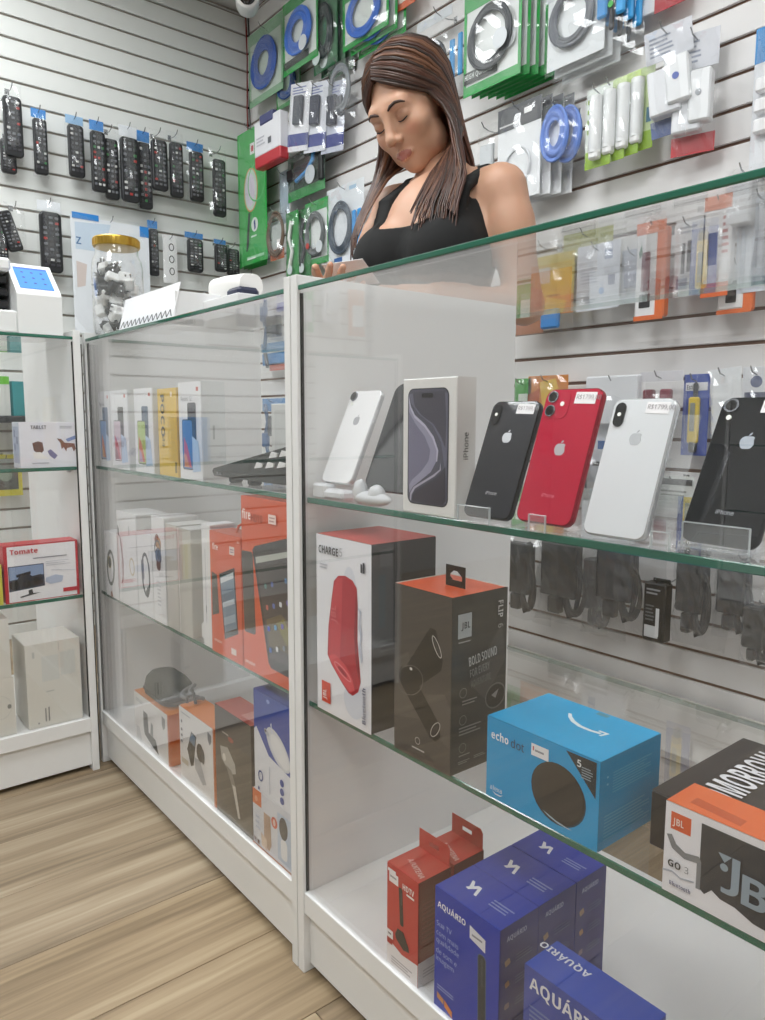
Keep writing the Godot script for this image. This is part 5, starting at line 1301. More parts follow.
	part("wall_bracket", bx(Vector3(-0.09, -0.03, 0), Vector3(0.016, 0.08, 0.03), 0.002), mat("tray_dark"), tr)
	carton("green_pack", "clear pack with a bright green top standing on the dark tray", Vector3(-2.885, 0.839, -0.585), Vector3(0.11, 0.135, 0.07), PI / 2, {"base": "c9ccc6", "F": [["r", 0.0, 0.0, 1.0, 0.2, "69b83a"], ["p", "e9ece9", [0.6, 0.3, 0.75, 0.3, 0.65, 0.9, 0.5, 0.9]]], "T": [["r", 0.0, 0.0, 1.0, 1.0, "69b83a"]]}, {"cat": "accessory pack"})
	carton("teal_pack", "teal card leaning on the dark tray behind the left showcase", Vector3(-2.872, 0.839, -0.672), Vector3(0.05, 0.12, 0.02), PI / 2 + 0.3, {"base": "2a8f93"}, {"cat": "accessory pack"})
	hang("L", "yellow_pack", "yellow framed pack seen low through the left showcase", "accessory pack", [-2.951, 0.70, -0.633, 0.11, 0.15], [["card", 0.0, 0.0, 1.0, 1.0, 0.0, "d8cf3f", "card"], ["card", 0.12, 0.1, 0.88, 0.85, 1.2, "55584f", "picture"], ["disc", 0.5, 0.5, 0.2, 2.5, "8d9a86"], ["bag", 12.0, 4.0]])
	# ---- right wall, top row
	var gr := "2f9a48"
	coil_pack("blue network cable coil in a clear pack with pale green header by the wall corner", [-2.776, 2.397, -1.639, 0.266, 0.283], "86b08c", "3f5fae", {"back": "c9d6c9", "r": 0.007, "loops": 6})
	coil_pack("green edged cable pack half hidden below the corner blue coil", [-2.640, 2.222, -1.660, 0.177, 0.168], "3f8f4a", "2d4f8a", {"back": "9fb8a0", "nohook": true})
	coil_pack("bright blue cable coil in a green edged pack with a round silver sticker", [-2.474, 2.38, -1.609, 0.235, 0.256], gr, "4a78d0", {"r": 0.0075, "loops": 6, "ry": 0.3, "more": [["disc", 0.72, 0.76, 0.11, 24.0, "d3d8dc"], ["card", 0.04, 0.82, 0.75, 0.92, 3.0, "1f2a22", "name_strip"]]})
	coil_pack("dark green cable pack seen edge on between two blue coils", [-2.343, 2.344, -1.632, 0.15, 0.266], "1f5f38", "2d3a3a", {"back": "3f7a52", "more": [["disc", 0.3, 0.84, 0.16, 22.0, "c9d6d2"]], "behind": 2, "step": [0.02, -0.01], "behind_label": "dark green cable pack behind the edge-on one between the blue coils", "behind_group": "dark green packs between the blue coils"})
	coil_pack("blue cable ring in a green edged pack at the top above the woman", [-2.082, 2.257, -1.609, 0.247, 0.18], gr, "4a74c8", {"loops": 4, "ry": 0.42, "rx": 0.36, "r": 0.0065, "behind": 2, "step": [0.02, -0.012], "behind_label": "green edged cable pack behind the blue ring above the woman", "behind_group": "green packs behind the blue ring"})
	hang("R", "orange_pack", "small orange pack at the top edge above the woman", "accessory pack", [-1.916, 2.185, -1.639, 0.097, 0.067], [["card", 0.0, 0.0, 1.0, 1.0, 0.0, "d9632c", "card"], ["card", 0.2, 0.3, 0.8, 0.7, 1.2, "f0e4da", "label_panel"], ["bag", 10.0, 4.0]])
	hang("R", "cable_pack", "clear cable pack with grey coil and blue strips right of the woman's head", "cable pack", [-1.738, 2.038, -1.629, 0.214, 0.231], [["card", 0.0, 0.0, 0.72, 0.12, 0.0, "d8dde2", "header_card"], ["coil", 0.36, 0.62, 0.28, 0.26, 4, 0.007, "4b4e55", 10.0], ["box", 0.72, 0.45, 0.82, 0.95, 4.0, 12.0, "3f9ad6", "plug"], ["box", 0.88, 0.42, 0.97, 0.92, 4.0, 12.0, "3f9ad6", "plug"], ["bag", 18.0, 9.0]])
	coil_pack("green cable pack with a grey cable and black strip, front of a thick stack", [-1.49, 1.995, -1.585, 0.21, 0.262], "26a046", "55595c", {"back": "e4e8e6", "loops": 3, "r": 0.0065, "ry": 0.3, "more": [["ink", 3.0, [["r", 0.02, 0.76, 0.62, 0.88, "1d2320"]]], ["disc", 0.74, 0.62, 0.12, 24.0, "d5dadd"], ["ink", 6.0, [["t", 0.05, 0.855, 0.055, "dfe6e2", "HIGH QUALITY", "bold", 0.75]]]], "behind": 5, "step": [0.014, 0.0], "behind_label": "green cable pack in the thick stack behind the one with the black strip", "behind_group": "green cable packs in the thick stack"})
	hang("R", "cable_pack", "clear pack with a thick grey cable ring and blue plugs at the top", "cable pack", [-1.206, 1.901, -1.609, 0.239, 0.196], [["card", 0.0, 0.0, 1.0, 0.1, 0.0, "cfd6da", "header_card"], ["card", 0.03, 0.1, 0.75, 0.95, -0.5, "e4e8ea", "backing_card"], ["coil", 0.36, 0.42, 0.26, 0.33, 3, 0.008, "74787e", 10.0], ["box", 0.68, 0.1, 0.80, 0.62, 3.0, 14.0, "2f93d8", "plug"], ["box", 0.82, 0.1, 0.88, 0.8, 3.0, 12.0, "1d2022", "plug"], ["box", 0.90, 0.1, 1.0, 0.66, 3.0, 14.0, "3aa0e0", "plug"], ["disc", 0.85, 0.52, 0.03, 15.0, "3fae4a"], ["bag", 20.0, 9.0]], {"behind": 2, "step": [0.01, -0.012], "behind_label": "clear cable pack behind the one with the thick grey ring", "behind_group": "clear packs behind the grey ring"})
	hang("R", "red_pack", "red and white pack corner at the top edge above the adapters", "accessory pack", [-1.019, 1.827, -1.649, 0.11, 0.065], [["card", 0.3, 0.0, 1.0, 1.0, 0.0, "b3232f", "card"], ["card", 0.0, 0.0, 0.3, 0.9, 0.0, "ececee", "card"], ["bag", 8.0, 3.0]])
	# adapters
	for k in 2:
		var q: Array = [[-0.985, 1.706, -1.615, 0.104, 0.235], [-0.925, 1.679, -1.640, 0.093, 0.257]][k]
		hang("R", "adapter_pack", ["white wall adapter with a blue dot in a clear pack", "white adapter in a clear pack with a red lower edge"][k], "adapter pack", q, [["card", 0.0, 0.0, 1.0, 0.3, 0.0, "d3d5dc", "header_card"], ["box", 0.06, 0.42, 0.72, 0.84, 0.0, 30.0, "e6e8ec", "adapter"], ["box", 0.45, 0.36, 0.95, 0.78, 4.0, 38.0, "eceef0", "adapter"], ["card", 0.0, 0.84, 1.0, 1.0, 1.0, ["5b6a94", "b8353c"][k], "foot_card"], ["disc", 0.68, 0.55, 0.07, 39.0, ["3a55b0", "a8adb5"][k], "mark"], ["ink", 1.0, [["l", 0.1, 0.06, 0.6, 0.26, 5, "8d93a5"]]], ["bag", 42.0, 7.0]], {"roll": [0.12, 0.0][k], "yaw": 0.25})
	hang("R", "blister_pack", "white blister pack with a blue top at the right edge", "accessory pack", [-0.735, 1.629, -1.629, 0.11, 0.287], [["card", 0.0, 0.22, 1.0, 1.0, 0.0, "e4e6ea", "card"], ["card", 0.0, 0.0, 1.0, 0.24, 0.6, "3f8fcf", "header_card"], ["box", 0.1, 0.36, 0.9, 0.46, 0.0, 20.0, "f0f0f2", "cable"], ["box", 0.1, 0.5, 0.9, 0.6, 0.0, 20.0, "f0f0f2", "cable"], ["box", 0.1, 0.64, 0.9, 0.74, 0.0, 20.0, "f0f0f2", "cable"], ["bag", 26.0, 4.0]])
	hang("R", "bottle_pack", "clear rounded bottle pack hanging at the right just above the counter glass", "accessory pack", [-0.79, 1.36, -1.62, 0.09, 0.13], [["box", 0.2, 0.25, 0.8, 0.95, 0.0, 30.0, "dfe2e5", "bottle"], ["bag", 36.0, 8.0]])
	hang("R", "cable_pack", "white cable pack with a dark grey header beside the woman's shoulder", "cable pack", [-1.403, 1.668, -1.605, 0.15, 0.246], [["card", 0.0, 0.0, 1.0, 1.0, 0.0, "eef0f2", "card"], ["card", 0.0, 0.0, 1.0, 0.24, 1.4, "4c4f52", "header_card"], ["coil", 0.5, 0.66, 0.3, 0.2, 2, 0.003, "e3e5e8", 5.0], ["ink", 2.2, [["r", 0.62, 0.07, 0.8, 0.13, "f3f3f3"], ["l", 0.05, 0.17, 0.55, 0.21, 1, "d9d9d9"]]], ["bag", 12.0, 5.0]], {"behind": 3, "step": [0.02, 0.0], "behind_label": "white cable pack in the stack behind the one with the dark grey header", "behind_group": "white cable packs with dark headers"})
	hang("R", "clear_pack", "small clear bag hanging just above the woman's shoulder", "accessory pack", [-1.544, 1.662, -1.639, 0.085, 0.137], [["box", 0.2, 0.4, 0.8, 0.9, 0.0, 14.0, "d9dde0", "accessory"], ["bag", 20.0, 8.0]])
	hang("R", "cable_pack", "light blue cable coil in a clear bag between white packs", "cable pack", [-1.275, 1.636, -1.605, 0.105, 0.166], [["coil", 0.5, 0.5, 0.4, 0.4, 6, 0.006, "6f8fd8", 12.0], ["card", 0.2, 0.25, 0.8, 0.75, 0.0, "e6eaf4", "backing_card"], ["bag", 22.0, 9.0]], {"behind": 1, "step": [0.026, -0.004], "behind_label": "light blue cable coil half hidden behind the front one", "behind_group": "light blue coils"})
	for k in 4:
		hang("R", "cleaner_pack", ["white spray tube in a clear pack with a lime green foot, front of four", "white and lime green tube pack second of four", "white and lime green tube pack third of four", "white and lime green tube pack last of four"][k], "cleaner pack", [-1.145 + k * 0.028, 1.625 + k * 0.008, -1.597 - k * 0.014, 0.072, 0.185], [["card", 0.0, 0.0, 1.0, 1.0, 0.0, ["dfe6df", "cfe0a8", "c6dc8a", "cfe0a8"][k], "card"], ["card", 0.0, 0.78, 1.0, 1.0, 0.8, "9cc23a", "foot_card"], ["tube", [0.5, 0.14, 0.5, 0.16, 0.5, 0.80, 0.5, 0.84], 0.016, "eff1f1", 12.0, "tube"], ["box", 0.32, 0.8, 0.68, 0.92, 2.0, 24.0, "f4f5f4", "cap"], ["ink", 1.0, [["l", 0.05, 0.1, 0.25, 0.6, 4, "8fb050"], ["r", 0.75, 0.5, 0.95, 0.68, "4f7f9a"]]], ["bag", 30.0, 4.0]], {"nohook": k > 1})
	# lower left of the right wall, beside the corner
	hang("R", "long_green_pack", "tall bright green cable pack with a white oval, next to the wall corner", "cable pack", [-2.86, 2.032, -1.615, 0.235, 0.551], [["card", 0.0, 0.02, 1.0, 1.0, 0.0, "35b04e", "card"], ["ink", 1.0, [["e", 0.46, 0.46, 0.10, 0.155, "cfe6d6"], ["o", 0.46, 0.46, 0.105, 0.16, 0.012, "e0a060"], ["e", 0.44, 0.46, 0.075, 0.12, "e4dcea"], ["o", 0.66, 0.42, 0.13, 0.14, 0.012, "5fc878"], ["p", "1f2a22", [0.36, 0.62, 0.43, 0.62, 0.36, 0.86, 0.30, 0.9, 0.26, 0.9]], ["e", 0.58, 0.72, 0.05, 0.052, "eef3ef"], ["p", "26408a", [0.55, 0.70, 0.6, 0.68, 0.62, 0.75, 0.57, 0.76]], ["r", 0.46, 0.13, 0.62, 0.21, "f0f0ee"], ["r", 0.50, 0.15, 0.58, 0.19, "c8283a"], ["l", 0.45, 0.79, 0.72, 0.82, 1, "d9efde"], ["r", 0.3, 0.945, 0.9, 0.965, "a5dcb2"], ["r", 0.3, 0.955, 0.6, 0.968, "e8f4ea"]]], ["bag", 8.0, 5.0]], {"behind": 3, "step": [-0.035, 0.0], "behind_label": "tall green cable pack fanned out behind the front one by the corner", "behind_group": "tall green packs by the corner"})
	hang("R", "box_pack", "white boxed pack with a red lower edge hanging in front of green packs", "accessory pack", [-2.60, 1.985, -1.575, 0.19, 0.185], [["box", 0.0, 0.08, 1.0, 0.78, 0.0, 40.0, "ececf0", "box"], ["box", 0.0, 0.76, 1.0, 1.0, 0.0, 40.0, "c2353f", "base_box"], ["box", 0.25, 0.0, 0.75, 0.2, 4.0, 44.0, "4a4f7a", "window"], ["ink", 41.0, [["r", 0.55, 0.5, 0.68, 0.62, "6b6e74"], ["l", 0.1, 0.4, 0.45, 0.6, 3, "c3c4cc"]]]])
	for k in 3:
		hang("R", "blister_pack", ["white and navy blister pack slanting left of the grey cable ring", "white and blue blister pack behind the slanting one", "navy blister pack nearest the grey cable ring"][k], "accessory pack", [-2.43 + k * 0.075, 2.05 - k * 0.018, -1.585 - k * 0.02, 0.11, 0.235], [["card", 0.0, 0.0, 1.0, 1.0, 0.0, ["e9eaee", "dfe2ea", "c2c6d6"][k], "card"], ["box", 0.3, 0.2, 0.7, 0.62, 0.0, 18.0, ["4b4e58", "2e3146", "23263a"][k], "charger"], ["card", 0.0, 0.74, 1.0, 0.92, 1.2, ["46508f", "39448c", "2f3a86"][k], "name_strip"], ["ink", 1.0, [["l", 0.12, 0.05, 0.8, 0.17, 3, "7d86b5"]]], ["bag", 22.0, 6.0]], {"roll": -0.12 + k * 0.03, "yaw": 0.2})
	hang("R", "cable_pack", "grey metal cable ring in a clear bag left of the woman's face", "cable pack", [-2.245, 2.074, -1.629, 0.16, 0.215], [["coil", 0.5, 0.45, 0.38, 0.36, 3, 0.007, "8d9196", 10.0], ["box", 0.42, 0.55, 0.6, 0.85, 2.0, 14.0, "6b6e74", "plug"], ["bag", 20.0, 8.0]])
	hang("R", "dark_pack", "black and green pack with a round silver sticker, lying wide", "accessory pack", [-2.474, 1.835, -1.629, 0.253, 0.165], [["card", 0.0, 0.0, 1.0, 1.0, 0.0, "1f3a2a", "card"], ["card", 0.0, 0.78, 1.0, 1.0, 0.8, "2f8f46", "foot_card"], ["box", 0.04, 0.3, 0.7, 0.55, 0.0, 16.0, "23262a", "cable"], ["tube", [0.78, 0.0, 0.76, 0.3, 0.6, 0.5, 0.3, 0.62], 0.008, "3f8fd0", 12.0, "cable"], ["disc", 0.72, 0.62, 0.13, 20.0, "c3cace"], ["box", 0.88, 0.2, 0.98, 0.8, 0.0, 14.0, "1b1d20", "plug"], ["bag", 22.0, 7.0]])
	hang("R", "strap_pack", "grey blue strap hanging between the tall green pack and the dark pack", "accessory pack", [-2.63, 1.80, -1.63, 0.07, 0.2], [["card", 0.0, 0.0, 1.0, 1.0, 0.0, "9fb0bc", "card"], ["bag", 14.0, 6.0]])
	hang("R", "cable_pack", "oval brown and clear cable pack at the foot of the tall green pack", "cable pack", [-2.639, 1.655, -1.600, 0.15, 0.2], [["coil", 0.5, 0.5, 0.42, 0.42, 3, 0.006, "6d5a4c", 10.0], ["card", 0.2, 0.3, 0.8, 0.8, 0.0, "b8c0bc", "backing_card"], ["card", 0.15, 0.78, 0.85, 0.98, 2.0, "b5613a", "foot_card"], ["card", 0.6, 0.62, 0.8, 0.8, 12.0, "ece8e6", "label_panel"], ["bag", 20.0, 7.0]])
	for k in 2:
		hang("R", "cable_pack", ["narrow green pack with a white cable and silver sticker", "narrow green pack half behind its neighbour, dark foot"][k], "cable pack", [-2.545 + k * 0.06, 1.625, -1.61 - k * 0.015, 0.09, 0.25], [["card", 0.0, 0.0, 1.0, 1.0, 0.0, ["2f8f44", "267a3a"][k], "card"], ["tube", [0.6, 0.15, 0.4, 0.4, 0.65, 0.6, 0.4, 0.85], 0.007, ["dfe0dc", "33383a"][k], 10.0, "cable"], ["disc", 0.5, 0.88, 0.2, 14.0, "c9d2d2"], ["bag", 16.0, 7.0]])
	coil_pack("green cable pack with a grey ring and a black strip, low by the counter", [-2.405, 1.64, -1.629, 0.155, 0.232], "2f9a48", "6b6f70", {"back": "e2e6e4", "loops": 3, "rx": 0.38, "ry": 0.32, "more": [["card", 0.05, 0.78, 0.7, 0.88, 3.0, "1c2320", "name_strip"], ["disc", 0.8, 0.76, 0.14, 22.0, "d3d9dc"], ["disc", 0.28, 0.7, 0.07, 20.0, "c2504a"]]})
	hang("R", "cable_pack", "clear pack with a large dark cable ring and blue strips left of the woman", "cable pack", [-2.226, 1.656, -1.629, 0.223, 0.253], [["card", 0.0, 0.0, 1.0, 1.0, -0.5, "e2e6ea", "backing_card"], ["coil", 0.42, 0.58, 0.29, 0.34, 3, 0.0075, "4b5563", 10.0], ["box", 0.74, 0.4, 0.83, 0.86, 2.0, 12.0, "2f93d8", "plug"], ["box", 0.88, 0.4, 0.97, 0.86, 2.0, 12.0, "2f93d8", "plug"], ["ink", 0.4, [["r", 0.62, 0.05, 0.8, 0.1, "a8c8e0"]]], ["bag", 20.0, 8.0]])
	carton("adapter_carton", "small blue and white carton on the wall hook below the cable rings", Vector3(-2.15, 1.33, -1.60), Vector3(0.12, 0.06, 0.06), 0.0, {"base": "dfe3ea", "F": [["r", 0.0, 0.0, 0.4, 1.0, "35609a"]]}, {"cat": "box"})
	packs_low()
	# left wall beyond the photo's edge: only mirrored in the counter glass
	var cols := ["d9dde2", "3f86c4", "e6e2da", "4c4f52", "c9ccd0", "35b04e", "e9e9ec", "d98a3f"]
	for k in 8:
		hang("L", "mirrored_pack", ["pale", "blue", "cream", "dark grey", "silver", "green", "white", "orange"][k] + " accessory pack on the left wall outside the photo", "accessory pack", [-2.955, 1.50 - 0.05 * (k % 2), 0.05 + k * 0.15, 0.10, 0.22], [["card", 0.0, 0.0, 1.0, 1.0, 0.0, cols[k], "card"], ["box", 0.2, 0.35, 0.8, 0.8, 0.0, 22.0, "e4e6e8", "accessory"], ["bag", 26.0, 5.0]])

func packs_low():
	# ---- seen through the showcases
	for k in 2:
		hang("R", "charger_pack", ["clear charger pack with a blue label seen through the middle showcase top", "clear charger pack with a blue header seen through the middle showcase lower down"][k], "charger pack", [[-2.723, 1.32, -1.629, 0.2, 0.29], [-2.73, 0.915, -1.629, 0.2, 0.24]][k], [["card", 0.02, [0.75, 0.0][k], 0.98, [0.92, 0.22][k], 1.0, "3f86c4", "header_card"], ["box", 0.45, 0.3, 0.85, 0.65, 0.0, 30.0, "4b4f57", "charger"], ["tube", [0.2, 0.1, 0.3, 0.4, 0.18, 0.7, 0.3, 0.95], 0.008, ["5a5d62", "3f5f8a"][k], 10.0, "cable"], ["card", 0.3, 0.9, 1.0, 1.0, 1.0, "c9685a", "foot_card"] if k == 0 else ["box", 0.1, 0.6, 0.3, 0.85, 0.0, 18.0, "2f5f9a", "plug"], ["bag", 34.0, 8.0]])
	hang("R", "yellow_pack", "yellow and orange card pack with a round logo behind the counter glass", "accessory pack", [-1.322, 1.30, -1.629, 0.192, 0.24], [["card", 0.18, 0.15, 1.0, 0.78, 0.0, "d9c23f", "card"], ["card", 0.18, 0.6, 1.0, 0.8, 0.8, "d98a3a", "foot_card"], ["card", 0.0, 0.1, 0.2, 0.75, 0.0, "3f5a4a", "side_card"], ["box", 0.5, 0.74, 0.8, 0.95, 0.0, 16.0, "2f86d0", "accessory"], ["card", 0.0, 0.8, 0.5, 0.98, 0.0, "b5714a", "foot_card"], ["ink", 1.2, [["o", 0.42, 0.6, 0.06, 0.07, 0.015, "c2603a"], ["l", 0.55, 0.57, 0.8, 0.62, 1, "8a5a2a"], ["r", 0.35, 0.28, 0.6, 0.45, "d7d8d2"]]], ["bag", 24.0, 8.0]])
	hang("R", "olive_pack", "olive green wrapped pack behind the white card pack", "accessory pack", [-1.20, 1.31, -1.645, 0.15, 0.12], [["card", 0.0, 0.0, 1.0, 1.0, 0.0, "b9bb78", "card"], ["bag", 18.0, 8.0]])
	hang("R", "white_pack", "white card pack with a small blue dot behind the counter glass", "accessory pack", [-1.148, 1.265, -1.620, 0.125, 0.16], [["card", 0.0, 0.0, 1.0, 1.0, 0.0, "e4e8f0", "card"], ["ink", 1.0, [["e", 0.6, 0.72, 0.05, 0.05, "3f8fd6"], ["l", 0.1, 0.4, 0.5, 0.6, 4, "a9b2c4"], ["r", 0.75, 0.5, 0.9, 0.65, "55608a"], ["l", 0.1, 0.82, 0.5, 0.9, 2, "7d86a5"]]], ["bag", 14.0, 6.0]])
	hang("R", "grey_pack", "small grey blue pack between the white card and the orange boxed pack", "accessory pack", [-1.058, 1.24, -1.639, 0.07, 0.125], [["card", 0.0, 0.0, 1.0, 1.0, 0.0, "c3c9d6", "card"], ["box", 0.2, 0.45, 0.8, 0.75, 0.0, 16.0, "4a5580", "accessory"], ["bag", 20.0, 6.0]])
	hang("R", "light_pack", "white and orange boxed pack with a slim dark device, left one", "accessory pack", [-0.994, 1.285, -1.629, 0.075, 0.222], [["box", 0.0, 0.06, 0.72, 0.97, 0.0, 26.0, "ececec", "box"], ["box", 0.66, 0.06, 1.0, 0.97, 0.0, 25.0, "e0703a", "box_side"], ["card", 0.0, 0.0, 1.0, 0.12, 26.5, "e88a66", "header_card"], ["card", 0.0, 0.95, 1.0, 1.0, 26.5, "e0703a", "foot_card"], ["ink", 26.4, [["rr", 0.36, 0.5, 0.10, 0.4, 0.02, 0.0, "7a3a48"], ["rr", 0.36, 0.80, 0.13, 0.14, 0.01, 0.0, "2b2d30"], ["p", "3f7a5a", [0.1, 0.3, 0.2, 0.22, 0.24, 0.32, 0.15, 0.36]]]]])
	hang("R", "white_pack", "white printed pack with rows of black devices right of the orange boxed pack", "accessory pack", [-0.915, 1.28, -1.629, 0.065, 0.17], [["card", 0.0, 0.0, 1.0, 1.0, 0.0, "e9eaec", "card"], ["ink", 1.0, [["r", 0.25, 0.3, 0.38, 0.7, "4b4e58"], ["r", 0.46, 0.28, 0.6, 0.68, "4b4e58"], ["r", 0.1, 0.76, 0.5, 0.9, "7d86a5"], ["l", 0.15, 0.08, 0.8, 0.2, 2, "a5a9b5"]]], ["bag", 14.0, 6.0]])
	hang("R", "blue_pack", "narrow blue and yellow pack between two white ones", "accessory pack", [-0.872, 1.275, -1.642, 0.045, 0.165], [["card", 0.0, 0.0, 1.0, 1.0, 0.0, "6f7fae", "card"], ["card", 0.5, 0.5, 0.9, 1.0, 1.0, "c9b85a", "foot_card"], ["bag", 14.0, 6.0]])
	hang("R", "light_pack", "white and orange boxed pack with a blue device, right one", "accessory pack", [-0.831, 1.305, -1.615, 0.06, 0.21], [["box", 0.0, 0.05, 1.0, 0.88, 0.0, 24.0, "eceaea", "box"], ["card", 0.0, 0.0, 1.0, 0.14, 24.6, "e08a6a", "header_card"], ["card", 0.0, 0.86, 1.0, 1.0, 24.6, "df6c3a", "foot_card"], ["ink", 24.4, [["rr", 0.35, 0.52, 0.1, 0.32, 0.01, 0.0, "3f4878"], ["l", 0.7, 0.2, 0.95, 0.6, 6, "c07a7a"]]], ["bag", 28.0, 5.0]])
	hang("R", "light_pack", "orange boxed pack hanging lowest behind the counter glass", "accessory pack", [-0.801, 1.175, -1.642, 0.075, 0.115], [["box", 0.0, 0.0, 0.75, 0.93, 0.0, 20.0, "ececec", "box"], ["box", 0.7, 0.0, 1.0, 0.97, 0.0, 19.0, "e0703a", "box_side"], ["ink", 20.4, [["rr", 0.4, 0.6, 0.2, 0.4, 0.02, 0.0, "2b2d30"]]], ["card", 0.0, 0.92, 1.0, 1.0, 20.5, "e0703a", "foot_card"]])
	hang("R", "ribbed_pack", "pale ribbed pack with a bluish sheen at the right edge", "accessory pack", [-0.752, 1.30, -1.622, 0.10, 0.2], [["card", 0.0, 0.0, 1.0, 1.0, 0.0, "d3d9e2", "card"], ["box", 0.1, 0.1, 0.2, 0.95, 0.0, 8.0, "aab3c0", "rib"], ["box", 0.34, 0.1, 0.44, 0.95, 0.0, 8.0, "b7bfca", "rib"], ["box", 0.58, 0.1, 0.68, 0.95, 0.0, 8.0, "aab3c0", "rib"], ["bag", 18.0, 6.0]])
	# row behind the phones
	hang("R", "green_pack", "small green pack seen just above the black phone", "accessory pack", [-1.396, 0.945, -1.639, 0.06, 0.14], [["card", 0.0, 0.0, 1.0, 1.0, 0.0, "4fae4a", "card"], ["card", 0.25, 0.3, 0.8, 0.7, 1.0, "e6efe4", "label_panel"], ["bag", 12.0, 5.0]])
	hang("R", "orange_pack", "orange printed pack seen between the black and red phones", "accessory pack", [-1.309, 0.95, -1.639, 0.135, 0.17], [["card", 0.0, 0.0, 1.0, 1.0, 0.0, "d98a3f", "card"], ["ink", 1.0, [["p", "e8c04a", [0.3, 0.1, 0.7, 0.05, 0.9, 0.5, 0.4, 0.6]], ["p", "c05a2a", [0.0, 0.3, 0.3, 0.2, 0.3, 0.7, 0.0, 0.8]]]], ["bag", 12.0, 7.0]])
	hang("R", "white_pack", "white boxed pack with dark slots behind the red phone", "accessory pack", [-1.097, 0.94, -1.639, 0.15, 0.27], [["box", 0.0, 0.0, 1.0, 0.45, 0.0, 22.0, "eceef2", "box"], ["card", 0.05, 0.45, 0.95, 1.0, 0.0, "dfe3ea", "card"], ["ink", 1.0, [["r", 0.2, 0.6, 0.35, 0.68, "3f6aa8"], ["r", 0.1, 0.8, 0.6, 0.84, "33363c"]]], ["bag", 26.0, 6.0]])
	hang("R", "earphone_pack", "clear pack with dark red earphones behind the white phone", "accessory pack", [-0.967, 0.945, -1.629, 0.11, 0.12], [["box", 0.15, 0.35, 0.4, 0.8, 0.0, 18.0, "7a2f3f", "earphone"], ["box", 0.55, 0.35, 0.8, 0.8, 0.0, 18.0, "8a3a4a", "earphone"], ["card", 0.0, 0.0, 1.0, 0.2, 0.0, "e0dfe4", "header_card"], ["bag", 24.0, 9.0]])
	hang("R", "knife_pack", "blue card with a yellow utility knife between the two right phones", "utility knife", [-0.884, 0.935, -1.639, 0.062, 0.185], [["card", 0.0, 0.0, 1.0, 1.0, 0.0, "3650a6", "card"], ["card", 0.08, 0.1, 0.92, 0.2, 0.8, "e6e6ea", "name_strip"], ["box", 0.3, 0.28, 0.7, 0.85, 0.0, 14.0, "e2c32f", "handle"], ["box", 0.42, 0.1, 0.6, 0.32, 0.0, 10.0, "3b3d40", "blade_guard"], ["box", 0.4, 0.35, 0.6, 0.7, 12.0, 16.0, "8d8f85", "slider"], ["box", 0.36, 0.78, 0.66, 0.96, 0.0, 13.0, "26282b", "end_cap"], ["ink", 1.2, [["t", 0.14, 0.185, 0.055, "33363c", "Estilete", "bold", 0.6]]], ["bag", 18.0, 3.0]])
	hang("R", "white_pack", "crinkled white bag hanging right of the yellow utility knife", "accessory pack", [-0.82, 0.945, -1.639, 0.08, 0.165], [["card", 0.08, 0.0, 0.95, 0.95, 2.0, "eceef0", "paper"], ["bag", 22.0, 10.0]], {"roll": 0.08})
	hang("R", "white_pack", "clear white pack at the right edge above the black phone", "accessory pack", [-0.75, 0.945, -1.639, 0.06, 0.09], [["card", 0.0, 0.0, 1.0, 1.0, 0.0, "e2e4e8", "card"], ["ink", 1.0, [["e", 0.5, 0.35, 0.14, 0.14, "6b7290"], ["r", 0.1, 0.6, 0.9, 0.8, "4a4e6a"]]], ["bag", 14.0, 6.0]])
	hang("R", "label_pack", "white specification label card low between the two right phones", "accessory pack", [-0.925, 0.70, -1.645, 0.09, 0.09], [["card", 0.0, 0.0, 1.0, 1.0, 0.0, "d9dcd8", "card"], ["ink", 1.0, [["r", 0.05, 0.08, 0.95, 0.24, "23262a"], ["l", 0.08, 0.36, 0.9, 0.9, 5, "8a8d88"]]], ["bag", 10.0, 3.0]])
	# power supplies in bags below the phone shelf
	var dk := ["2b2b2d", "232426", "333437", "27282a"]
	var list := [
		[[-1.351, 0.515, -1.629, 0.134, 0.24], "bagged black power supply nearest the showcase side panel", {}],
		[[-1.195, 0.535, -1.619, 0.176, 0.24], "bagged black power supply with a bent cable, second along the wall", {}],
		[[-1.028, 0.555, -1.619, 0.157, 0.235], "large bagged black power supply above the labelled carton", {}],
		[[-0.837, 0.575, -1.619, 0.10, 0.25], "bagged black cable loop right of the labelled carton", {}],
		[[-0.747, 0.545, -1.629, 0.098, 0.19], "bagged black adapter near the right edge below the phones", {}],
		[[-0.690, 0.455, -1.615, 0.075, 0.15], "bagged black power supply cut by the right edge", {}],
		[[-1.110, 0.50, -1.645, 0.10, 0.22], "bagged black plug squeezed between two larger power supplies", {}],
		[[-0.775, 0.72, -1.64, 0.12, 0.17], "bagged dark adapter behind the rightmost black phone", {}],
		[[-1.02, 0.72, -1.645, 0.12, 0.19], "bagged black charger behind the white phone's stand", {}],
		[[-1.20, 0.74, -1.645, 0.13, 0.20], "bagged green and black charger behind the red phone's foot", {}]]
	var n := 0
	for r in list:
		var q: Array = r[0]
		hang("R", "power_supply_pack", r[1], "charger pack", q, [["box", 0.06, 0.12, 0.70, 0.72, 0.0, 36.0, dk[n % 4], "power_brick"], ["tube", [0.62, 0.1, 0.72, 0.2, 0.74, 0.6, 0.66, 0.9, 0.56, 0.94, 0.48, 0.8, 0.5, 0.4], 0.0065, "2a2a2c", 20.0, "cable"], ["coil", 0.68, 0.62, 0.18, 0.28, 3, 0.005, dk[(n + 1) % 4], 26.0], ["box", 0.15, 0.74, 0.38, 0.93, 0.0, 24.0, "2b2c2e", "plug"], ["fog", 42.0, 15.0]], {"seed": 300 + n})
		n += 1
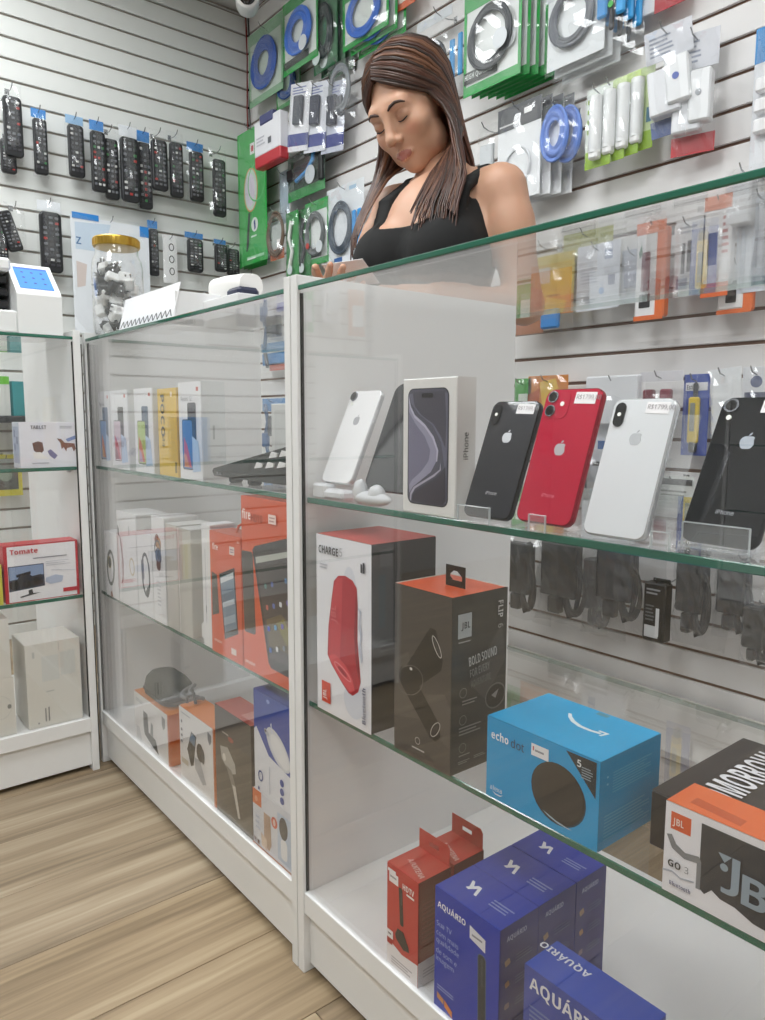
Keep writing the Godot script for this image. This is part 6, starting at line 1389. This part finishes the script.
	hang("R", "battery_carton", "small black carton with a white barcode label among the power supplies", "box", [-0.922, 0.462, -1.600, 0.056, 0.15], [["box", 0.0, 0.06, 1.0, 1.0, 0.0, 34.0, "232426", "carton"], ["box", 0.2, 0.0, 1.0, 0.08, 10.0, 14.0, "1c1d1f", "hanging_tab"], ["ink", 34.5, [["l", 0.15, 0.14, 0.8, 0.26, 2, "9a9c9e"], ["r", 0.12, 0.74, 0.75, 0.93, "c9cbcc"], ["r", 0.62, 0.45, 0.78, 0.9, "d9dadb"], ["l", 0.15, 0.4, 0.55, 0.68, 5, "6a6c6e"]]]])

# ---------- person ----------
class Field:
	var lo: Vector3
	var h: float
	var nx: int
	var ny: int
	var nz: int
	var g := PackedFloat32Array()
	func _init(a: Vector3, b: Vector3, cell: float):
		lo = a; h = cell
		nx = int((b.x - a.x) / h) + 2; ny = int((b.y - a.y) / h) + 2; nz = int((b.z - a.z) / h) + 2
		g.resize(nx * ny * nz)
		g.fill(0.06)
	func span(a: Vector3, b: Vector3) -> Array:
		return [clampi(int((a.x - lo.x) / h), 0, nx), clampi(int((b.x - lo.x) / h) + 2, 0, nx), clampi(int((a.y - lo.y) / h), 0, ny), clampi(int((b.y - lo.y) / h) + 2, 0, ny), clampi(int((a.z - lo.z) / h), 0, nz), clampi(int((b.z - lo.z) / h) + 2, 0, nz)]
	# tapered capsule joined with a smooth minimum
	func cap(a: Vector3, b: Vector3, ra: float, rb: float, k := 0.02):
		var m := maxf(ra, rb) + k + h * 2.0
		var s := span(a.min(b) - Vector3.ONE * m, a.max(b) + Vector3.ONE * m)
		var ab := b - a
		var l2 := maxf(ab.length_squared(), 1e-9)
		for z in range(s[4], s[5]):
			for y in range(s[2], s[3]):
				var i: int = (z * ny + y) * nx + s[0]
				for x in range(s[0], s[1]):
					var p := lo + Vector3(x, y, z) * h
					var t := clampf((p - a).dot(ab) / l2, 0.0, 1.0)
					var d := (p - a - ab * t).length() - lerpf(ra, rb, t)
					join(i, d, k)
					i += 1
	func ball(c: Vector3, r: Vector3, k := 0.02, q := Basis(), cut := false):
		var m := maxf(r.x, maxf(r.y, r.z)) + k + h * 2.0
		var s := span(c - Vector3.ONE * m, c + Vector3.ONE * m)
		var qi := q.inverse()
		var rm := minf(r.x, minf(r.y, r.z))
		for z in range(s[4], s[5]):
			for y in range(s[2], s[3]):
				var i: int = (z * ny + y) * nx + s[0]
				for x in range(s[0], s[1]):
					var p := qi * (lo + Vector3(x, y, z) * h - c)
					var e := (p / r).length()
					var e2 := (p / (r * r)).length()
					var d := e * (e - 1.0) / maxf(e2, 1e-6) if e > 0.05 else -rm
					if cut:
						var hh := maxf(k - absf(-d - g[i]), 0.0) / k
						g[i] = maxf(-d, g[i]) + hh * hh * k * 0.25
					else:
						join(i, d, k)
					i += 1
	func join(i: int, d: float, k: float):
		var v := g[i]
		var hh := maxf(k - absf(d - v), 0.0) / k
		g[i] = minf(d, v) - hh * hh * k * 0.25
	func clip(f: Callable):
		var i := 0
		for z in nz:
			for y in ny:
				for x in nx:
					if g[i] < 0.05: g[i] = maxf(g[i], f.call(lo + Vector3(x, y, z) * h))
					i += 1
	func emit(b: MB, xf: Transform3D, tint = null):
		var id := {}
		var pos := PackedVector3Array()
		var nor := PackedVector3Array()
		var st := [1, nx, nx * ny]
		for z in nz - 1:
			for y in ny - 1:
				for x in nx - 1:
					var i := (z * ny + y) * nx + x
					var neg := 0
					var c := PackedFloat32Array()
					for q in 8:
						var v := g[i + (q & 1) + ((q >> 1) & 1) * nx + (q >> 2) * nx * ny]
						c.append(v)
						if v < 0.0: neg += 1
					if neg == 0 or neg == 8: continue
					var acc := Vector3.ZERO
					var cnt := 0
					for e in [[0, 1], [2, 3], [4, 5], [6, 7], [0, 2], [1, 3], [4, 6], [5, 7], [0, 4], [1, 5], [2, 6], [3, 7]]:
						var va := c[e[0]]
						var vb := c[e[1]]
						if (va < 0.0) != (vb < 0.0):
							var t := va / (va - vb)
							acc += Vector3(e[0] & 1, (e[0] >> 1) & 1, e[0] >> 2).lerp(Vector3(e[1] & 1, (e[1] >> 1) & 1, e[1] >> 2), t)
							cnt += 1
					var gr := Vector3(c[1] + c[3] + c[5] + c[7] - c[0] - c[2] - c[4] - c[6], c[2] + c[3] + c[6] + c[7] - c[0] - c[1] - c[4] - c[5], c[4] + c[5] + c[6] + c[7] - c[0] - c[1] - c[2] - c[3])
					id[i] = pos.size()
					pos.append(lo + (Vector3(x, y, z) + acc / cnt) * h)
					nor.append(gr.normalized())
		for i in id:
			var x: int = i % nx
			var y: int = (i / nx) % ny
			var z: int = i / (nx * ny)
			var neg: bool = g[i] < 0.0
			var at := [x, y, z]
			for a in 3:
				var u: int = st[(a + 1) % 3]
				var w: int = st[(a + 2) % 3]
				if at[(a + 1) % 3] == 0 or at[(a + 2) % 3] == 0: continue
				if (g[i + st[a]] < 0.0) == neg: continue
				if not (id.has(i - u) and id.has(i - w) and id.has(i - u - w)): continue
				var q := [id[i], id[i - u], id[i - u - w], id[i - w]]
				for t in [[0, 1, 2], [0, 2, 3]]:
					var p0 := pos[q[t[0]]]; var p1 := pos[q[t[1]]]; var p2 := pos[q[t[2]]]
					if tint: b.col = tint.call((p0 + p1 + p2) / 3.0)
					b.tri(xf * p0, xf * p1, xf * p2, xf.basis * nor[q[t[0]]], xf.basis * nor[q[t[1]]], xf.basis * nor[q[t[2]]])

const SKIN := "c89b80"

func finger(f: Field, base: Vector3, dir: Vector3, bend: Vector3, l: float, r: float):
	var a := base
	var d := dir.normalized()
	for i in 3:
		var e: Vector3 = a + d * l * [0.45, 0.32, 0.23][i]
		f.cap(a, e, r * (1.0 - 0.1 * i), r * (0.92 - 0.1 * i), 0.004)
		a = e
		d = (d + bend * 0.5).normalized()

func hand(b: MB, wrist: Vector3, dir: Vector3, palm_n: Vector3, side: float, curl: float):
	# dir: wrist to knuckles, palm_n: out of the palm, side: +1 thumb on dir x palm_n
	dir = dir.normalized()
	palm_n = (palm_n - dir * palm_n.dot(dir)).normalized()
	var ac := dir.cross(palm_n) * side
	var f := Field.new(wrist - Vector3.ONE * 0.14, wrist + Vector3.ONE * 0.2, 0.0036)
	var kn := wrist + dir * 0.082
	for i in 4:
		f.cap(wrist + ac * (0.014 - 0.009 * i), kn + ac * (0.029 - 0.0195 * i) - dir * 0.003 * absf(i - 1.2), 0.014, 0.0105, 0.014)
	f.cap(wrist - dir * 0.03, wrist + dir * 0.02, 0.022, 0.02, 0.012)
	for i in 4:
		finger(f, kn + ac * (0.029 - 0.0195 * i) - dir * 0.003 * absf(i - 1.2), dir + ac * (0.10 - 0.07 * i) + palm_n * curl * 0.6, palm_n * curl, [0.068, 0.076, 0.07, 0.056][i], [0.0085, 0.0088, 0.0085, 0.0075][i])
	finger(f, wrist + dir * 0.028 + ac * 0.026, dir * 0.75 + ac * 0.7 + palm_n * 0.35, (dir - ac * 0.6) * 0.5, 0.072, 0.0105)
	b.hue(SKIN)
	f.emit(b, Transform3D())

func build_person():
	var e := Vector3(0.985, 0, -0.173)      # towards her left
	var f := Vector3(0.173, 0, 0.985)       # the way her body faces
	var fr := Basis(e, Vector3.UP, f)
	var base := Vector3(-1.215, 0, -1.20)
	var t := thing("person", "woman with long brown hair in a black sleeveless top looking down behind the counter", "person", base)
	var inv := Transform3D(Basis(), -base)
	var Ls := Vector3(-1.066, 1.293, -1.176)
	var Rs := Vector3(-1.368, 1.312, -1.140)
	var ch := Vector3(-1.207, 1.19, -1.125)
	# --- head frame, seen from the shop: turned to her right hand, bowed and tilted
	var cam := Vector3(0, 0.8327, 0)
	var hc := Vector3(-1.272, 1.491, -1.104)
	var N := (cam - hc).normalized()
	var Rg := Vector3.UP.cross(N).normalized()
	var Ug := N.cross(Rg)
	var ro := deg_to_rad(27.0)
	var R2 := Rg * cos(ro) + Ug * sin(ro)
	var U2 := Ug * cos(ro) - Rg * sin(ro)
	var ya := deg_to_rad(35.0)
	var hf := (N * cos(ya) - R2 * sin(ya)).normalized()
	var hb := Basis(U2.cross(hf), U2, hf).orthonormalized()
	var hx := Transform3D(hb.scaled_local(Vector3.ONE * 1.02), hc)
	# --- body
	var sk := mat("skin", "ffffff", 0.48, {"vc": true, "sss": 0.12})
	var body := MB.new()
	body.hue(SKIN)
	var F := Field.new(Vector3(-1.52, 0.78, -1.36), Vector3(-0.93, 1.45, -0.90), 0.0115)
	F.ball(ch + Vector3(0, 0.0, 0), Vector3(0.135, 0.16, 0.098), 0.03, fr)
	F.ball(Vector3(-1.225, 0.99, -1.16), Vector3(0.125, 0.14, 0.095), 0.05, fr)
	F.ball(Vector3(-1.245, 0.86, -1.18), Vector3(0.155, 0.12, 0.110), 0.05, fr)
	for s in [-1.0, 1.0]:
		F.ball(ch + e * 0.074 * s + f * 0.066 + Vector3(0, -0.028, 0), Vector3(0.074, 0.076, 0.074), 0.025, fr)
	F.cap(Rs + e * 0.03 - f * 0.012, Ls - e * 0.03 - f * 0.012, 0.040, 0.040, 0.035)
	F.cap(Vector3(-1.222, 1.29, -1.172), hx * Vector3(0, -0.065, -0.035), 0.050, 0.045, 0.03)
	F.cap(Vector3(-1.222, 1.352, -1.19), Ls - e * 0.01, 0.026, 0.034, 0.035)
	F.cap(Vector3(-1.222, 1.352, -1.19), Rs + e * 0.01, 0.026, 0.034, 0.035)
	var Le := Vector3(-1.022, 1.060, -1.20)
	var Re := Vector3(-1.425, 1.085, -1.06)
	var Lw := Vector3(-1.122, 1.070, -0.985)
	var Rw := Vector3(-1.300, 1.080, -0.930)
	F.cap(Ls, Ls.lerp(Le, 0.35), 0.047, 0.046, 0.03)
	F.cap(Ls.lerp(Le, 0.3), Le, 0.046, 0.036, 0.02)
	F.cap(Le, Lw, 0.036, 0.024, 0.015)
	F.cap(Rs, Rs.lerp(Re, 0.35), 0.045, 0.043, 0.03)
	F.cap(Rs.lerp(Re, 0.3), Re, 0.043, 0.035, 0.02)
	F.cap(Re, Rw, 0.035, 0.023, 0.015)
	F.emit(body, inv)
	# hands, added to the same mesh
	body.T = inv
	hand(body, Lw, Vector3(-0.75, 0.10, 0.45), Vector3(-0.3, -0.75, -0.2), 1.0, 0.5)
	hand(body, Rw, Vector3(0.72, 0.05, 0.42), Vector3(0.1, 0.8, -0.3), 1.0, 0.35)
	body.T = Transform3D()
	# head
	var H := Field.new(Vector3(-0.10, -0.15, -0.13), Vector3(0.10, 0.13, 0.135), 0.0036)
	H.ball(Vector3(0, 0.03, -0.02), Vector3(0.073, 0.083, 0.093), 0.02)
	H.ball(Vector3(0, -0.028, 0.026), Vector3(0.060, 0.078, 0.062), 0.03)
	H.ball(Vector3(0, -0.066, 0.026), Vector3(0.047, 0.042, 0.050), 0.025)
	H.ball(Vector3(0, -0.098, 0.060), Vector3(0.018, 0.015, 0.017), 0.025)
	for s in [-1.0, 1.0]:
		H.ball(Vector3(s * 0.040, -0.028, 0.055), Vector3(0.022, 0.020, 0.022), 0.025)
		H.ball(Vector3(s * 0.046, -0.075, 0.018), Vector3(0.014, 0.020, 0.025), 0.03)
	H.cap(Vector3(-0.034, 0.020, 0.071), Vector3(0.034, 0.020, 0.071), 0.015, 0.015, 0.022)
	for s in [-1.0, 1.0]:
		H.ball(Vector3(s * 0.032, -0.002, 0.098), Vector3(0.021, 0.013, 0.020), 0.014, Basis(), true)
		H.ball(Vector3(s * 0.0315, -0.003, 0.0735), Vector3(0.0155, 0.0125, 0.0130), 0.005)
	H.cap(Vector3(0, 0.012, 0.084), Vector3(0, -0.030, 0.102), 0.0080, 0.0095, 0.014)
	H.ball(Vector3(0, -0.0345, 0.1035), Vector3(0.0115, 0.0100, 0.0110), 0.008)
	for s in [-1.0, 1.0]:
		H.ball(Vector3(s * 0.0125, -0.0385, 0.0945), Vector3(0.0080, 0.0075, 0.0090), 0.006)
		H.ball(Vector3(s * 0.0065, -0.0455, 0.0985), Vector3(0.0040, 0.0030, 0.0050), 0.003, Basis(), true)
		H.cap(Vector3(0, -0.0635, 0.0905), Vector3(s * 0.021, -0.0685, 0.0800), 0.0058, 0.0030, 0.005)
		H.cap(Vector3(0, -0.0755, 0.0895), Vector3(s * 0.018, -0.0705, 0.0810), 0.0068, 0.0035, 0.005)
		H.ball(Vector3(s * 0.073, -0.008, -0.012), Vector3(0.007, 0.030, 0.018), 0.006)
	H.cap(Vector3(-0.021, -0.0694, 0.0920), Vector3(0.021, -0.0694, 0.0920), 0.001, 0.001, 0.001)
	H.cap(Vector3(0, -0.06, -0.035), Vector3(0, -0.15, -0.065), 0.046, 0.045, 0.02)
	var skin := Color(SKIN).srgb_to_linear()
	var lip := Color("a86a5e").srgb_to_linear()
	var blush := Color("c28068").srgb_to_linear()
	var lidc := Color("9c7059").srgb_to_linear()
	H.emit(body, inv * hx, func(p: Vector3) -> Color:
		var c := skin
		var q := Vector2(p.x / 0.0205, (p.y + 0.0695) / 0.0090)
		if p.z > 0.076 and q.length() < 1.0: return lip
		var ck := Vector2((absf(p.x) - 0.043) / 0.02, (p.y + 0.03) / 0.018).length()
		if p.z > 0.03 and ck < 1.0: c = c.lerp(blush, 0.55 * (1.0 - ck * ck))
		var ey := Vector2((absf(p.x) - 0.032) / 0.019, (p.y - 0.001) / 0.011).length()
		if p.z > 0.06 and ey < 1.0: c = c.lerp(lidc, 0.7 * (1.0 - ey * ey))
		return c)
	part("body", body, sk, t)
	# brows and closed lashes
	var fx: MB
	for s in [-1.0, 1.0]:
		fx = MB.new()
		fx.T = inv * hx
		fx.hue("3b271f")
		fx.tube([Vector3(s * 0.0125, 0.0165, 0.0895), Vector3(s * 0.022, 0.0215, 0.0900), Vector3(s * 0.034, 0.0240, 0.0870), Vector3(s * 0.044, 0.0210, 0.0825), Vector3(s * 0.050, 0.0160, 0.0765)], [0.0020, 0.0032, 0.0030, 0.0026, 0.0012], 5)
		part("eyebrow", fx, mat("hair_fine", "ffffff", 0.6, {"vc": true}), t)
	for s in [-1.0, 1.0]:
		fx = MB.new()
		fx.T = inv * hx
		fx.hue("2a1c18")
		fx.tube([Vector3(s * 0.0175, -0.0085, 0.0800), Vector3(s * 0.025, -0.0118, 0.0845), Vector3(s * 0.033, -0.0122, 0.0850), Vector3(s * 0.041, -0.0095, 0.0815), Vector3(s * 0.0465, -0.0055, 0.0750)], [0.0006, 0.0013, 0.0015, 0.0014, 0.0006], 5)
		part("eyelashes", fx, mat("hair_fine"), t)
	# hair: cap and locks that fall with gravity
	var hm := mat("hair", "ffffff", 0.42, {"vc": true})
	var hair := MB.new()
	var K := Field.new(Vector3(-0.11, -0.10, -0.15), Vector3(0.11, 0.15, 0.12), 0.005)
	K.ball(Vector3(0, 0.037, -0.026), Vector3(0.076, 0.083, 0.095), 0.01)
	K.clip(func(p: Vector3) -> float: return maxf((p.z - 0.052) * 0.8 - (p.y - 0.062) * 0.9, -0.6 + p.z) if p.y > -0.2 else 1.0)
	hair.hue("33221c")
	K.emit(hair, inv * hx)
	var rg := RandomNumberGenerator.new()
	rg.seed = 77
	var tones := ["2e1e19", "3d2820", "4b3126", "5a3a2b", "452b22", "6b4733"]
	var hi := hb.inverse()
	var dn := Vector3.DOWN
	for s in [-1.0, 1.0]:
		var cnt := 150
		for i in cnt:
			var q := float(i) / (cnt - 1)          # front to back
			var pa := lerpf(deg_to_rad(27), deg_to_rad(122), q) + rg.randf_range(-0.05, 0.05)
			var d0 := Vector3(-0.10, sin(pa), cos(pa)).normalized()
			var zc := lerpf(0.52, -0.95, pow(q, 0.8)) + rg.randf_range(-0.05, 0.05)
			var d1 := Vector3(s * (0.95 if q < 0.6 else lerpf(0.95, 0.35, (q - 0.6) / 0.4)), -0.32, zc).normalized()
			var lift := 0.001 + rg.randf() * 0.010
			var pts := []
			var rad := []
			for k in 7:
				var d := d0.slerp(d1, k / 6.0)
				var rr := Vector3(0.076, 0.083, 0.096) + Vector3.ONE * lift
				pts.append(hx * (Vector3(0, 0.037, -0.026) + d * rr))
				rad.append(lerpf(0.0035, 0.0068, minf(1.0, k / 3.0)))
			var side_w: Vector3 = (hb.x * s)
			side_w.y = 0.0
			var ln: float = (0.285 if s > 0 else 0.25) * rg.randf_range(0.74, 1.06)
			var v: Vector3 = (pts[6] - pts[5]).normalized()
			var p: Vector3 = pts[6]
			for k in 7:
				v = v.lerp((dn + side_w * 0.05 * sin(k * 0.9 + i) + f * (lerpf(0.55, -0.55, q) if s > 0.0 else lerpf(0.30, -0.55, q)) * (1.0 if k < 4 else 0.15) + e * (0.42 * (1.0 - q) if s > 0.0 and k < 5 else 0.0)).normalized(), 0.5).normalized()
				p += v * ln / 7.0 * 1.18
				var wf := (p - Vector3(-1.213, 0, -1.155)).dot(f)
				var wu := absf((p - Vector3(-1.213, 0, -1.155)).dot(e))
				if p.y < 1.46:
					var need := (0.052 + 0.105 * smoothstep(1.38, 1.20, p.y)) * (1.0 - 0.30 * smoothstep(0.05, 0.2, wu)) + 0.010
					var ease := smoothstep(1.46, 1.32, p.y)
					if q < 0.66 and wf < need: p += f * (need - wf) * ease
					if q >= 0.66 and wf > -0.085: p += f * (-0.085 - wf) * ease
				pts.append(p)
				rad.append(lerpf(0.0068, 0.0016, k / 6.0))
			hair.hue(tones[rg.randi() % tones.size()])
			hair.T = inv
			hair.tube(pts, rad, 6, false, 0.7)
			hair.T = Transform3D()
	part("hair", hair, hm, t)
	# black sleeveless top
	var top := MB.new()
	top.hue("0e0f13")
	var G := Field.new(Vector3(-1.45, 0.80, -1.36), Vector3(-0.95, 1.42, -0.92), 0.0082)
	var o := 0.006
	G.ball(ch, Vector3(0.135, 0.16, 0.098) + Vector3.ONE * o, 0.03, fr)
	G.ball(Vector3(-1.225, 0.99, -1.16), Vector3(0.125, 0.14, 0.095) + Vector3.ONE * o, 0.05, fr)
	G.ball(Vector3(-1.245, 0.86, -1.18), Vector3(0.155, 0.12, 0.110) + Vector3.ONE * o, 0.05, fr)
	for s in [-1.0, 1.0]:
		G.ball(ch + e * 0.074 * s + f * 0.066 + Vector3(0, -0.028, 0), Vector3(0.074, 0.076, 0.074) + Vector3.ONE * o, 0.03, fr)
	G.clip(func(p: Vector3) -> float:
		var u := (p - ch).dot(e)
		return p.y - (1.222 + 0.05 * smoothstep(0.06, 0.12, absf(u))))
	for s in [-1.0, 1.0]:
		var a0: Vector3 = ch + e * 0.098 * s + f * 0.080 + Vector3(0, 0.02, 0)
		var a1: Vector3 = (Ls if s > 0 else Rs) - e * 0.050 * s + Vector3(0, 0.047, -0.005)
		var a2: Vector3 = (Ls if s > 0 else Rs) - e * 0.055 * s + Vector3(0, 0.01, -0.06)
		var a3: Vector3 = ch + e * 0.09 * s - f * 0.09 + Vector3(0, 0.0, 0)
		var am: Vector3 = a0.lerp(a1, 0.5) + f * 0.026 + Vector3(0, 0.012, 0)
		for q in [[a0, am], [am, a1], [a1, a2], [a2, a3]]:
			for w in [-0.011, 0.0, 0.011]:
				G.cap(q[0] + e * w, q[1] + e * w, 0.0105, 0.0105, 0.006)
	G.clip(func(p: Vector3) -> float: return 0.84 - p.y)
	G.emit(top, inv)
	part("tank_top", top, mat("black_cotton", "ffffff", 0.85, {"vc": true}), t)
	# trousers and shoes, hidden behind the counter
	var tr := MB.new()
	tr.hue("2b3347")
	var P := Field.new(Vector3(-1.45, 0.03, -1.38), Vector3(-0.98, 0.97, -1.0), 0.016)
	P.ball(Vector3(-1.245, 0.86, -1.18), Vector3(0.165, 0.12, 0.120), 0.05, fr)
	for s in [-1.0, 1.0]:
		var hip: Vector3 = Vector3(-1.25, 0.82, -1.19) + e * 0.085 * s
		var knee: Vector3 = Vector3(-1.25, 0.46, -1.19) + e * 0.085 * s + f * 0.02
		var ank: Vector3 = Vector3(-1.25, 0.07, -1.20) + e * 0.085 * s
		P.cap(hip, knee, 0.088, 0.062, 0.03)
		P.cap(knee, ank, 0.062, 0.045, 0.03)
	P.emit(tr, inv)
	part("trousers", tr, mat("denim", "ffffff", 0.85, {"vc": true}), t)
	for s in [-1.0, 1.0]:
		var sh := MB.new()
		sh.hue("26262a")
		var a: Vector3 = Vector3(-0.035, 0.0, 0.0) + e * 0.085 * s
		var rings := []
		for q in [[-0.06, 0.030, 0.07], [-0.04, 0.036, 0.085], [0.02, 0.038, 0.07], [0.08, 0.042, 0.045], [0.13, 0.040, 0.036], [0.165, 0.024, 0.026], [0.175, 0.006, 0.014]]:
			var ring := PackedVector3Array()
			for j in 12:
				var an := TAU * j / 12
				ring.append(a + f * q[0] + e * cos(an) * q[1] + Vector3.UP * (q[2] * 0.5 + sin(an) * q[2] * 0.5))
			rings.append(ring)
		sh.loft(rings)
		part("shoe", sh, mat("shoe_dark", "ffffff", 0.6, {"vc": true}), t)
	# slip of paper in her hands
	var sl := MB.new()
	sl.T = Transform3D(Basis(Vector3.UP, 0.3) * Basis(Vector3.RIGHT, -0.55), Vector3(-1.225, 1.118, -0.91))
	sl.box(Vector3.ZERO, Vector3(0.10, 0.0008, 0.07))
	tag(part("paper_slip", sl, mat("paper_slip", "eef0f2", 0.6)), "small white slip of paper held in the woman's hands", "paper")

func _ready():
	var cam := Camera3D.new()
	cam.name = "camera"
	add_child(cam)
	cam.transform = Transform3D(Basis(Vector3(0.62954381, 0.00263911, -0.7769605), Vector3(-0.09644741, 0.99252524, -0.07477662), Vector3(0.77095557, 0.12201099, 0.62509266)).orthonormalized(), Vector3(0, 0.8327, 0))
	cam.fov = 68.88
	cam.near = 0.02
	cam.current = true
	var we := WorldEnvironment.new()
	we.name = "environment"
	var env := Environment.new()
	env.background_mode = Environment.BG_COLOR
	env.background_color = Color(0.02, 0.02, 0.02)
	env.tonemap_mode = Environment.TONE_MAPPER_LINEAR
	env.tonemap_exposure = 2.12
	env.sdfgi_enabled = true
	env.ssao_enabled = true
	env.ssil_enabled = true
	we.environment = env
	add_child(we)
	var e := 0.5
	led_panel(-2.3, -0.42, "square white panel light in the ceiling nearest the corner of the slat walls", e * 0.8)
	led_panel(-0.95, -0.42, "square white panel light in the ceiling above the counter and the woman", e * 0.8)
	led_panel(0.5, -0.42, "square white panel light in the ceiling at the right end of the counter", e * 0.8)
	led_panel(-2.3, 0.80, "square white panel light in the ceiling above the left showcase", e * 1.3)
	led_panel(-0.95, 0.80, "square white panel light in the ceiling above the middle of the shop floor", e * 1.3)
	led_panel(0.5, 0.80, "square white panel light in the ceiling above the camera side of the shop floor", e * 1.3)
	mat("laminate", "ebebea", 0.32)
	mat("pane", "e9f4ef", 0.0, {"alpha": 0.004})
	mat("glass_edge", "2b6b57", 0.12, {"coat": 0.6})
	mat("glass_edge_far", "6f9a8c", 0.1, {"alpha": 0.3})
	mat("film", "f4f8fa", 0.06, {"alpha": 0.06})
	mat("film_cloudy", "b4b6b8", 0.10, {"alpha": 0.13})
	build_room()
	showcase("white glass showcase holding phones, speakers and blue antenna boxes", Transform3D(Basis(), Vector3(-0.889, 0, ZF)), 0.9, 0.445)
	showcase("white glass showcase in the middle with phone cartons and orange tablet boxes", Transform3D(Basis(), Vector3(-1.7805, 0, ZF)), 0.8893, 0.455)
	showcase("white glass showcase on the left under the banknote counter", Transform3D(Basis(Vector3.UP, PI / 2), Vector3(XA, 0, 0.35)), 0.89, 0.445)
	showcase("white glass showcase on the far side of the shop behind the camera", Transform3D(Basis(Vector3.UP, PI), Vector3(0.2, 0, 2.2)), 0.9, 0.445)
	showcase("white glass showcase beside the far one, behind the camera to the left", Transform3D(Basis(Vector3.UP, PI), Vector3(-0.75, 0, 2.2)), 0.9, 0.445)
	struct("trim_1", bx(Vector3(-1.801, 0.5, -0.549), Vector3(0.038, 1.0, 0.016)), mat("gap_filler", "5a5652", 0.7))
	for q in [[1.25, "upper"], [0.95, "lower"], [1.6, "topmost"]]:
		tag(part("wall_shelf", bx(Vector3(-0.6, q[0], ZE - 0.12), Vector3(3.4, 0.022, 0.22), 0.002), mat("laminate")), "long white " + q[1] + " shelf on the wall behind the camera", "shelf")
	build_goods()
	build_counter_things()
	build_wall_packs()
	build_person()
